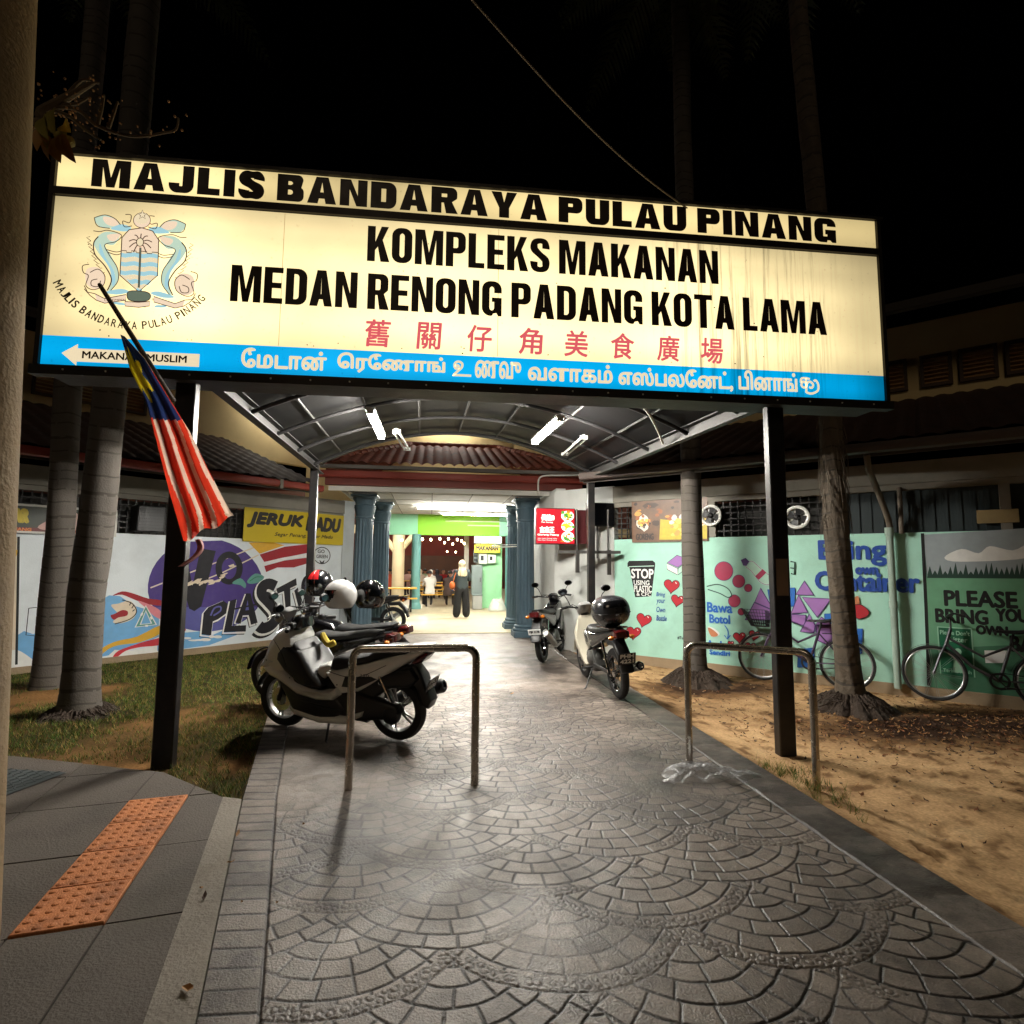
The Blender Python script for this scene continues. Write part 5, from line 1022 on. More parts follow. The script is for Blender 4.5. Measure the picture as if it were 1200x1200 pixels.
# panel at the right end
fill(cSky, Dz((428, 560), (900, 530), (900, 700), (440, 710))); 
gr_ = [(440, 712)] + [(440 + k * 9, 690 - random.uniform(0, 34)) if k % 2 else (440 + k * 9, 700) for k in range(52)] + [(905, 715)]
fill(cGn, Dz((437, 706), (900, 700), (900, 1260), (450, 1115))); fill(cOl, Dz(*gr_)); fill(cGd, Dz((447, 960), (900, 940), (900, 1260), (450, 1115)), 0)
line(cK, Dz((423, 555), (436, 820), (446, 1090)), .035, 0)
for q_ in ([(500, 640), (560, 610), (620, 625), (660, 600), (740, 615), (800, 590), (800, 640), (560, 655)],): fill(cW, Dz(*q_), 4)
word(cK, 'PLEASE', *Dz((503, 808))[0], *Dz((755, 756))[0], .010); word(cK, 'BRING', *Dz((472, 866))[0], *Dz((652, 820))[0], .009); word(cK, 'YOUR', *Dz((684, 862))[0], *Dz((830, 820))[0], .009); word(cK, 'OWN', *Dz((614, 908))[0], *Dz((722, 878))[0], .008); word(cK, 'BAG', *Dz((735, 968))[0], *Dz((860, 915))[0], .009)
fill(cW, Dz((640, 966), (720, 966), (716, 1010), (644, 1010)))
B_(o, 'wall_painting', pm_, wallR, smooth=False)
# poster on the panel
def wbox(name, W, u0, u1, v0, v1, d0, d1, label, cat, m, group=None):
    A0, A1 = W.pix(u0, v0, d1), W.pix(u1, v1, d1); a0, a1 = sorted((A0[0], A1[0])); z0, z1 = sorted((A0[1], A1[1])); c = W.pt((a0 + a1) / 2, (z0 + z1) / 2, (d0 + d1) / 2)
    t = thing(name, label, cat, c, W.ang if W is WR else W.ang + math.pi, group)
    return t, a1 - a0, z1 - z0
def front(w_, h_, th):   # local face toward the viewer: x along wall to the right of the picture, z up; face at y = -th/2
    return lambda d: (lambda x, z: Vector((x, -th / 2 - d, z)))
t, w_, h_ = wbox('poster', WR, 1098, 1143, 734, 794, .012, .022, 'dark green notice painted poster reading Please Don\'t Litter behind the right bicycle', 'poster', None)
o = MB(); o.box((0, 0, 0), (w_, .01, h_)); o.build('board', mat('poster_green', S(24, 96, 66), .5), t, smooth=False)
o = MB(); F = front(w_, h_, .01)
for k in ((-w_ / 2, -w_ / 2 + .012, -h_ / 2, h_ / 2), (w_ / 2 - .012, w_ / 2, -h_ / 2, h_ / 2)): o.poly([[(k[0], k[2]), (k[1], k[2]), (k[1], k[3]), (k[0], k[3])]], F(.001))
o.poly([[(-w_ / 2, h_ / 2 - .012), (w_ / 2, h_ / 2 - .012), (w_ / 2, h_ / 2), (-w_ / 2, h_ / 2)]], F(.0014))
put_text(o, "Please Don't", F, -w_ * .42, h_ * .34, w_ * .84, h_ * .09, .002); put_text(o, 'Litter', F, -w_ * .15, h_ * .2, w_ * .5, h_ * .10, .002)
o.poly([ell(.02, .0, .035, .04, 16)], F(.002)); o.poly([[(-.02, -.05), (.06, -.05), (.09, -.25), (-.04, -.25)]], F(.0022)); put_text(o, 'Terima Kasih', F, -w_ * .4, -h_ * .44, w_ * .8, h_ * .07, .001)
o.build('lettering', mat('poster_print', S(150, 196, 168), .6), t, smooth=False)
# ---------------- banners
t, w_, h_ = wbox('banner', WL, 287, 402, 594, 639, .02, .05, 'yellow shop banner reading JERUK MADU on the grey wall', 'banner', None)
o = MB(); o.box((0, 0, 0), (w_, .02, h_)); o.build('cloth', mat('banner_yellow', S(196, 172, 16), .45, var=.06), t, smooth=False)
o = MB(); F = front(w_, h_, .02); put_text(o, 'JERUK', F, -w_ * .465, -h_ * .06, w_ * .52, h_ * .42, .022, shear=.22); put_text(o, 'MADU', F, w_ * .09, -h_ * .06, w_ * .37, h_ * .42, .022, shear=.22); put_text(o, 'Segar Penang, Segar Madu', F, -w_ * .22, -h_ * .33, w_ * .6, h_ * .14, .002, shear=.3)
o.build('lettering', mat('banner_black', S(24, 20, 16), .5), t, smooth=False)
t, w_, h_ = wbox('banner', WL, -60, 136, 584, 629, .02, .06, 'dark shop banner with a yellow letter R and white frame behind the palms', 'banner', None)
o = MB(); o.box((0, 0, 0), (w_, .02, h_)); o.build('cloth', mat('banner_dark', S(46, 52, 40), .45, var=.3, sc_=3), t, smooth=False)
o = MB()
for c, d_ in (((0, -.012, h_ / 2 - .015), (w_, .02, .03)), ((0, -.012, -h_ / 2 + .015), (w_, .02, .03)), ((w_ / 2 - .015, -.0125, 0), (.03, .02, h_ - .061))): o.box(c, d_)
o.build('frame', mat('banner_frame', S(200, 198, 190), .5), t, smooth=False)
F = front(w_, h_, .02); xx = lambda u: (u + 60) / 196 * w_ - w_ / 2
o = MB(); put_text(o, 'MADU SEGAR', F, xx(-52), -h_ * .12, xx(24) - xx(-52), h_ * .42, .02); o.build('lettering', mat('banner_yellow', S(196, 172, 16), .45), t, smooth=False)
o = MB(); o.poly([[(xx(-60), -h_ / 2 + .03), (w_ / 2 - .03, -h_ / 2 + .03), (w_ / 2 - .03, -h_ * .30), (xx(-60), -h_ * .30)]], F(.002)); o.m(1); put_text(o, 'GULA PENANG', F, xx(-20), -h_ * .42, xx(29) - xx(-20), h_ * .10, .003); put_text(o, 'SEGAR', F, xx(70), -h_ * .42, .3, h_ * .10, .003)
o.m(2); o.poly([ell(xx(122), -h_ * .05, .10, .15)], F(.003)); o.poly([ell(xx(122), -h_ * .02, .05, .07)], F(.004)); o.m(3); o.poly([smooth2([(xx(36), -.12), (xx(52), .02), (xx(70), .14), (xx(84), .10), (xx(88), -.10), (xx(60), -.16)], 4, True)], F(.0035))
o.build('print', [mat('banner_maroon', S(96, 24, 24), .5), mat('banner_orange', S(214, 120, 50), .5), mat('banner_leaf', S(120, 126, 40), .5), mat('banner_pink', S(190, 150, 140), .5)], t, smooth=False)
t, w_, h_ = wbox('banner', WR, 740, 830, 587, 634, .01, .03, 'brown food stall banner with fried food pictures hung over the mint wall', 'banner', None)
o = MB(); o.box((0, 0, 0), (w_, .01, h_)); o.build('cloth', mat('banner_brown', S(104, 74, 52), .45, var=.6, sc_=9), t, smooth=False)
o = MB(); F = front(w_, h_, .01); dd = .001
def blob(c, x, y, r, k=1., n=14):
    global dd
    dd += .0002; o.m(c); q = [(x + r * math.cos(t_) * random.uniform(.75, 1.1), y + r * k * math.sin(t_) * random.uniform(.75, 1.1)) for t_ in np.linspace(0, 6.283, n)[:-1]]; q = [(max(-w_ / 2 + .005, min(w_ / 2 - .005, a)), max(-h_ / 2 + .005, min(h_ / 2 - .005, b))) for a, b in q]; o.poly([q], F(dd))
blob(4, -w_ * .24, h_ * .36, .14, .35); put_text(o, 'SATAY', F, -w_ * .32, h_ * .30, w_ * .16, h_ * .1, .003, d=.006)
for k in range(22): blob(random.choice((0, 4, 1, 2, 3)), random.uniform(-w_ * .46, w_ * .4), random.uniform(-h_ * .1, h_ * .42), random.uniform(.02, .07), random.uniform(.4, 1))
blob(4, -w_ * .34, -.03, .15); blob(3, -w_ * .34, -.03, .135)
for k in range(26): blob(random.choice((1, 2, 2, 4, 6)), -w_ * .34 + random.gauss(0, .055), -.03 + random.gauss(0, .045), random.uniform(.015, .04))
for k in range(10): blob(3, random.uniform(0, w_ * .45), random.uniform(.0, .1), random.uniform(.03, .07))
o.m(7); dd += .0002; o.poly([[(-w_ * .12, -h_ * .45), (w_ * .49, -h_ * .45), (w_ * .49, .0), (w_ * .3, .04), (w_ * .1, -.02), (-w_ * .1, .02)]], F(dd))
for k in range(26): blob(random.choice((6, 6, 1, 3)), random.uniform(.0, w_ * .45), random.uniform(-h_ * .38, -.02), random.uniform(.025, .06), .8)
blob(3, w_ * .3, h_ * .26, .13, .3); o.m(0); put_text(o, 'GORENG', F, -w_ * .44, -h_ * .44, w_ * .24, h_ * .14, .006, d=.008)
o.build('print', [mat('food_%d' % k, S(*c), .5, var=.25, sc_=20) for k, c in enumerate(((40, 24, 16), (210, 150, 70), (150, 84, 40), (222, 214, 200), (60, 40, 28), (196, 140, 90), (226, 196, 90), (190, 170, 50)))], t, smooth=False)
t, w_, h_ = wbox('notice_plate', WR, 1144, 1195, 598, 612, .0, .03, 'small worn cream nameplate on the dark shutter at far right', 'sign', None)
o = MB(); o.box((0, 0, 0), (w_, .02, h_), bev=.004); o.build('plate', mat('plate_cream', S(150, 130, 90), .6, var=.2, stain=.4), t)
# red menu light box
t = thing('menu_light_box', 'glowing red menu light box with three food plates beside the blue column', 'light box', (0, 0, 0)); A0, A1 = P(629, 596, 9.45), P(673, 637, 9.45); t.location = ((A0.x + A1.x) / 2, 9.45, (A0.z + A1.z) / 2); w_, h_ = A1.x - A0.x, A0.z - A1.z
o = MB(); o.box((0, .075, 0), (w_ + .03, .14, h_ + .03)); o.box((w_ / 2 + .16, .11, 0), (.26, .05, h_)); o.build('case', mat('case_maroon', S(70, 16, 20), .45), t, smooth=False)
o = MB(); sq(o, -w_ / 2, w_ / 2, -h_ / 2, h_ / 2, 0); o.build('screen', mat('menu_red', S(200, 20, 36), .3, var=.15, sc_=3, emit=.75, ecol=S(214, 16, 36)), t, smooth=False)
o = MB(); F = lambda d: (lambda x, z: Vector((x, -d, z))); mm = [mat('menu_%d' % k, S(*c), .4, emit=.8, ecol=S(*c)) for k, c in enumerate(((250, 246, 236), (236, 190, 40), (226, 120, 40), (70, 140, 50), (150, 30, 34), (170, 10, 30)))]
dd = .002; o.m(5); o.poly([[(-w_ * .2, -h_ / 2), (0.05, -h_ / 2), (w_ * .2, h_ / 2), (-w_ * .02, h_ / 2)]], F(dd))
for k, cz in enumerate((.30, .0, -.31)):
    dd += .0005; o.m(0); o.poly([ell(w_ * .32, h_ * cz, w_ * .17, h_ * .155)], F(dd))
    for j in range(14): dd += .0002; o.m(random.choice(((1, 2, 3), (1, 1, 3), (3, 3, 2, 1))[k])); o.poly([ell(w_ * .32 + random.gauss(0, .05), h_ * cz + random.gauss(0, .04), random.uniform(.015, .04), random.uniform(.012, .03), 10)], F(dd))
o.m(0); put_text(o, '長隆8', F, -w_ * .38, h_ * .16, w_ * .34, h_ * .17, .006, d=.01); put_text(o, 'Mee Goreng', F, -w_ * .38, h_ * .08, w_ * .3, h_ * .05, .001, d=.01); put_text(o, '古來王', F, -w_ * .42, -h_ * .20, w_ * .38, h_ * .18, .006, d=.01); put_text(o, 'Goreng Pisang', F, -w_ * .48, -h_ * .29, w_ * .56, h_ * .06, .002, d=.01)
for z_ in (-.38, -.43): put_text(o, 'Nasi Ayam Penang Laksa', F, -w_ * .47, h_ * z_, w_ * .5, h_ * .035, 0, d=.01)
o.build('menu_print', mm, t, smooth=False)
# TV, bracket and pipes by the canopy post
t = thing('television', 'black flat television hung high behind the right canopy post', 'television', (0, 0, 0)); A0, A1 = P(694, 589, 9.3), P(719, 617, 9.3); t.location = ((A0.x + A1.x) / 2 - .05, 9.3, (A0.z + A1.z) / 2); w_, h_ = A1.x - A0.x + .12, A0.z - A1.z
o = MB(); o.box((0, 0, 0), (w_, .06, h_), bev=.012); o.box((0, .05, 0), (w_ * .6, .06, h_ * .6), bev=.01); o.build('case', mat('tv_black', S(14, 14, 16), .35), t)
o = MB(); sq(o, -w_ / 2 + .015, w_ / 2 - .015, -h_ / 2 + .02, h_ / 2 - .015, -.0315); o.build('screen', mat('tv_screen', S(6, 7, 10), .15), t, smooth=False)
o = MB(); p0 = (0, .09, 0); o.box((0, .12, 0), (.06, .10, .2)); o.tube([(.0, .16, 0), (.0, .17, -.75)], .02, 8); o.tube([(-.10, .17, .0), (-.10, .17, -.72)], .016, 8); o.build('bracket', mat('bracket_steel', S(90, 88, 86), .4, .7), t)
t = thing('wall_bracket', 'grey steel wall bracket with two arms on the white wall below the television', 'bracket', P(690, 648, 9.2)); gs = mat('bracket_steel', S(90, 88, 86), .4, .7)
pp = P(690, 648, 9.2); o = MB(); q1, q2 = P(654, 649, 9.3) - pp, P(727, 645, 9.1) - pp; o.box((q1 + q2) / 2, ((q2 - q1).length, .06, .05), math.atan2(q2.y - q1.y, q2.x - q1.x)); o.box((-.05, .06, .02), (.55, .03, .04)); o.build('arm', gs, t, smooth=False)
for du, l_ in ((-13, .38), (24, .42)):
    o = MB(); q1 = P(690 + du, 646, 9.2) - pp; o.box((q1.x, .02, q1.z - l_ / 2 + .02), (.06, .06, l_)); o.tube([(q1.x, .06, q1.z), (q1.x, .06, q1.z + .72)], .016, 8); o.build('upright', gs, t)
# wall fans behind the grille
fanm = mat('fan_white', S(222, 222, 216), .4); fank = mat('fan_dark', S(24, 24, 26), .5)
for u, v, lb_ in ((833, 604, 'round white wall fan half hidden by the palm trunk right of the banner'), (934, 606, 'round white wall fan beside the right sign post')):
    a0, z0 = WR.pix(u, v, .05); t = thing('wall_fan', lb_, 'fan', WR.pt(a0, z0, .05), WR.ang, 'wall fans')
    o = MB(); r = .145; o.tube([(r * math.cos(k * .262), 0, r * math.sin(k * .262)) for k in range(24)], .024, 8, closed=True); o.build('ring', fanm, t)
    o = MB()
    for k in range(4):
        R = Matrix.Rotation(k * math.pi / 2 + .5, 3, 'Y'); o.add([R @ Vector(p) for p in ((.02, -.01, .02), (.06, .012, .15), (-.02, 0, .155), (-.07, -.014, .10), (-.02, -.01, .0))], [(0, 1, 2, 3, 4)])
    o.build('blade', fank, t, smooth=False); o = MB(); o.ball((0, 0, 0), (.045, .05, .045), 12); o.build('motor', fank, t)
    o = MB(); o.lathe([(.0, .035), (.14, .034)], (0, 0, 0), 20, 'Y'); o.build('back_plate', fanm, t)
# air conditioner in the left grille
t, w_, h_ = wbox('air_conditioner', WL, 160, 190, 592, 624, -.03, .12, 'dark box air conditioner in the lattice window behind the left sign post', 'air conditioner', None)
o = MB(); o.box((0, 0, 0), (w_, .3, h_), bev=.015); o.build('case', mat('ac_case', S(40, 40, 42), .5), t); o = MB()
for k in range(7): o.box((0, -.152, -h_ * .36 + k * h_ * .12), (w_ * .86, .012, .014))
o.build('grille', mat('ac_grille', S(22, 22, 24), .5), t, smooth=False)
# ================================================================ INSIDE THE HALL
lm_ = mat('lintel_lime', S(140, 214, 40), .6, var=.05); lg_ = mat('lintel_mint', S(150, 222, 180), .6, var=.05); tealm = mat('pillar_teal', S(98, 150, 146), .6, var=.08, sc_=4, bump=.05)
o = MB(); a, b = P(490, 603, 19.5), P(585, 627, 19.5); o.box(((a.x + b.x) / 2, 19.62, 2.93), (b.x - a.x, .24, .78)); B_(o, 'lintel', lm_, smooth=False)
for k in range(4):
    pass
a2, b2_ = P(440, 603, 19.5), P(617, 627, 19.5)
for x0, x1 in ((a2.x, a.x - .004), (b.x + .004, b2_.x)): o = MB(); o.box(((x0 + x1) / 2, 19.62, 2.93), (x1 - x0, .22, .78)); B_(o, 'lintel', lg_, smooth=False)
o = MB(); o.m(0)
for v0, v1, u0, u1 in ((610.5, 611.5, 522, 586), (615.5, 616.5, 548, 586)):
    p, q_ = P(u0, v0, 19.49), P(u1, v1, 19.49); o.box(((p.x + q_.x) / 2, 19.49, (p.z + q_.z) / 2), (q_.x - p.x, .03, .035))
B_(o, 'lintel_strip', mat('strip_white', S(220, 226, 190), .5), smooth=False)
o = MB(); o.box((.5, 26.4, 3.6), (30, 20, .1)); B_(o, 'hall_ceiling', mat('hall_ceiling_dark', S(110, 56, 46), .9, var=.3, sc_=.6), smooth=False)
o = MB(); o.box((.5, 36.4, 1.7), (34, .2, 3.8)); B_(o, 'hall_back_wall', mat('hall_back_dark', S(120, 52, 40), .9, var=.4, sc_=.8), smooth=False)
o = MB(); o.box((-1.2, 35.9, 1.3), (12, .5, 1.6)); B_(o, 'stall_counter', mat('stall_counter_brown', S(90, 60, 44), .8, var=.4, sc_=2), smooth=False)
def pillar(u, v, Y, r, m, H=2.56, sq_=False):
    p = P(u, v, Y); o = MB()
    if sq_: o.box((p.x, Y, H / 2), (r * 2, r * 2, H), bev=.03)
    else:
        n = 56; vs = [(p.x + (r - .02 * max(0, math.cos(12 * 2 * math.pi * k / n)) * (0 < i < 3)) * math.cos(2 * math.pi * k / n), Y + r * math.sin(2 * math.pi * k / n), z) for i, z in enumerate((.02, .3, H - .3, H)) for k in range(n)]
        o.add(vs, [(i * n + k, i * n + (k + 1) % n, (i + 1) * n + (k + 1) % n, (i + 1) * n + k) for i in range(3) for k in range(n)]); o.lathe([(r * 1.25, 0.012), (r * 1.25, .12), (r * 1.05, .2), (r, .22)], (p.x, Y, 0), 24)
    B_(o, 'hall_pillar', m)
pillar(486.5, 700, 19.6, .16, tealm); pillar(597, 700, 19.6, .16, tealm); pillar(466, 690, 23.5, .25, mat('pillar_cream', S(226, 208, 170), .7, var=.06), 3.5); pillar(546, 690, 24.5, .10, mat('pillar_white', S(210, 206, 196), .6), 3.5, True)
crm = mat('beam_cream', S(232, 214, 170), .7); o = MB(); o.box((.5, 23.5, 2.95), (22, .25, .35)); p = P(466, 640, 23.5); o.tube([(p.x, 23.5, 1.95), (p.x - .75, 23.5, 2.9)], .12, 8); o.tube([(p.x, 23.5, 1.95), (p.x + .75, 23.5, 2.9)], .12, 8); B_(o, 'beam', crm)
# green wall with meter boxes
p, q_ = P(564, 640, 19.75), P(588, 714, 19.75); o = MB(); o.box(((p.x + q_.x) / 2, 19.9, 1.28), (q_.x - p.x, .2, 2.54)); B_(o, 'green_wall', mat('wall_green', S(150, 214, 160), .7, var=.07, stain=.2), smooth=False)
p, q_ = P(556, 640, 19.9), P(564, 714, 19.9); o = MB(); o.box(((p.x + q_.x) / 2, 20.0, 1.28), (.12, .2, 2.54)); B_(o, 'white_post', mat('pillar_white', S(210, 206, 196), .6), smooth=False)
def iw(name, u0, u1, v0, v1, Y, th, label, cat, m, extra=None, emit=False):
    a, b = P(u0, v0, Y), P(u1, v1, Y); t = thing(name, label, cat, ((a.x + b.x) / 2, Y + th / 2, (a.z + b.z) / 2)); w_, h_ = b.x - a.x, a.z - b.z
    o = MB(); o.box((0, 0, 0), (w_, th, h_), bev=.01); o.build('case', m, t); return t, w_, h_
greym = mat('cabinet_grey', S(110, 124, 122), .5, .2); whitem = mat('box_white', S(216, 222, 210), .5)
for args in (('meter_box', 555, 560, 644, 659, 19.6, .1, 'stack of small meters left on the green wall', 'meter', greym), ('meter_box', 561, 571, 648, 661, 19.55, .18, 'white meter box with dark window on the green wall', 'meter', whitem), ('meter_box', 572, 581, 650, 660, 19.55, .18, 'white meter box, rightmost on the green wall', 'meter', whitem)):
    t, w_, h_ = iw(*args); o = MB()
    if 'stack' in args[7]:
        for k in range(3): o.box((0, -.055, (k - 1) * h_ * .32), (w_ * .8, .03, h_ * .24))
    else: o.box((-.03, -.095, .02), (w_ * .35, .02, h_ * .45))
    o.build('window', mat('meter_glass', S(40, 44, 46), .2), t, smooth=False)
t, w_, h_ = iw('electric_cabinet', 553, 565, 662, 697, 19.3, .35, 'tall grey electric cabinet behind the standing woman', 'cabinet', greym); o = MB(); o.box((w_ * .3, -.185, 0), (.03, .03, .15)); o.build('handle', mat('handle_dark', S(40, 40, 40), .4), t)
t, w_, h_ = iw('dust_bin', 554, 565, 698, 714, 19.1, .4, 'pale grey bin standing under the electric cabinet', 'bin', mat('bin_grey', S(150, 152, 146), .5)); o = MB(); o.box((0, 0, h_ / 2 + .02), (w_ * 1.06, .43, .05), bev=.01); o.build('lid', greym, t)
t, w_, h_ = iw('stall_sign', 556, 586, 638, 648, 19.4, .08, 'small yellow stall sign hung below the white light box', 'sign', mat('sign_yellow', S(226, 206, 60), .5, emit=.3, ecol=S(226, 206, 60))); o = MB(); put_text(o, 'MAKANAN', lambda d: (lambda x, z: Vector((x, -.042 - d, z))), -w_ * .42, -h_ * .2, w_ * .84, h_ * .5, .01); o.build('lettering', black, t, smooth=False)
t, w_, h_ = iw('light_box', 556, 588, 628, 637, 19.3, .2, 'white glowing light box under the green lintel', 'light box', whitem); o = MB(); sq(o, -w_ / 2 + .02, w_ / 2 - .02, -h_ / 2 + .02, h_ / 2 - .02, -.104); o.build('screen', mat('lit_panel', (1, 1, 1), .4, emit=2.5, ecol=(1, 1, .97)), t, smooth=False)
# crates stacked at the right
crt = mat('crate_wood', S(172, 112, 60), .7, var=.2, sc_=4)
for k in range(9):
    a, b = P(599.5, 714 - k * 9.5 , 17.4), P(610, 714 - k * 9.5 - 9, 17.4); z0 = max(.015, a.z); 
    h_ = 9.2 * 17.4 / 655; x_, hh = (a.x + b.x) / 2 + .05, h_ - .01; z0 = .015 + k * h_
    lab = ('brown crate at the bottom of the tall stack by the columns', 'brown crate second from the bottom of the tall stack', 'brown crate third from the bottom of the tall stack', 'brown crate fourth from the bottom of the tall stack', 'brown crate in the exact middle of the tall stack', 'brown crate fourth from the top of the tall stack', 'brown crate just below the red notice of the tall stack', 'brown crate second from the top of the tall stack', 'topmost brown crate of the tall stack by the columns')[k]
    t = thing('crate', lab, 'crate', (x_, 17.6, z0), random.uniform(-.02, .02), 'stacked brown crates'); o = MB()
    o.box((0, 0, .02), (.44, .4, .02))
    for j in range(3): z_ = .035 + j * (hh - .06) / 2; o.box((0, -.19, z_ + .02), (.44, .02, hh * .25)); o.box((0, .19, z_ + .02), (.44, .02, hh * .25)); o.box((-.21, 0, z_ + .02), (.02, .36, hh * .25)); o.box((.21, 0, z_ + .02), (.02, .36, hh * .25))
    o.build('slats', crt, t, smooth=False)
a, b = P(601, 647, 17.35), P(609, 658, 17.35); o = MB(); o.box((0, 0, 0), (b.x - a.x, .012, a.z - b.z)); ob = o.build('notice', mat('notice_red', S(214, 44, 40), .5), smooth=False); ob.location = ((a.x + b.x) / 2, 17.385, (a.z + b.z) / 2); tag(ob, 'small red notice stuck on the brown crates', 'notice')
# bag of rubbish on the floor
o = MB(); o.grid(lambda u, v: Vector(((u - .5) * .62 * math.sin(math.pi * v) ** .5, (v - .5) * .5, .015 + .42 * max(0, math.sin(math.pi * u)) ** .7 * max(0, math.sin(math.pi * v)) ** .7 * (.6 + .8 * float(fbm(np.array(u + 3), np.array(v + 5), 4., 66))))), 22, 16)
rb_ = o.build('rubbish_bag', mat('bag_pale', S(196, 204, 190), .35, var=.2, sc_=10)); p = G(578, 713.5); rb_.location = (p.x + .05, 18.9, 0); tag(rb_, 'pale stuffed rubbish bag lying against the green wall', 'bag')
# white tubes on the porch ceiling
tube_lamp('tube_light', 'long white tube light on the porch ceiling, nearest row', P(490, 597, 14.3), P(606, 597, 14.3), 620, 1, 'tube lights')
tube_lamp('tube_light', 'glowing white tube light behind the first on the porch ceiling', P(519, 603.5, 16.4), P(600, 603.5, 16.4), 720, 2, 'tube lights')
p = P(600, 641, 12.9); t = tube_lamp('tube_light', 'thin white tube light beside the right columns at head height', P(578, 642, 13.1), P(613, 639.5, 12.2), 0, 1, 'tube lights', False)
# lamps below the upper eaves that light the cream walls
tube_lamp('tube_light', 'tube light under the upper eave behind the canopy', (-.3, 14.75, 5.45), (1.1, 14.75, 5.45), 170, 1, 'tube lights')
pq = WL.pt(-.3, 5.55, -2.55); pr2 = WL.pt(.9, 5.55, -2.55); tube_lamp('tube_light', 'tube light under the upper eave of the left wing', pq, pr2, 150, 1, 'tube lights')
# hall lamps further back
for x, y in ((-4.5, 24.5), (3.5, 22.2), (-1.5, 21.6), (5, 29), (-1, 31)): tube_lamp('tube_light', 'tube light high up under the dark hall ceiling', (x - .6, y, 3.35), (x + .6, y, 3.35), 800, 1, 'hall tube lights')
# string of bulbs
gl = mat('bulb_glow', (1, .8, .5), .3, var=0, emit=28., ecol=(1, .74, .40)); wire = mat('wire_black', S(18, 16, 16), .6)
bulbs = [(495, 632, 21), (505, 632.5, 21.3), (515.5, 631.5, 21.6), (525.5, 631.5, 21.9), (536, 632.5, 22.2), (541, 634, 22.6), (521, 636, 23.6), (530.5, 637.5, 23.4), (544, 637, 23), (492, 642, 25.5), (524, 646.5, 30), (534, 647, 30), (471, 633, 21)]
o = MB(); pts = [P(u, v - 3 + 1.2 * math.sin(i), Y) for i, (u, v, Y) in enumerate(bulbs[:9])]; o.tube(pts, .008, 6); tag(o.build('festoon_wire', wire), 'thin black wire carrying the warm bulbs', 'wire')
BL = ['leftmost warm bulb of the front string, by the teal pillar', 'warm bulb second along the front string', 'warm bulb third along the front string', 'warm bulb fourth along the front string', 'warm bulb fifth along the front string', 'warm bulb at the right end of the front string', 'lower warm bulb left of its twin below the front string', 'lower warm bulb right of its twin below the front string', 'warm bulb against the pale post', 'lone warm bulb low beside the teal pillar', 'tiny far bulb, left of the distant pair', 'tiny far bulb, right of the distant pair', 'warm bulb left of the teal pillar']
for (u, v, Y), lb_ in zip(bulbs, BL):
    p = P(u, v, Y); r = .042 if Y < 26 else .04; t = thing('light_bulb', lb_, 'bulb', p, 0, 'warm hanging bulbs')
    o = MB(); o.lathe([(0, -r * 1.1), (r * .6, -r), (r, -r * .2), (r * .9, r * .4), (r * .45, r * 1.1), (r * .4, r * 1.3)], (0, 0, 0), 14); o.build('glass', gl, t); o = MB(); o.lathe([(r * .45, r * 1.25), (r * .5, r * 2.1), (0, r * 2.1)], (0, 0, 0), 10); o.build('socket', wire, t)
# tables and benches
ty = mat('table_yellow', S(216, 166, 60), .5, var=.08); tk = mat('table_frame', S(30, 28, 28), .5, .3)
def table(label, loc, rz, L_=1.6, group='yellow picnic tables'):
    t = thing('picnic_table', label, 'table', loc, rz, group); o = MB(); o.box((0, 0, .74), (L_, .7, .045), bev=.01); o.build('table_top', ty, t)
    for s_ in (-1, 1): o = MB(); o.box((0, s_ * .68, .44), (L_, .26, .04), bev=.008); o.build('bench_seat', ty, t)
    for s_ in (-1, 1):
        o = MB(); x = s_ * L_ * .38
        o.tube([(x, -.62, .015), (x, -.15, .72)], .03, 6); o.tube([(x, .62, .015), (x, .15, .72)], .03, 6); o.tube([(x, -.72, .42), (x, .72, .42)], .028, 6); o.tube([(x, -.78, .02), (x, -.68, .42)], .028, 6); o.tube([(x, .78, .02), (x, .68, .42)], .028, 6); o.build('leg_frame', tk, t)
    return t
p = P(463, 695, 18.9); T1 = table('yellow picnic table between the blue column and the teal pillar', (p.x - .1, 18.9, 0), .05)
for (u, Y, rz, lb_) in ((517, 21.4, .1, 'yellow picnic table where the two nearest diners sit'), (505, 25.5, .0, 'yellow picnic table behind the nearest diners'), (530, 28.5, .1, 'far yellow picnic table with diners in front of the dark back'), (460, 27.5, 0, 'yellow picnic table behind the cream pillar')):
    p = P(u, 690, Y); dup(T1, (p.x, Y, 0), rz, lb_)
# ---------------- people
skin = mat('skin', S(186, 132, 104), .6, var=.05)
def skin_mesh(joints, edges, radii, name, m, parent, sub=1):
    me = bpy.data.meshes.new(name); me.from_pydata(joints, edges, []); o = bpy.data.objects.new(name, me); COL.objects.link(o); me.materials.append(m if not isinstance(m, list) else m[0])
    md = o.modifiers.new('s', 'SKIN'); 
    sv = me.skin_vertices[0] if me.skin_vertices else None
    if sv is None: me.skin_vertices if False else None
    for v, r in zip(me.skin_vertices[0].data, radii): v.radius = r if isinstance(r, tuple) else (r, r)
    me.skin_vertices[0].data[0].use_root = True
    md.use_smooth_shade = True; s2 = o.modifiers.new('u', 'SUBSURF'); s2.levels = sub; s2.render_levels = sub
    bpy.context.view_layer.update(); dg = bpy.context.evaluated_depsgraph_get(); m2 = bpy.data.meshes.new_from_object(o.evaluated_get(dg)); bpy.data.objects.remove(o)
    ob = bpy.data.objects.new(name, m2); COL.objects.link(ob); ob.parent = parent
    if isinstance(m, list):
        m2.materials.clear(); [m2.materials.append(x) for x in m]
    return ob
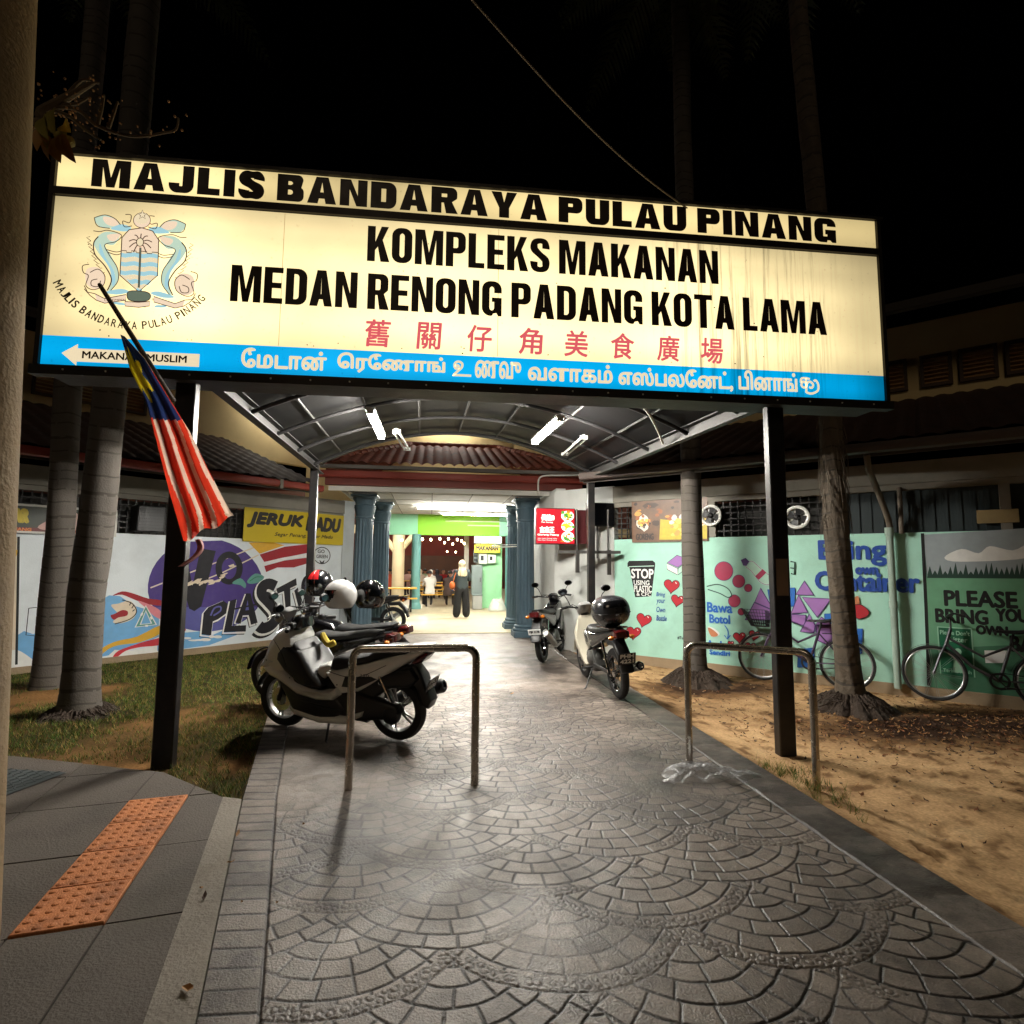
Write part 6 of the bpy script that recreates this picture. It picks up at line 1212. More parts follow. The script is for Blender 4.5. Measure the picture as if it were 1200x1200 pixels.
def hand(mb, p, d, up, s=1.):
    """palm with four unequal curled fingers and a thumb"""
    p, d, up = Vector(p), Vector(d).normalized(), Vector(up).normalized(); sd = d.cross(up).normalized()
    mb.ball(p + d * .045 * s, (.042 * s, .036 * s, .018 * s), 10, Matrix((d, sd, up)).transposed())
    for k, l in enumerate((.068, .078, .073, .056)):
        b = p + d * .08 * s + sd * (.030 - .020 * k) * s; m_ = b + d * l * .5 * s - up * .008 * s; e = m_ + (d * .6 - up * .75).normalized() * l * .5 * s; mb.tube([b, m_, e], [.0095 * s, .009 * s, .007 * s], 7)
    b = p + d * .03 * s + sd * .034 * s; mb.tube([b, b + (d * .5 + sd * .8).normalized() * .03 * s, b + (d * .9 + sd * .5 - up * .3).normalized() * .062 * s], [.011 * s, .0105 * s, .008 * s], 7)
def head(mb, c, fwd, s=1.):
    """skull, jaw, nose, ears, eyes, mouth; fwd is where the face looks"""
    c = Vector(c); f = Vector(fwd).normalized(); u = Vector((0, 0, 1)); r = f.cross(u).normalized(); M_ = Matrix((r, f, u)).transposed()
    mb.m(0); mb.ball(c + u * .02 * s, (.073 * s, .093 * s, .098 * s), 18, M_); mb.ball(c + f * .018 * s - u * .055 * s, (.056 * s, .068 * s, .062 * s), 14, M_)
    mb.tube([c + f * .088 * s + u * .02 * s, c + f * .108 * s - u * .014 * s, c + f * .09 * s - u * .022 * s], [.008 * s, .013 * s, .01 * s], 7)
    for k in (-1, 1): mb.ball(c + r * .074 * s * k - u * .0 * s, (.012 * s, .02 * s, .03 * s), 8, M_)
    mb.m(1)
    for k in (-1, 1): mb.ball(c + f * .086 * s + r * .030 * s * k + u * .012 * s, (.013 * s, .008 * s, .007 * s), 8, M_)
    mb.m(2); mb.ball(c + f * .086 * s - u * .055 * s, (.023 * s, .009 * s, .007 * s), 8, M_); mb.m(0)
HM = [skin, mat('eye_dark', S(26, 20, 18), .3), mat('lips', S(150, 84, 76), .5)]
def seated(label, loc, rz, top, legs, headcol, scarf, lean=.15, s=1., arms=0):
    t = thing('person', label, 'person', loc, rz, 'people eating at the tables'); t.scale = (s, s, s)
    J = [(0, 0, .50), (0, .05 + lean * .3, .72), (0, .08 + lean * .8, .95), (0, .10 + lean, 1.03), (.18, .09 + lean * .8, .97), (-.18, .09 + lean * .8, .97), (.22, .22 + lean * .6, .74), (-.22, .22 + lean * .6, .74), (.14, .42 + lean * .4, .80 + .1 * arms), (-.14, .42 + lean * .4, .80), (.10, .05, .48), (-.10, .05, .48), (.12, .44, .50), (-.12, .44, .50), (.12, .46, .09), (-.12, .46, .09), (.12, .56, .05), (-.12, .56, .05)]
    E_ = [(0, 1), (1, 2), (2, 3), (2, 4), (2, 5), (4, 6), (5, 7), (6, 8), (7, 9), (0, 10), (0, 11), (10, 12), (11, 13), (12, 14), (13, 15), (14, 16), (15, 17)]
    Rr = [(.17, .13), (.15, .11), (.17, .10), .06, .065, .065, .05, .05, .034, .034, .10, .10, .072, .072, .046, .046, .038, .038]
    ob = skin_mesh(J, E_, Rr, 'body', [mat('cloth_%d_%d_%d' % top, S(*top), .85, var=.12, sc_=8), mat('cloth_%d_%d_%d' % legs, S(*legs), .85, var=.12), skin], t)
    for pl in ob.data.polygons:
        c = pl.center; pl.material_index = 1 if (c.z < .56 and (c.y > .10 or c.z < .45)) else (2 if (c.y > .36 + lean * .4 and c.z > .66) else 0)
        if c.z < .08: pl.material_index = 1
    o = MB(); hc = (0, .13 + lean * 1.1, 1.17); head(o, hc, (0, 1, -.12)); hand(o, (.14, .43 + lean * .4, .80 + .1 * arms), (-.4, 1, .1), (0, 0, 1)); hand(o, (-.14, .43 + lean * .4, .80), (.4, 1, .1), (0, 0, 1)); o.build('head_and_hands', HM, t)
    o = MB(); hm = mat('hair_%d_%d_%d' % headcol, S(*headcol), .7, var=.15)
    def cap_(u, v):
        th = v * (2.0 if scarf else 1.65); a = u * 2 * math.pi; fr = math.sin(a); th2 = th * (.62 if fr > .35 and not scarf else (.72 if fr > .4 else 1)); r_ = 1.13; z = math.cos(th2); x = math.sin(th2) * math.cos(a); y = math.sin(th2) * math.sin(a)
        return Vector((hc[0] + x * .085 * r_, hc[1] - .012 + y * .098 * r_, hc[2] + .02 + z * .10 * r_))
    o.grid(cap_, 28, 12)
    if scarf: o.lathe([(.06, -.02), (.085, -.10), (.13, -.17), (.17, -.21), (.165, -.24)], (0, hc[1] - .03, hc[2]), 22, sy=.8)
    o.build('headscarf' if scarf else 'hair', hm, t); return t
def onto(u, Y): p = P(u, 690, Y); return (p.x, Y, 0.012)
seated('seated diner in a white top with dark hair, back to the camera', onto(504, 20.55), .15, (226, 222, 214), (40, 40, 50), (24, 20, 20), False, .1)
seated('seated diner in a dark brown top bending to the right of the white top', onto(524, 20.5), -.25, (58, 42, 36), (46, 40, 40), (20, 16, 16), False, .32, arms=1)
seated('seated diner in a cream headscarf further back, leftmost', onto(494, 26.2), .3, (214, 196, 176), (60, 50, 46), (232, 214, 190), True)
seated('seated diner in a white headscarf behind the white top', onto(503, 24.6), -.2, (220, 210, 200), (50, 50, 60), (236, 230, 220), True)
seated('seated diner in a red top facing the camera', onto(519, 27.8), math.pi, (176, 34, 40), (40, 36, 40), (40, 26, 24), False)
seated('seated diner in dark clothes in front of the far table', onto(528, 27.3), math.pi + .2, (40, 42, 52), (40, 36, 40), (20, 18, 18), False)
seated('seated diner in brown behind the white headscarf', onto(509, 28.4), math.pi - .2, (120, 84, 66), (40, 36, 40), (30, 22, 20), False)
seated('seated diner in orange at the table left of the teal pillar', onto(459, 26.8), .4, (180, 74, 44), (60, 40, 40), (30, 24, 22), False)
seated('seated diner in pale pink behind the cream pillar', onto(476, 28.0), -.4, (210, 170, 160), (60, 40, 40), (40, 30, 28), False)
seated('seated diner in a black headscarf between white and red tops', onto(513, 25.2), .1, (36, 34, 40), (36, 34, 40), (26, 24, 30), True)
seated('seated diner in pale green beside the far table', onto(499, 29.2), .2, (170, 190, 150), (50, 50, 50), (30, 26, 24), False)
seated('seated diner in a pink headscarf near the far end of the tables', onto(535, 26.4), .4, (196, 140, 150), (50, 40, 50), (220, 170, 176), True)
seated('seated diner in blue just left of the standing woman', onto(530, 23.6), -.5, (60, 84, 130), (30, 32, 44), (22, 18, 18), False)
# standing woman
t = thing('person', 'woman standing with pale headscarf, dark jacket, black wide trousers and an orange bag', 'person', (P(541, 700, 16.1).x, 16.1, .012), .12)
J = [(0, 0, .90), (0, 0, 1.08), (0, .0, 1.28), (0, .01, 1.38), (.17, 0, 1.31), (-.17, 0, 1.31), (.24, .04, 1.06), (-.24, .02, 1.06), (.16, .22, 1.12), (-.22, .16, .90), (.09, 0, .84), (-.09, 0, .84), (.12, 0, .46), (-.12, .0, .46), (.14, -.01, .08), (-.14, .01, .08), (.15, .10, .04), (-.15, .12, .04)]
E_ = [(0, 1), (1, 2), (2, 3), (2, 4), (2, 5), (4, 6), (5, 7), (6, 8), (7, 9), (0, 10), (0, 11), (10, 12), (11, 13), (12, 14), (13, 15), (14, 16), (15, 17)]
Rr = [(.18, .14), (.17, .12), (.20, .12), .06, .085, .085, .07, .07, .045, .045, .13, .13, .118, .118, .125, .125, .045, .045]
ob = skin_mesh(J, E_, Rr, 'body', [mat('cloth_jacket', S(46, 56, 58), .85, var=.15, sc_=8), mat('cloth_black', S(16, 16, 18), .8), skin], t)
for pl in ob.data.polygons: pl.material_index = 1 if pl.center.z < .86 else 0
o = MB(); head(o, (0, .03, 1.50), (0, 1, 0)); hand(o, (.16, .23, 1.12), (-.3, 1, .5), (0, 0, 1)); hand(o, (-.22, .17, .89), (.1, .4, -1), (-1, 0, 0)); o.build('head_and_hands', HM, t)
o = MB(); scm = mat('scarf_cream', S(226, 208, 172), .8, var=.2, sc_=14, bump=.3, bsc=25)
def cap2(u, v):
    th = v * 2.05; a = u * 2 * math.pi; fr = math.sin(a); th *= .72 if fr > .45 else 1; return Vector((math.sin(th) * math.cos(a) * .10, .018 + math.sin(th) * math.sin(a) * .118, 1.52 + math.cos(th) * .118))
o.grid(cap2, 30, 14)
o.lathe([(.085, 1.46), (.10, 1.40), (.14, 1.34), (.17, 1.27), (.165, 1.20), (.12, 1.17)], (0, -.015, 0), 26, sy=.75); o.grid(lambda u, v: Vector(((u - .5) * .22 * (1 - .4 * v), -.13 - .03 * math.sin(u * 9), 1.36 - .18 * v)), 8, 8); o.build('headscarf', scm, t)
o = MB(); o.ball((-.27, .02, .92), (.09, .15, .12), 16); o.tube([(-.27, -.08, 1.0), (-.22, -.1, 1.2), (-.15, -.04, 1.36), (-.17, .06, 1.3), (-.26, .1, 1.0)], .012, 8); bgo = o.build('shoulder_bag', mat('leather_orange', S(196, 100, 44), .5, var=.1)); bgo.location = t.location; bgo.rotation_euler = (0, 0, .12); tag(bgo, 'orange leather shoulder bag hanging from the standing woman', 'bag')
# ================================================================ VEHICLES
rub = mat('tyre_rubber', S(22, 21, 21), .75, var=.25, sc_=30, bump=.15, bsc=120); blkp = mat('black_plastic', S(20, 20, 22), .42, var=.2, sc_=12, bump=.04, bsc=60); blkg = mat('black_gloss', S(12, 12, 14), .14, spec=.6, coat=.5)
whp = mat('white_lacquer', S(232, 232, 228), .22, var=.05, coat=.6, stain=.12, stcol=S(150, 146, 136), stsc=5); alu = mat('cast_alloy', S(170, 170, 168), .35, .85, var=.15); chrome = mat('chrome', S(210, 210, 210), .12, 1.); vinyl = mat('seat_vinyl', S(18, 18, 19), .55, var=.2, bump=.12, bsc=160)
redl = mat('red_lens', S(64, 10, 12), .15, spec=.7); clr = mat('clear_lens', S(200, 206, 210), .08, spec=.8); glass_m = mat('mirror_glass', S(70, 74, 78), .08, 1.); engm = mat('engine_alloy', S(92, 92, 90), .5, .6, var=.25, bump=.1); plate_b = mat('plate_black', S(14, 14, 16), .4); plate_w = mat('plate_letter', S(226, 226, 222), .5)
def wheel(t, x, r, w, spokes=5, front=True, disc=True, rimm=None, drum=False):
    """wheel > tyre, rim"""
    o = MB(); n = 40; pr = [(r - .085, -w * .42), (r - .055, -w * .5), (r - .02, -w * .42), (r - .004, -w * .2), (r, 0), (r - .004, w * .2), (r - .02, w * .42), (r - .055, w * .5), (r - .085, w * .42), (r - .09, 0), (r - .085, -w * .42)]
    o.lathe(pr, (x, 0, r), n, 'Y')
    for k in range(36):
        a = k * 2 * math.pi / 36; R = Matrix.Rotation(a, 3, 'Y'); o.add([Vector((x, 0, r)) + R @ Vector(p) for p in ((-.008, -w * .34, r - .0045), (.008, -w * .05, r + .0025), (.012, 0, r + .0025), (-.004, -w * .34, r - .0045))], [(0, 1, 2, 3)])
    wt = o.build('wheel', rub, t); o = MB(); ri = r - .075
    o.lathe([(ri, -w * .36), (ri + .012, -w * .42), (ri - .005, -w * .40), (ri - .022, -w * .2), (ri - .022, w * .2), (ri - .005, w * .40), (ri + .012, w * .42), (ri, w * .36)], (x, 0, r), n, 'Y')
    o.lathe([(0, -.05), (.04, -.05), (.045, -.03), (.045, .03), (.04, .05), (0, .05)], (x, 0, r), 20, 'Y')
    if spokes > 12:
        for k in range(spokes):
            a = k * 2 * math.pi / spokes; b = a + (.35 if k % 2 else -.35); sd = .03 if k % 4 < 2 else -.03; o.tube([(x + .035 * math.cos(a), sd, r + .035 * math.sin(a)), (x + (ri - .01) * math.cos(b), 0, r + (ri - .01) * math.sin(b))], .0022, 5)
    else:
        for k in range(spokes):
            for q in (-.10, .10):
                a = k * 2 * math.pi / spokes; o.tube([(x + .04 * math.cos(a + q * 2), 0, r + .04 * math.sin(a + q * 2)), (x + (ri - .02) * math.cos(a + q * 1.3), 0, r + (ri - .02) * math.sin(a + q * 1.3))], [.013, .009], 7)
    o.build('rim', rimm or alu, wt)
    if disc:
        o = MB(); o.lathe([(.06, .052), (.115, .052), (.115, .056), (.06, .056)], (x, 0, r), 28, 'Y'); o.build('brake_disc', chrome, wt)
    return wt
def tap(x0, w0, x1, w1):
    return lambda x, y, z: (x, y * lerp(w0, w1, max(0, min(1, (x - x0) / (x1 - x0)))), z)
def mirror(t, base, tipp, m=blkp, rad_=.06):
    b, e = Vector(base), Vector(tipp); o = MB(); o.tube(smooth2([tuple(b), tuple(b.lerp(e, .5) + Vector((.02, 0, .03))), tuple(e)], 5), .006, 8); o.ball(e + Vector((0, 0, .03)), (.02, rad_ * 1.15, rad_ * .75), 14); mo = o.build('mirror', m, t)
    o = MB(); o.lathe([(0, 0), (.052, 0)], e + Vector((-.0205, 0, .03)), 18, 'X', sx=.65, sy=1.05); o.build('glass', glass_m, mo)
def plate(t, c, pit, rows, w_=.20, h_=.14):
    R = Matrix.Rotation(pit, 3, 'Y'); c = Vector(c); o = MB(); o.box(c, (.008, w_, h_), R); pl = o.build('number_plate', plate_b, t, smooth=False); o = MB()
    for k, rw in enumerate(rows):
        F = lambda d: (lambda a, b: c + R @ Vector((-.0045 - d, -a, b)))
        hh = h_ * (.32 if len(rows) > 1 else .5); put_text(o, rw, F, -w_ * .38, h_ * (.10 - .46 * k) if len(rows) > 1 else -h_ * .25, w_ * .76, hh, .003, d=.001)
    o.build('plate_lettering', plate_w, pl, smooth=False)
# ---------------- big white scooter
def maxi(label, loc, rz, lean):
    t = thing('motor_scooter', label, 'scooter', loc, 0, 'motorbikes parked by the entrance', rot=(lean, 0, rz))
    t.scale = (.93, .93, .93); wheel(t, .655, .285, .10, 5); wheel(t, -.625, .285, .12, 5, disc=False)
    tp = tap(.40, 1, .84, .50)
    o = MB(); o.puff([(.44, .985), (.53, 1.0), (.63, .96), (.74, .86), (.81, .73), (.815, .64), (.76, .555), (.66, .53), (.56, .56), (.49, .63), (.42, .76), (.40, .90)], .215, .10, fn=tp); o.build('front_cowl', whp, t)
    o = MB(); o.puff([(.86, .60), (.80, .72), (.70, .74), (.60, .70), (.62, .64), (.74, .60)], .19, .06, fn=tap(.5, 1, .9, .5)); o.build('headlight', clr, t)
    o = MB(); o.puff([(.46, .99), (.52, 1.0), (.44, 1.12), (.40, 1.12)], .14, .04); o.build('screen', mat('smoke_screen', S(30, 32, 36), .1, spec=.8), t)
    o = MB(); o.puff([(.50, .86), (.30, .80), (.16, .60), (.04, .50), (.10, .47), (.30, .49), (.50, .60), (.62, .70), (.60, .78)], .222, .05, fn=tp); o.build('wing_panel', blkp, t)
    o = MB(); o.puff([(.82, .60), (.70, .64), (.55, .60), (.34, .50), (.12, .44), (-.02, .45), (-.10, .50), (-.14, .43), (-.06, .37), (.12, .36), (.34, .40), (.55, .49), (.72, .53)], .228, .05, fn=tp); o.build('side_sweep', whp, t)
    o = MB(); o.puff([(.40, .88), (.44, .62), (.40, .45), (.22, .33), (.14, .36), (.18, .55), (.26, .74)], .185, .05); o.build('leg_shield', blkp, t)
    o = MB(); o.puff([(.28, .50), (.20, .63), (.08, .665), (-.04, .64), (-.12, .68), (-.16, .40), (.0, .33), (.26, .33)], .10, .06); o.build('tunnel', blkp, t); o = MB(); o.puff([(.22, .53), (.16, .66), (.06, .69), (-.02, .66), (.04, .58), (.12, .50)], .128, .05); o.build('tunnel_cover', whp, t)
    o = MB(); o.puff([(.62, .52), (.34, .42), (.10, .38), (-.10, .40), (-.18, .30), (-.08, .20), (.14, .175), (.42, .20), (.50, .32)], .205, .05, fn=tap(.2, 1, .6, .72)); o.build('belly_panel', blkp, t)
    o = MB(); o.puff([(-.10, .50), (-.30, .54), (-.52, .62), (-.82, .70), (-.90, .60), (-.80, .52), (-.62, .50), (-.48, .42), (-.40, .30), (-.20, .26), (-.06, .34)], .135, .04); o.build('under_seat_cover', blkp, t)
    o = MB(); o.puff([(.80, .56), (.66, .60), (.50, .56), (.40, .40), (.42, .28), (.50, .30), (.56, .44), (.66, .50)], .13, .04); o.build('inner_fender', blkp, t)
    o = MB(); o.puff([(.47, .26), (.40, .19), (.10, .150), (-.18, .165), (-.36, .25), (-.38, .30), (-.20, .24), (.08, .215), (.38, .25)], .216, .03, fn=tap(.2, 1, .6, .72)); o.build('lower_trim', whp, t)
    o = MB(); o.puff([(.02, .64), (-.01, .745), (-.08, .775), (-.24, .765), (-.38, .785), (-.47, .85), (-.58, .875), (-.78, .88), (-.86, .855), (-.74, .80), (-.48, .745), (-.22, .68), (-.08, .62)], .155, .06, fn=tap(-.9, .62, -.3, 1)); o.build('seat', vinyl, t)
    o = MB(); o.puff([(.04, .62), (-.06, .48), (-.14, .425), (-.30, .455), (-.50, .56), (-.72, .70), (-.94, .815), (-.95, .85), (-.84, .845), (-.60, .785), (-.36, .715), (-.14, .655)], .185, .05, fn=tap(-1., .40, -.2, 1)); tl = o.build('tail_fairing', whp, t)
    o = MB(); o.puff([(-.18, .60), (-.14, .50), (-.30, .49), (-.50, .585), (-.44, .615), (-.30, .60)], .189, .02, fn=tap(-1., .40, -.2, 1)); o.build('tail_graphic', blkp, tl)
    o = MB(); o.puff([(-.88, .80), (-.97, .845), (-.985, .81), (-.92, .745), (-.80, .72)], .105, .03); o.build('tail_light', redl, t)
    o = MB(); o.puff([(-.64, .86), (-.90, .895), (-1.00, .90), (-1.01, .875), (-.90, .86), (-.70, .835)], .115, .02, fn=tap(-1., .7, -.6, 1)); o.build('grab_rail', mat('rail_grey', S(176, 176, 176), .3, .3), t)
    o = MB(); o.puff([(-.02, .42), (-.10, .23), (-.30, .19), (-.60, .23), (-.74, .30), (-.70, .37), (-.42, .42), (-.20, .46)], .065, .04, .12); o.ball((-.63, .13, .285), (.10, .07, .10), 16); o.puff([(-.06, .34), (-.12, .17), (-.34, .15), (-.42, .27), (-.2, .36)], .075, .03, .02); eng = o.build('engine', blkp, t)
    for s_ in (-1, 1):
        o = MB(); o.tube([(-.66, .12 * s_, .32), (-.50, .12 * s_, .64)], .02, 10); o.tube([(.0 - .645 + .012 * k, .12 * s_ + .03 * math.cos(k * 1.2), .36 + .018 * k) for k in range(12)], .007, 6); o.build('rear_shock', chrome, t)
    o = MB(); o.puff([(-.30, .60), (-.55, .66), (-.84, .72), (-.92, .62), (-1.0, .40), (-.97, .33), (-.90, .36), (-.86, .50), (-.76, .60), (-.60, .585)], .085, .03); o.build('rear_mudguard', blkp, t)
    plate(t, (-.985, 0, .545), -.42, ['PKT', '4686'], .20, .13)
    o = MB(); o.tube([(-.20, -.15, .20), (-.40, -.19, .26), (-.52, -.20, .30)], .022, 8); o.tube([(-.46, -.20, .28), (-.56, -.205, .32), (-.98, -.215, .46)], [.045, .062, .066], 14); o.lathe([(.066, 0), (.05, .02), (.03, .022), (.025, -.03)], (-.98, -.215, .46), 14, R=Matrix.Rotation(-1.25, 3, 'Y')); o.build('exhaust', blkp, t)
    for s_ in (-1, 1):
        o = MB(); o.tube([(.655, .085 * s_, .285), (.54, .085 * s_, .62)], .021, 10); o.build('fork', blkp, t)
    o = MB(); pts = [(math.cos(a) * .315 + .655, math.sin(a) * .315 + .285) for a in np.linspace(.35, 2.75, 14)]; inn = [(math.cos(a) * .30 + .655, math.sin(a) * .30 + .285) for a in np.linspace(2.75, .35, 14)]; o.puff(pts + inn, .068, .006); o.build('front_mudguard', blkp, t)
    o = MB(); o.tube(smooth2([(.30, .36, 1.03), (.36, .28, 1.045), (.42, .12, 1.06), (.43, 0, 1.03), (.42, -.12, 1.06), (.36, -.28, 1.045), (.30, -.36, 1.03)], 4), .013, 8); hb = o.build('handlebar', blkp, t)
    for s_ in (-1, 1): o = MB(); o.tube([(.305, .36 * s_, 1.03), (.352, .28 * s_, 1.042)], .019, 10); o.build('grip', vinyl, hb)
    o = MB(); o.puff([(.36, 1.09), (.46, 1.10), (.50, 1.03), (.44, .97), (.36, 1.0)], .12, .05); o.build('instrument_cowl', blkg, hb)
    for s_ in (-1, 1):
        o = MB(); o.tube([(.375, .25 * s_, 1.045), (.40, .30 * s_, 1.035), (.385, .40 * s_, 1.02)], .007, 7); o.build('brake_lever', alu, hb); o = MB(); o.box((.365, .22 * s_, 1.055), (.06, .07, .05), bev=.012); o.build('switch_pod', blkp, hb)
    mirror(t, (.40, .22, 1.06), (.42, .33, 1.20)); mirror(t, (.40, -.22, 1.06), (.42, -.33, 1.20))
    o = MB()
    for k, (y0, y1) in enumerate(((.22, .04), (.17, -.03), (-.20, .02), (-.24, -.05))): o.tube(smooth2([(.37, y0, 1.04), (.50 + .02 * k, y0 * .8, 1.04 + .02), (.52, y1, 1.04 - .10), (.46, y1, 1.04 - .24)], 5), .0045, 6)
    o.build('control_cable', blkp, t)
    o = MB(); o.tube([(.02, .14, .20), (-.02, .26, .02), (-.05, .29, .012)], .011, 8); o.build('side_stand', blkp, t)
    o = MB()
    for pth in ([(.62, .228 * .8, .905), (.50, .222, .80), (.44, .222, .66)], [(-.02, .190, .635), (-.30, .188, .60), (-.60, .150, .72)], [(.30, .208, .345), (.05, .210, .30), (-.14, .210, .30)]): o.tube(smooth2(pth, 5), .003, 5)
    for q in ((.70, .19, .70), (.40, .225, .56), (-.10, .19, .52), (.20, .212, .24)): o.ball(q, (.007, .005, .007), 8)
    o.build('panel_seam', blkp, t)
    o = MB(); put_text(o, '150', lambda d: (lambda a, b: Vector((-a, .186 + d, b))), .36, .615, .085, .022, bold=.001); o.build('badge', mat('badge_grey', S(90, 90, 92), .3, .6), t, smooth=False)
    return t
A1, A2 = G(333, 851), G(473, 868); hd = math.atan2(A1.y - A2.y, A1.x - A2.x); c = (A1 + A2) / 2
maxi('large white scooter with black panels parked at the left edge of the path', (c.x, c.y, .008), hd, -.10)
# ---------------- small motorbikes
def bike(label, loc, rz, lean, body, shield, rims, rows, plate_light=False, headlamp=True, sporty=False, spk=5, legsh=True):
    t = thing('motorbike', label, 'motorbike', loc, 0, 'motorbikes parked by the entrance', rot=(lean, 0, rz))
    wheel(t, .62, .285, .075, spk, rimm=rims); wheel(t, -.62, .285, .09, spk, disc=False, rimm=rims)
    for s_ in (-1, 1):
        o = MB(); o.tube([(.62, .07 * s_, .285), (.50, .07 * s_, .66), (.44, .06 * s_, .90)], [.022, .019, .017], 10); o.build('fork', alu if not sporty else blkp, t)
    o = MB(); pts = [(math.cos(a) * .31 + .62, math.sin(a) * .31 + .285) for a in np.linspace(.15, 2.7, 16)]; inn = [(math.cos(a) * .297 + .62, math.sin(a) * .297 + .285) for a in np.linspace(2.7, .15, 16)]; o.puff(pts + inn, .055, .006); o.build('front_mudguard', shield, t)
    if legsh:
        o = MB(); o.puff([(.45, .86), (.50, .78), (.51, .64), (.45, .47), (.33, .30), (.24, .24), (.19, .27), (.29, .42), (.38, .60), (.41, .80)], .185, .03, fn=lambda x, y, z: (x - 2.2 * y * y, y * lerp(.70, 1, max(0, min(1, (z - .2) / .3))) * lerp(1, .55, max(0, min(1, (z - .62) / .26))), z)); o.build('leg_shield', shield, t)
        o = MB(); o.puff([(.46, .88), (.50, .74), (.40, .52), (.20, .46), (.06, .50), (.04, .56), (.22, .56), (.34, .68)], .07, .03); o.build('backbone_cover', body, t)
    else:
        o = MB(); o.puff([(.50, .90), (.56, .74), (.40, .60), (.14, .56), (-.04, .66), (.08, .80), (.34, .86)], .12, .05); o.build('tank_cover', body, t)
        o = MB(); o.puff([(.50, .78), (.52, .60), (.34, .40), (.16, .44), (.24, .60)], .14, .03); o.build('side_fairing', body, t)
    o = MB(); o.puff([(.06, .72), (.0, .785), (-.20, .77), (-.38, .79), (-.60, .82), (-.74, .82), (-.70, .76), (-.40, .72), (-.1, .69)], .125, .05, fn=tap(-.8, .7, -.2, 1)); o.build('seat', vinyl, t)
    o = MB(); o.puff([(.10, .70), (.04, .54), (-.10, .50), (-.36, .60), (-.64, .70), (-.86, .78), (-.84, .81), (-.5, .76), (-.1, .70)], .115, .04, fn=tap(-.9, .5, -.2, 1)); o.build('tail_fairing', body, t)
    o = MB(); o.puff([(-.82, .80), (-.92, .79), (-.92, .72), (-.84, .69), (-.76, .72)], .08, .025); o.build('tail_light', redl, t)
    for s_ in (-1, 1):
        o = MB(); o.ball((-.86, .12 * s_, .72), (.03, .035, .025), 10); o.tube([(-.83, .06 * s_, .72), (-.85, .11 * s_, .72)], .01, 6); o.build('indicator', mat('amber_lens', S(190, 110, 40), .2), t)
        o = MB(); o.tube([(-.62, .10 * s_, .30), (-.48, .10 * s_, .64)], .017, 8); o.tube([(-.605 + .0105 * k, .10 * s_ + .028 * math.cos(k * 1.3), .34 + .022 * k) for k in range(12)], .006, 6); o.build('rear_shock', chrome, t)
    o = MB(); o.puff([(-.50, .66), (-.76, .69), (-.90, .56), (-.98, .36), (-.94, .34), (-.86, .50), (-.74, .61), (-.56, .60)], .075, .02); o.build('rear_mudguard', blkp, t)
    plate(t, (-.965, 0, .50), -.30, rows, .20, .13 if len(rows) > 1 else .085)
    o = MB(); o.ball((.10, 0, .34), (.16, .12, .12), 16); o.puff([(.02, .46), (-.10, .28), (-.02, .20), (.22, .20), (.34, .30), (.26, .42)], .085, .03); o.lathe([(.075, -.10), (.08, -.08), (.08, .08), (.075, .10)], (.24, 0, .36), 16, 'X')
    for k in range(5): o.lathe([(.06, 0), (.098, .004), (.06, .008)], (.20 + k * .028, 0, .36), 16, 'X')
    o.build('engine', engm, t)
    for s_ in (-1, 1):
        o = MB(); o.box((-.36, .095 * s_, .30), (.54, .03, .045), bev=.008); o.build('swingarm', blkp, t)
        o = MB(); o.tube([(.04, .08 * s_, .25), (.04, .22 * s_, .25)], .014, 8); o.build('footpeg', rub, t)
    o = MB(); o.tube(smooth2([(.30, -.06, .28), (.24, -.11, .20), (.0, -.13, .20), (-.28, -.13, .17)], 4), .018, 8); o.tube([(-.26, -.14, .235), (-.36, -.145, .25), (-.92, -.16, .40 if not sporty else .48)], [.03, .046, .052], 14); o.lathe([(.052, 0), (.045, .012), (.03, .012), (.028, -.03)], (-.92, -.16, .40 if not sporty else .48), 14, R=Matrix.Rotation(-1.3, 3, 'Y')); o.build('exhaust', chrome if not sporty else alu, t)
    o = MB(); o.tube(smooth2([(.28, .34, .98), (.34, .26, .99), (.42, .10, .96), (.43, 0, .95), (.42, -.10, .96), (.34, -.26, .99), (.28, -.34, .98)], 4), .012, 8); hb = o.build('handlebar', blkp, t)
    for s_ in (-1, 1): o = MB(); o.tube([(.275, .345 * s_, .98), (.335, .26 * s_, .99)], .018, 10); o.build('grip', vinyl, hb)
    o = MB(); o.puff([(.33, 1.0), (.42, 1.03), (.51, .98), (.54, .90), (.47, .85), (.38, .90)], .088, .05); o.build('headlamp_cowl', mat('cowl_silver', S(150, 150, 150), .3, .4) if legsh else body, hb)
    if headlamp: o = MB(); o.lathe([(.0, .02), (.05, .014), (.075, 0), (.08, -.02)], (.54, 0, .94), 20, 'X'); o.build('headlamp', clr, hb)
    for s_ in (-1, 1): o = MB(); o.tube([(.36, .22 * s_, .99), (.385, .28 * s_, .985), (.37, .38 * s_, .97)], .006, 6); o.build('brake_lever', alu, hb)
    mirror(t, (.38, .20, .99), (.36, .30, 1.16)); mirror(t, (.38, -.20, .99), (.36, -.30, 1.16))
    o = MB()
    for k, (y0, y1) in enumerate(((.22, .04), (.17, -.03), (-.20, .02), (-.24, -.05))): o.tube(smooth2([(.37, y0, .98), (.50 + .02 * k, y0 * .8, .98 + .02), (.52, y1, .98 - .10), (.46, y1, .98 - .24)], 5), .0045, 6)
    o.build('control_cable', blkp, t)
    o = MB(); o.tube([(.0, .10, .24), (-.06, .22, .03), (-.08, .26, .012)], .010, 8); o.build('side_stand', blkp, t)
    return t
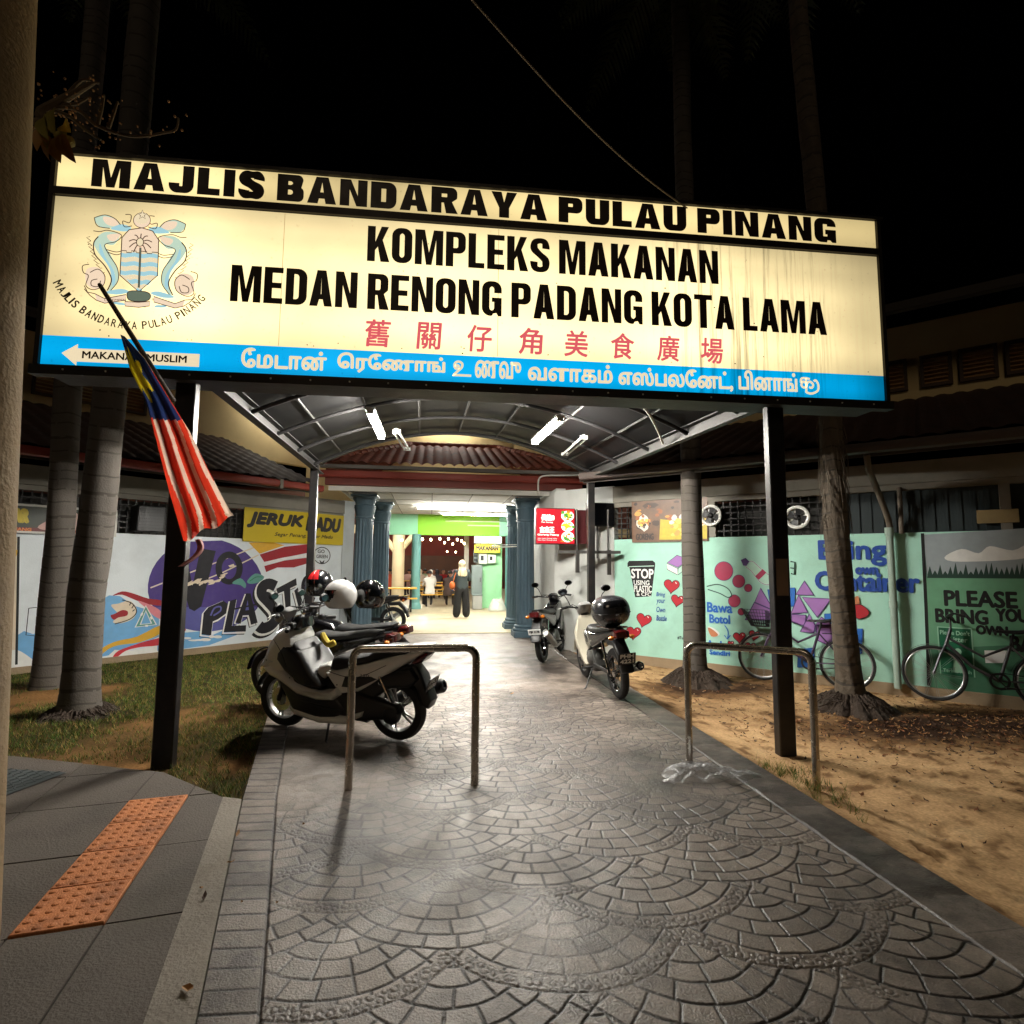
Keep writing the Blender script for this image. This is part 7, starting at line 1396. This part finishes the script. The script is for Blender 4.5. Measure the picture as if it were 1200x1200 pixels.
bodyk = mat('black_lacquer', S(16, 16, 18), .2, coat=.6); cream_l = mat('cream_lacquer', S(200, 194, 176), .3, coat=.4, var=.06, stain=.2, stcol=S(130, 116, 90))
fr = G(686, 793); re = G(728, 820); d_ = (fr - re).normalized(); hd2 = math.atan2(d_.y, d_.x); mid = fr.lerp(re, .5)
MOP = bike('small cream moped carrying a big rounded dark grey top box', (mid.x, mid.y, .004), hd2, -.09, bodyk, cream_l, chrome, ['PHH', '4221'], spk=24)
fr = G(659, 762); re = G(634, 778); d_ = (fr - re).normalized(); hd3 = math.atan2(d_.y, d_.x); mid = fr.lerp(re, .5)
BLK = bike('black motorbike with pale number plate beside the right blue columns', (mid.x, mid.y, .004), hd3, -.09, bodyk, bodyk, blkg, ['PJR 2178'], sporty=True, legsh=False, headlamp=True)
for ch in list(BLK.children):
    if ch.name.startswith('number_plate'):
        ch.data.materials[0] = mat('plate_white', S(214, 216, 214), .4); ch.children[0].data.materials[0] = plate_b
aw = Vector((.47, .88, 0)); base = Vector((c.x, c.y, .004))
hv = Vector((math.cos(hd), math.sin(hd), 0)); pos = base + aw * .80 + hv * .84; bike('dark motorbike with a long seat directly behind the white scooter', pos, hd + .04, -.08, bodyk, mat('blue_black_lacquer', S(24, 26, 46), .2, coat=.5), alu, ['PGA', '7710'])
pos2 = base + aw * 1.50 + hv * 1.08; bike('black motorbike third in the row counting from the white scooter', pos2, hd + .02, -.08, bodyk, bodyk, alu, ['PLB', '3345'], legsh=False, sporty=True)
rz_ = rad(172); bike('black motorbike with white wheels parked behind the left blue columns', (-1.40, 12.72, .02), rz_, -.06, bodyk, bodyk, mat('rim_white', S(214, 214, 210), .4), ['PMK 91'], sporty=True)
# ---------------- helmets
def helmet(label, loc, rz, m, vis, s=1., tilt=0., stripe=None):
    t = thing('helmet', label, 'helmet', loc, 0, None, rot=(0, tilt, rz)); t.scale = (s, s, s)
    def sh(u, v):
        a = u * 2 * math.pi; fr = max(0, math.cos(a)); th = v * (2.42 - .10 * fr); r = .145
        x = math.sin(th) * math.cos(a) * r * (1.10 + .05 * fr * max(0, -math.cos(th))); y = math.sin(th) * math.sin(a) * r * .94; z = math.cos(th) * r * 1.06
        return Vector((x, y, z))
    o = MB(); o.grid(sh, 40, 22); 
    if stripe:
        for j in range(22):
            for i in range(40):
                if abs(((i + .5) / 40 + .5) % 1 - .5) < .07 and j < 14: o.mi[j * 40 + i] = 1
    shell = o.build('shell', [m, stripe or m], t, angle=80); sd = shell.modifiers.new('thickness', 'SOLIDIFY'); sd.thickness = .012
    o = MB(); o.grid(lambda u, v: Vector((math.cos((u - .5) * 2.5) * lerp(.166, .177, math.sin(3.14 * v)), math.sin((u - .5) * 2.5) * lerp(.134, .144, math.sin(3.14 * v)), lerp(.062, -.055, v) )), 20, 6); o.build('visor', vis, t); o = MB()
    o.tube([(.108 * math.cos(a), .092 * math.sin(a), -.114) for a in np.linspace(0, 6.283, 30)[:-1]], .010, 8, closed=True); o.build('rim_trim', blkp, t)
    o = MB(); o.tube([(.10 * math.cos(a_) + .04, .1335 * (1 if a_ < 1.57 else -1), .02) for a_ in (0, .2)], .010, 8); o.build('visor_pivot', blkp, t)
    return t
visk = mat('visor_smoke', S(20, 22, 26), .06, spec=.9, coat=.8)
def at_px(u, v, depth):
    d = ray(u, v); return CC + d * (depth / d.y)
helmet('white open helmet on the handlebar behind the scooter', at_px(399, 698, 5.95), 3.75, mat('helmet_white', S(224, 222, 220), .2, coat=.6), visk, 1.0)
helmet('glossy black helmet between the white helmet and the blue column', at_px(433, 698, 6.15), 5.6, blkg, visk, 1.03)
helmet('black and red striped helmet in front of the NO PLASTIC wall', at_px(374, 685, 6.5), 4.4, bodyk, visk, 1.0, 0, mat('helmet_red', S(196, 40, 44), .2, coat=.6))
def topbox(t, m):
    c_ = Vector((-.58, 0, .99)); o = MB()
    def sp_(u, v, k=1.):
        a = u * 6.2832; th = v * 3.1416; p = lambda q, e: math.copysign(abs(q) ** e, q)
        return c_ + Vector((p(math.sin(th), .8) * p(math.cos(a), .75) * .205 * k, p(math.sin(th), .8) * p(math.sin(a), .75) * .215 * k, p(math.cos(th), .85) * .175 * k))
    o.grid(lambda u, v: sp_(u, v), 40, 24); b_ = o.build('top_box', m, t, angle=80)
    o = MB(); o.tube([c_ + Vector((math.copysign(abs(math.cos(a)) ** .75, math.cos(a)) * .207, math.copysign(abs(math.sin(a)) ** .75, math.sin(a)) * .217, -.02)) for a in np.linspace(0, 6.2832, 40)[:-1]], .006, 6, closed=True); o.build('seam', blkp, b_)
    o = MB(); o.grid(lambda u, v: sp_(lerp(.40, .60, u), lerp(.26, .42, v), 1.012), 10, 6); o.build('lid_panel', blkg, b_)
    o = MB(); o.box(c_ + Vector((-.208, 0, -.05)), (.02, .06, .05), bev=.008); o.build('latch', mat('latch_grey', S(120, 120, 122), .4, .5), b_)
    o = MB()
    for s_ in (-1, 1): o.tube([(-.30, .09 * s_, .79), (-.80, .10 * s_, .815), (-.80, .02 * s_, .815)], .011, 8)
    o.build('carrier', chrome, t)
topbox(MOP, mat('helmet_grey', S(40, 41, 44), .28, coat=.5, var=.1))
# yellow rag on the scooter
o = MB(); p0 = at_px(383, 745, 5.45); o.tube(smooth2([tuple(at_px(378, 742, 5.5)), tuple(at_px(381, 750, 5.46)), tuple(at_px(386, 755, 5.42)), tuple(at_px(393, 752, 5.42))], 5), [.02, .024, .026, .028, .03, .03, .03, .03, .03, .03, .03, .03, .03, .03, .03, .02], 8); tag(o.build('yellow_cloth', mat('cloth_yellow', S(206, 180, 60), .8)), 'rolled yellow cloth tucked on the second motorbike behind the scooter', 'cloth')
# ---------------- bicycles
def bicycle(label, loc, rz, lean, frm_m, basket=True):
    t = thing('bicycle', label, 'bicycle', loc, 0, 'bicycles leaning on the mint wall', rot=(lean, 0, rz)); r = .325
    for x in (.52, -.52):
        o = MB(); o.tube([(x + (r - .017) * math.cos(k * .1653), 0, r + (r - .017) * math.sin(k * .1653)) for k in range(38)], .018, 8, closed=True); wt = o.build('wheel', rub, t)
        o = MB(); o.tube([(x + (r - .04) * math.cos(k * .1653), 0, r + (r - .04) * math.sin(k * .1653)) for k in range(38)], .009, 6, closed=True)
        for k in range(28): a = k * 2 * math.pi / 28; b = a + (.3 if k % 2 else -.3); o.tube([(x + .02 * math.cos(a), .025 * (1 if k % 4 < 2 else -1), r + .02 * math.sin(a)), (x + (r - .04) * math.cos(b), 0, r + (r - .04) * math.sin(b))], .0016, 4)
        o.lathe([(0, -.045), (.02, -.045), (.02, .045), (0, .045)], (x, 0, r), 12, 'Y'); o.build('rim', alu, wt)
    o = MB(); bb = (-.08, 0, .30); hd_ = (.36, 0, .74); ht = (.33, 0, .86); st = (-.20, 0, .70)
    o.tube([bb, (.16, 0, .44), (.38, 0, .68)], .019, 10); o.tube([st, (.05, 0, .56), (.36, 0, .75)], .016, 10); o.tube([bb, st], .017, 10); o.tube([hd_, ht, (.395, 0, .64)], .02, 10)
    for s_ in (-1, 1): o.tube([bb, (-.52, .05 * s_, r)], .010, 8); o.tube([st, (-.52, .05 * s_, r)], .009, 8)
    o.build('frame', frm_m, t)
    o = MB()
    for s_ in (-1, 1): o.tube([(.52, .05 * s_, r), (.44, .05 * s_, .56), (.395, .02 * s_, .65)], .013, 8)
    o.build('fork', frm_m, t)
    o = MB(); o.tube([st, (-.235, 0, .84)], .013, 8); o.puff([(-.04, .85), (-.10, .875), (-.28, .885), (-.36, .90), (-.37, .86), (-.28, .84), (-.10, .845)], .085, .03, fn=tap(-.3, 1, 0, .3)); o.build('saddle', vinyl, t)
    o = MB(); o.tube([ht, (.33, 0, .98)], .012, 8); o.tube(smooth2([(.20, .29, 1.0), (.30, .24, 1.03), (.36, .08, 1.0), (.34, 0, .98), (.36, -.08, 1.0), (.30, -.24, 1.03), (.20, -.29, 1.0)], 4), .011, 8); hb = o.build('handlebar', blkp, t)
    for s_ in (-1, 1): o = MB(); o.tube([(.19, .295 * s_, 1.0), (.27, .255 * s_, 1.02)], .017, 8); o.build('grip', vinyl, hb)
    o = MB(); o.lathe([(.07, -.004), (.095, -.004), (.095, .004), (.07, .004)], (-.08, .05, .30), 28, 'Y'); o.box((-.08, .06, .30), (.012, .012, .20), Matrix.Rotation(.7, 3, 'Y')); o.tube([(-.08, .05, .395), (-.52, .05, .36)], .005, 5); o.tube([(-.08, .05, .205), (-.52, .05, .29)], .005, 5); o.lathe([(.0, -.004), (.045, -.004), (.045, .004), (0, .004)], (-.52, .05, r), 18, 'Y'); o.box((-.17, .10, .235), (.09, .07, .02)); o.box((.01, -.10, .365), (.09, .07, .02)); o.build('crank', blkp, t)
    for x, a0, a1 in ((.52, .6, 2.7), (-.52, .2, 2.6)):
        o = MB(); rr_ = r + .012; o.grid(lambda u, v: Vector((x + rr_ * math.cos(lerp(a0, a1, u)), (v - .5) * .055, r + (rr_ + .006 * math.sin(v * 3.14)) * math.sin(lerp(a0, a1, u)))), 18, 3); o.build('mudguard', blkp, t)
    o = MB(); o.tube([(-.25, .05, .70), (-.66, .06, .71), (-.66, -.06, .71), (-.25, -.05, .70)], .007, 6); o.tube([(-.60, .06, .71), (-.54, .05, .34)], .006, 6); o.tube([(-.60, -.06, .71), (-.54, -.05, .34)], .006, 6); o.build('carrier', blkp, t)
    if basket:
        o = MB()
        for k in range(6):
            z = .74 + k * .045; e = .10 + .012 * k; o.tube([(.44, -e, z), (.44 + 2 * e, -e, z), (.44 + 2 * e, e, z), (.44, e, z)], .004, 5, closed=True)
        for k in range(9):
            q = -.1 + .025 * k; o.tube([(.44, q, .74), (.44, q * 1.6, .965)], .003, 4); o.tube([(.64, q, .74), (.76, q * 1.6, .965)], .003, 4); o.tube([(.44 + (q + .1), -.10, .74), (.44 + (q + .1) * 1.6, -.16, .965)], .003, 4); o.tube([(.44 + (q + .1), .10, .74), (.44 + (q + .1) * 1.6, .16, .965)], .003, 4)
        o.box((.55, 0, .745), (.2, .2, .006)); o.build('basket', blkp, t)
    return t
for u_, v_, lb_, fm_, bk_ in ((892, 766, 'dark bicycle with a front basket half hidden by the sign post and the tree', mat('frame_violet', S(60, 44, 70), .4, .3), True), (1094, 783, 'dark bicycle without basket against the dark green panel at far right', mat('frame_grey', S(78, 78, 82), .35, .5), False)):
    s_ = WR.pix(u_, v_, .24)[0] + .52; p = WR.pt(s_, -.07, .24); bicycle(lb_, tuple(p), rad(135), .12, fm_, bk_)
rg = P(938, 846, 4.2); o = MB(); o.grid(lambda u, v: Vector(((u - .5) * .05 * (1 - .4 * v) + .01 * math.sin(v * 6), .008 * math.sin(u * 9), -v * .13)), 6, 8); ob = o.build('red_rag', mat('rag_red', S(150, 34, 36), .8), smooth=False); ob.location = (SL.x + PX * sx_.x + .095, SL.y + .18, rg.z + .06); tag(ob, 'small red rag caught on the right sign post near the ground', 'rag')
# ================================================================ TREES
bark = mat('palm_bark', S(82, 76, 70), .9, var=.4, sc_=5, bump=.22, bsc=60, stain=.5, stcol=S(70, 62, 50), stsc=3); barkd = mat('rough_bark', S(84, 74, 62), .95, var=.35, sc_=9, bump=1., bsc=18, stain=.5, stcol=S(46, 40, 32), stsc=4); rootm = mat('root_mound', S(52, 40, 30), .95, var=.4, sc_=14, bump=1., bsc=30)
frm_g = [mat('frond_green', S(54, 70, 34), .6, var=.3), mat('frond_dry', S(96, 82, 48), .7, var=.3)]
def palm(label, base, tops, r0, r1, H, m, flare=.12, ring=.055, mound=.0, fib=False):
    scar = mat('leaf_scar', S(60, 54, 47), .95, var=.3, sc_=12)
    b = Vector(base); t = thing('palm_tree', label, 'palm tree', (b.x, b.y, -.06)); ctr = lambda z: Vector(tops(z))
    n = 30; zs = np.arange(-.1, H, .018); o = MB(); vs = []
    ph = random.random() * 9
    for z in zs:
        c_ = ctr(z); k = z / H; r = lerp(r0, r1, min(1, k * 1.3)) + flare * math.exp(-max(0, z) * 5.0); f = (z / ring + ph + .3 * math.sin(z * 7)) % 1; r *= 1 + .010 * f - .010 * (f < .10) + .022 * math.sin(z * 2.3 + ph)
        for q in range(n):
            a = 2 * math.pi * q / n; rr_ = r * (1 + .022 * math.sin(a * 3 + z * 3) + (.03 * math.sin(a * 9 + z * 5) * (1.5 if fib else .4)) + flare * .9 * math.exp(-max(0, z) * 6) * max(0, math.sin(a * 6 + 1)) * 2)
            vs.append((c_.x + rr_ * math.cos(a), c_.y + rr_ * math.sin(a), z + .010 * math.sin(a * 2 + ph + z) + .004 * math.sin(a * 5)))
    N = len(zs); o.add(vs, [(i * n + q, i * n + (q + 1) % n, (i + 1) * n + (q + 1) % n, (i + 1) * n + q) for i in range(N - 1) for q in range(n)])
    for i, z in enumerate(zs[:-1]):
        if (z / ring + ph + .3 * math.sin(z * 7)) % 1 < .13:
            for q in range(n):
                if math.sin(q * 1.9 + i) + math.sin(q * .7 + i * 2.1) > -1.3: o.mi[i * n + q] = 1
    o.build('trunk', [m, scar], t, angle=70)
    if mound:
        def md(u, v):
            a = u * 6.2832; n1 = float(fbm(np.array(math.cos(a) * 2 + 4), np.array(math.sin(a) * 2 + 4 + r0 * 50), 2.2, 70)); n2 = float(fbm(np.array(a * 9.), np.array(v * 3. + r0 * 90), 1.3, 71)); R_ = r0 * .85 + (mound + .2) * (.62 + .75 * n1) * v
            return Vector((math.cos(a) * R_, math.sin(a) * R_, mound * (.9 * (1 - v ** 1.6) + .55 * (n2 - .5) * (1 - v * .6) * min(1, v * 5)) - .05 * v))
        o = MB(); o.grid(md, 120, 26)
        for k in range(160):
            u_, v_ = random.random(), random.uniform(.05, .5); p = [md((u_ + .012 * j * random.uniform(-1, 1)) % 1, min(1, v_ + .13 * j)) + Vector((0, 0, .004)) for j in range(4)]; o.tube(p, [.009, .008, .006, .003], 5)
        o.build('root_mound', rootm, t)
    if fib:
        o = MB()
        for k in range(120):
            a = random.uniform(0, 6.28); z = random.uniform(2.1, 3.4); c_ = ctr(z); r_ = lerp(r0, r1, z / H) + .005; p = Vector((c_.x + r_ * math.cos(a), c_.y + r_ * math.sin(a), z)); o.tube([p, p + Vector((.03 * math.cos(a), .03 * math.sin(a), -.12)), p + Vector((.04 * math.cos(a + .2), .04 * math.sin(a + .2), -random.uniform(.2, .4)))], [.006, .004, .001], 4)
        o.build('bark_fibre', barkd, t)
    o = MB(); tp_ = ctr(H); tp_.z = H
    for k in range(17):
        a = k * 2.4 + random.uniform(-.2, .2); el = random.uniform(.15, 1.15); L_ = random.uniform(2.0, 2.7); pts = []
        for j in range(13):
            s_ = j / 12; pts.append(tp_ + Vector((math.cos(a) * L_ * s_ * math.cos(el * (1 - s_ * .7)), math.sin(a) * L_ * s_ * math.cos(el * (1 - s_ * .7)), L_ * (math.sin(el) * s_ - .62 * s_ * s_))))
        o.m(0 if k % 5 else 1); o.tube(pts, [.03 * (1 - j / 14) for j in range(13)], 5)
        for j in range(1, 13):
            for q in range(3):
                p = pts[j - 1].lerp(pts[j], q / 3); tg = (pts[j] - pts[j - 1]).normalized(); sd = tg.cross(Vector((0, 0, 1))).normalized(); l_ = .55 * math.sin(math.pi * min(1, (j + q / 3) / 13 * .93 + .07)) + .06
                for s_ in (-1, 1):
                    e = p + sd * s_ * l_ * .8 + tg * l_ * .45 - Vector((0, 0, l_ * random.uniform(.2, .55))); md_ = p.lerp(e, .5) + Vector((0, 0, .05)); w_ = tg * .022; o.add([p - w_, p + w_, md_ + w_ * 1.2, e, md_ - w_ * 1.2], [(0, 1, 2, 4), (4, 2, 3)])
    o.build('crown', frm_g, t); return t
b1 = G(54, 806, -.05); palm('ringed palm trunk nearest the left edge behind a thicker one', b1, lambda z: (.03 * math.sin(z * .8) - .012 * z, 0, 0), .155, .135, 11.2, bark, .03, .14)
b2 = G(92, 838, -.05); palm('thickest ringed palm trunk standing in the left lawn', b2, lambda z: (.10 * math.sin(min(z, 4) * .42) - .06 * min(z, 1.2) + .01 * z, 0, 0), .165, .142, 11.4, bark, .05, .15, .12)
b3 = G(815, 796, -.06); palm('smooth palm trunk with root mound in the sand left of the right post', b3, lambda z: (.0, 0, 0), .150, .130, 11.3, bark, .05, .13, .17)
b4 = G(998, 826, -.06); palm('rough leaning palm trunk with dark roots right of the right post', b4, lambda z: (-.028 * z - .03 * math.sin(z * .9), .0, 0), .130, .108, 11.2, barkd, .05, .16, .17, True)
# frangipani branch hanging into the picture at top left
tr = thing('frangipani_tree', 'yellowed leaves and budding twigs reaching in front of the sign at top left', 'tree', (-4.6, 3.0, -.1)); W2 = Vector((-4.6, 3.0, -.1)); fb = mat('twig_bark', S(96, 82, 64), .9, var=.3)
o = MB(); tk_ = [(-4.6, 3.0, -.15), (-4.55, 3.05, 1.5), (-4.3, 3.1, 2.8), (-3.6, 3.15, 3.7)]; o.tube(smooth2(tk_, 6), [.13 - .004 * k for k in range(19)], 14); o.build('trunk', fb, tr, world=True)
o = MB(); bc = lambda u, v, Y=3.3: P(u, v, Y); br = [Vector(tk_[-1]), bc(20, 150), bc(50, 132), bc(72, 118), bc(95, 105), bc(112, 96)]
o.tube(smooth2([tuple(p) for p in br], 5), [.05 - .0017 * k for k in range(26)], 8)
tw = [[bc(60, 126), bc(90, 128), bc(112, 146), bc(140, 157), bc(165, 160), bc(190, 156), (bc(206, 152)), bc(209, 138)], [bc(114, 147), bc(119, 128), bc(122, 111)], [bc(127, 150), bc(133, 133), bc(138, 119)], [bc(66, 122), bc(88, 122), bc(104, 114)], [bc(50, 132), bc(60, 150), bc(68, 165)], [bc(74, 117), bc(96, 94), bc(116, 98)], [bc(60, 128), bc(84, 138), bc(100, 152), bc(118, 164)]]
for q in tw: pq_ = smooth2([tuple(p) for p in q], 4); o.tube(pq_, [.010 * (1 - .7 * k / len(pq_)) + .002 for k in range(len(pq_))], 6)
o.build('branch', fb, tr, world=True)
o = MB()
for q in tw:
    pq_ = smooth2([tuple(p) for p in q], 5)
    for k in range(len(pq_)): p = Vector(random.choice(pq_)) + Vector((random.gauss(0, .03), random.gauss(0, .05), random.gauss(0, .03))); o.ball(p, random.uniform(.004, .009), 6)
for k in range(34): p = bc(random.gauss(92, 14), random.gauss(128, 14), 3.3 + random.gauss(0, .1)); o.ball(p, random.uniform(.004, .008), 6)
o.build('buds', mat('bud_tan', S(170, 128, 84), .7, var=.3), tr, world=True)
o = MB()
for (u0, v0, u1, v1, wd, c_) in ((62, 128, 66, 160, 13, 0), (66, 160, 72, 192, 16, 1), (70, 158, 90, 192, 13, 2), (72, 150, 82, 176, 14, 0), (58, 150, 44, 178, 13, 1), (64, 140, 56, 176, 12, 0), (60, 160, 60, 190, 12, 1), (74, 160, 88, 172, 11, 0), (74, 146, 84, 156, 13, 3), (55, 150, 36, 160, 10, 1), (50, 138, 58, 165, 12, 0)):
    a, b = bc(u0, v0, 3.25 + random.uniform(-.1, .1)), bc(u1, v1, 3.2 + random.uniform(-.12, .12)); dv = b - a; sd = dv.cross(Vector((.2, 1, .1))).normalized() * wd * .0055 * .55; nn_ = dv.cross(sd).normalized() * .02; o.m(c_)
    row_ = []
    for j in range(9):
        s_ = j / 8; wv = math.sin(math.pi * s_ ** .8) ** .8; m_ = a.lerp(b, s_) + nn_ * math.sin(s_ * 3); row_ += [m_ - sd * wv + nn_ * .6 * wv, m_, m_ + sd * wv + nn_ * .6 * wv]
    o.add(row_, [(j * 3 + q, j * 3 + q + 1, j * 3 + q + 4, j * 3 + q + 3) for j in range(8) for q in range(2)])
o.build('leaves', [mat('leaf_olive', S(132, 122, 50), .6, var=.25), mat('leaf_ochre', S(150, 110, 52), .6, var=.25), mat('leaf_rust', S(128, 78, 40), .6, var=.25), mat('leaf_gold', S(206, 176, 70), .6, var=.2)], tr, world=True)
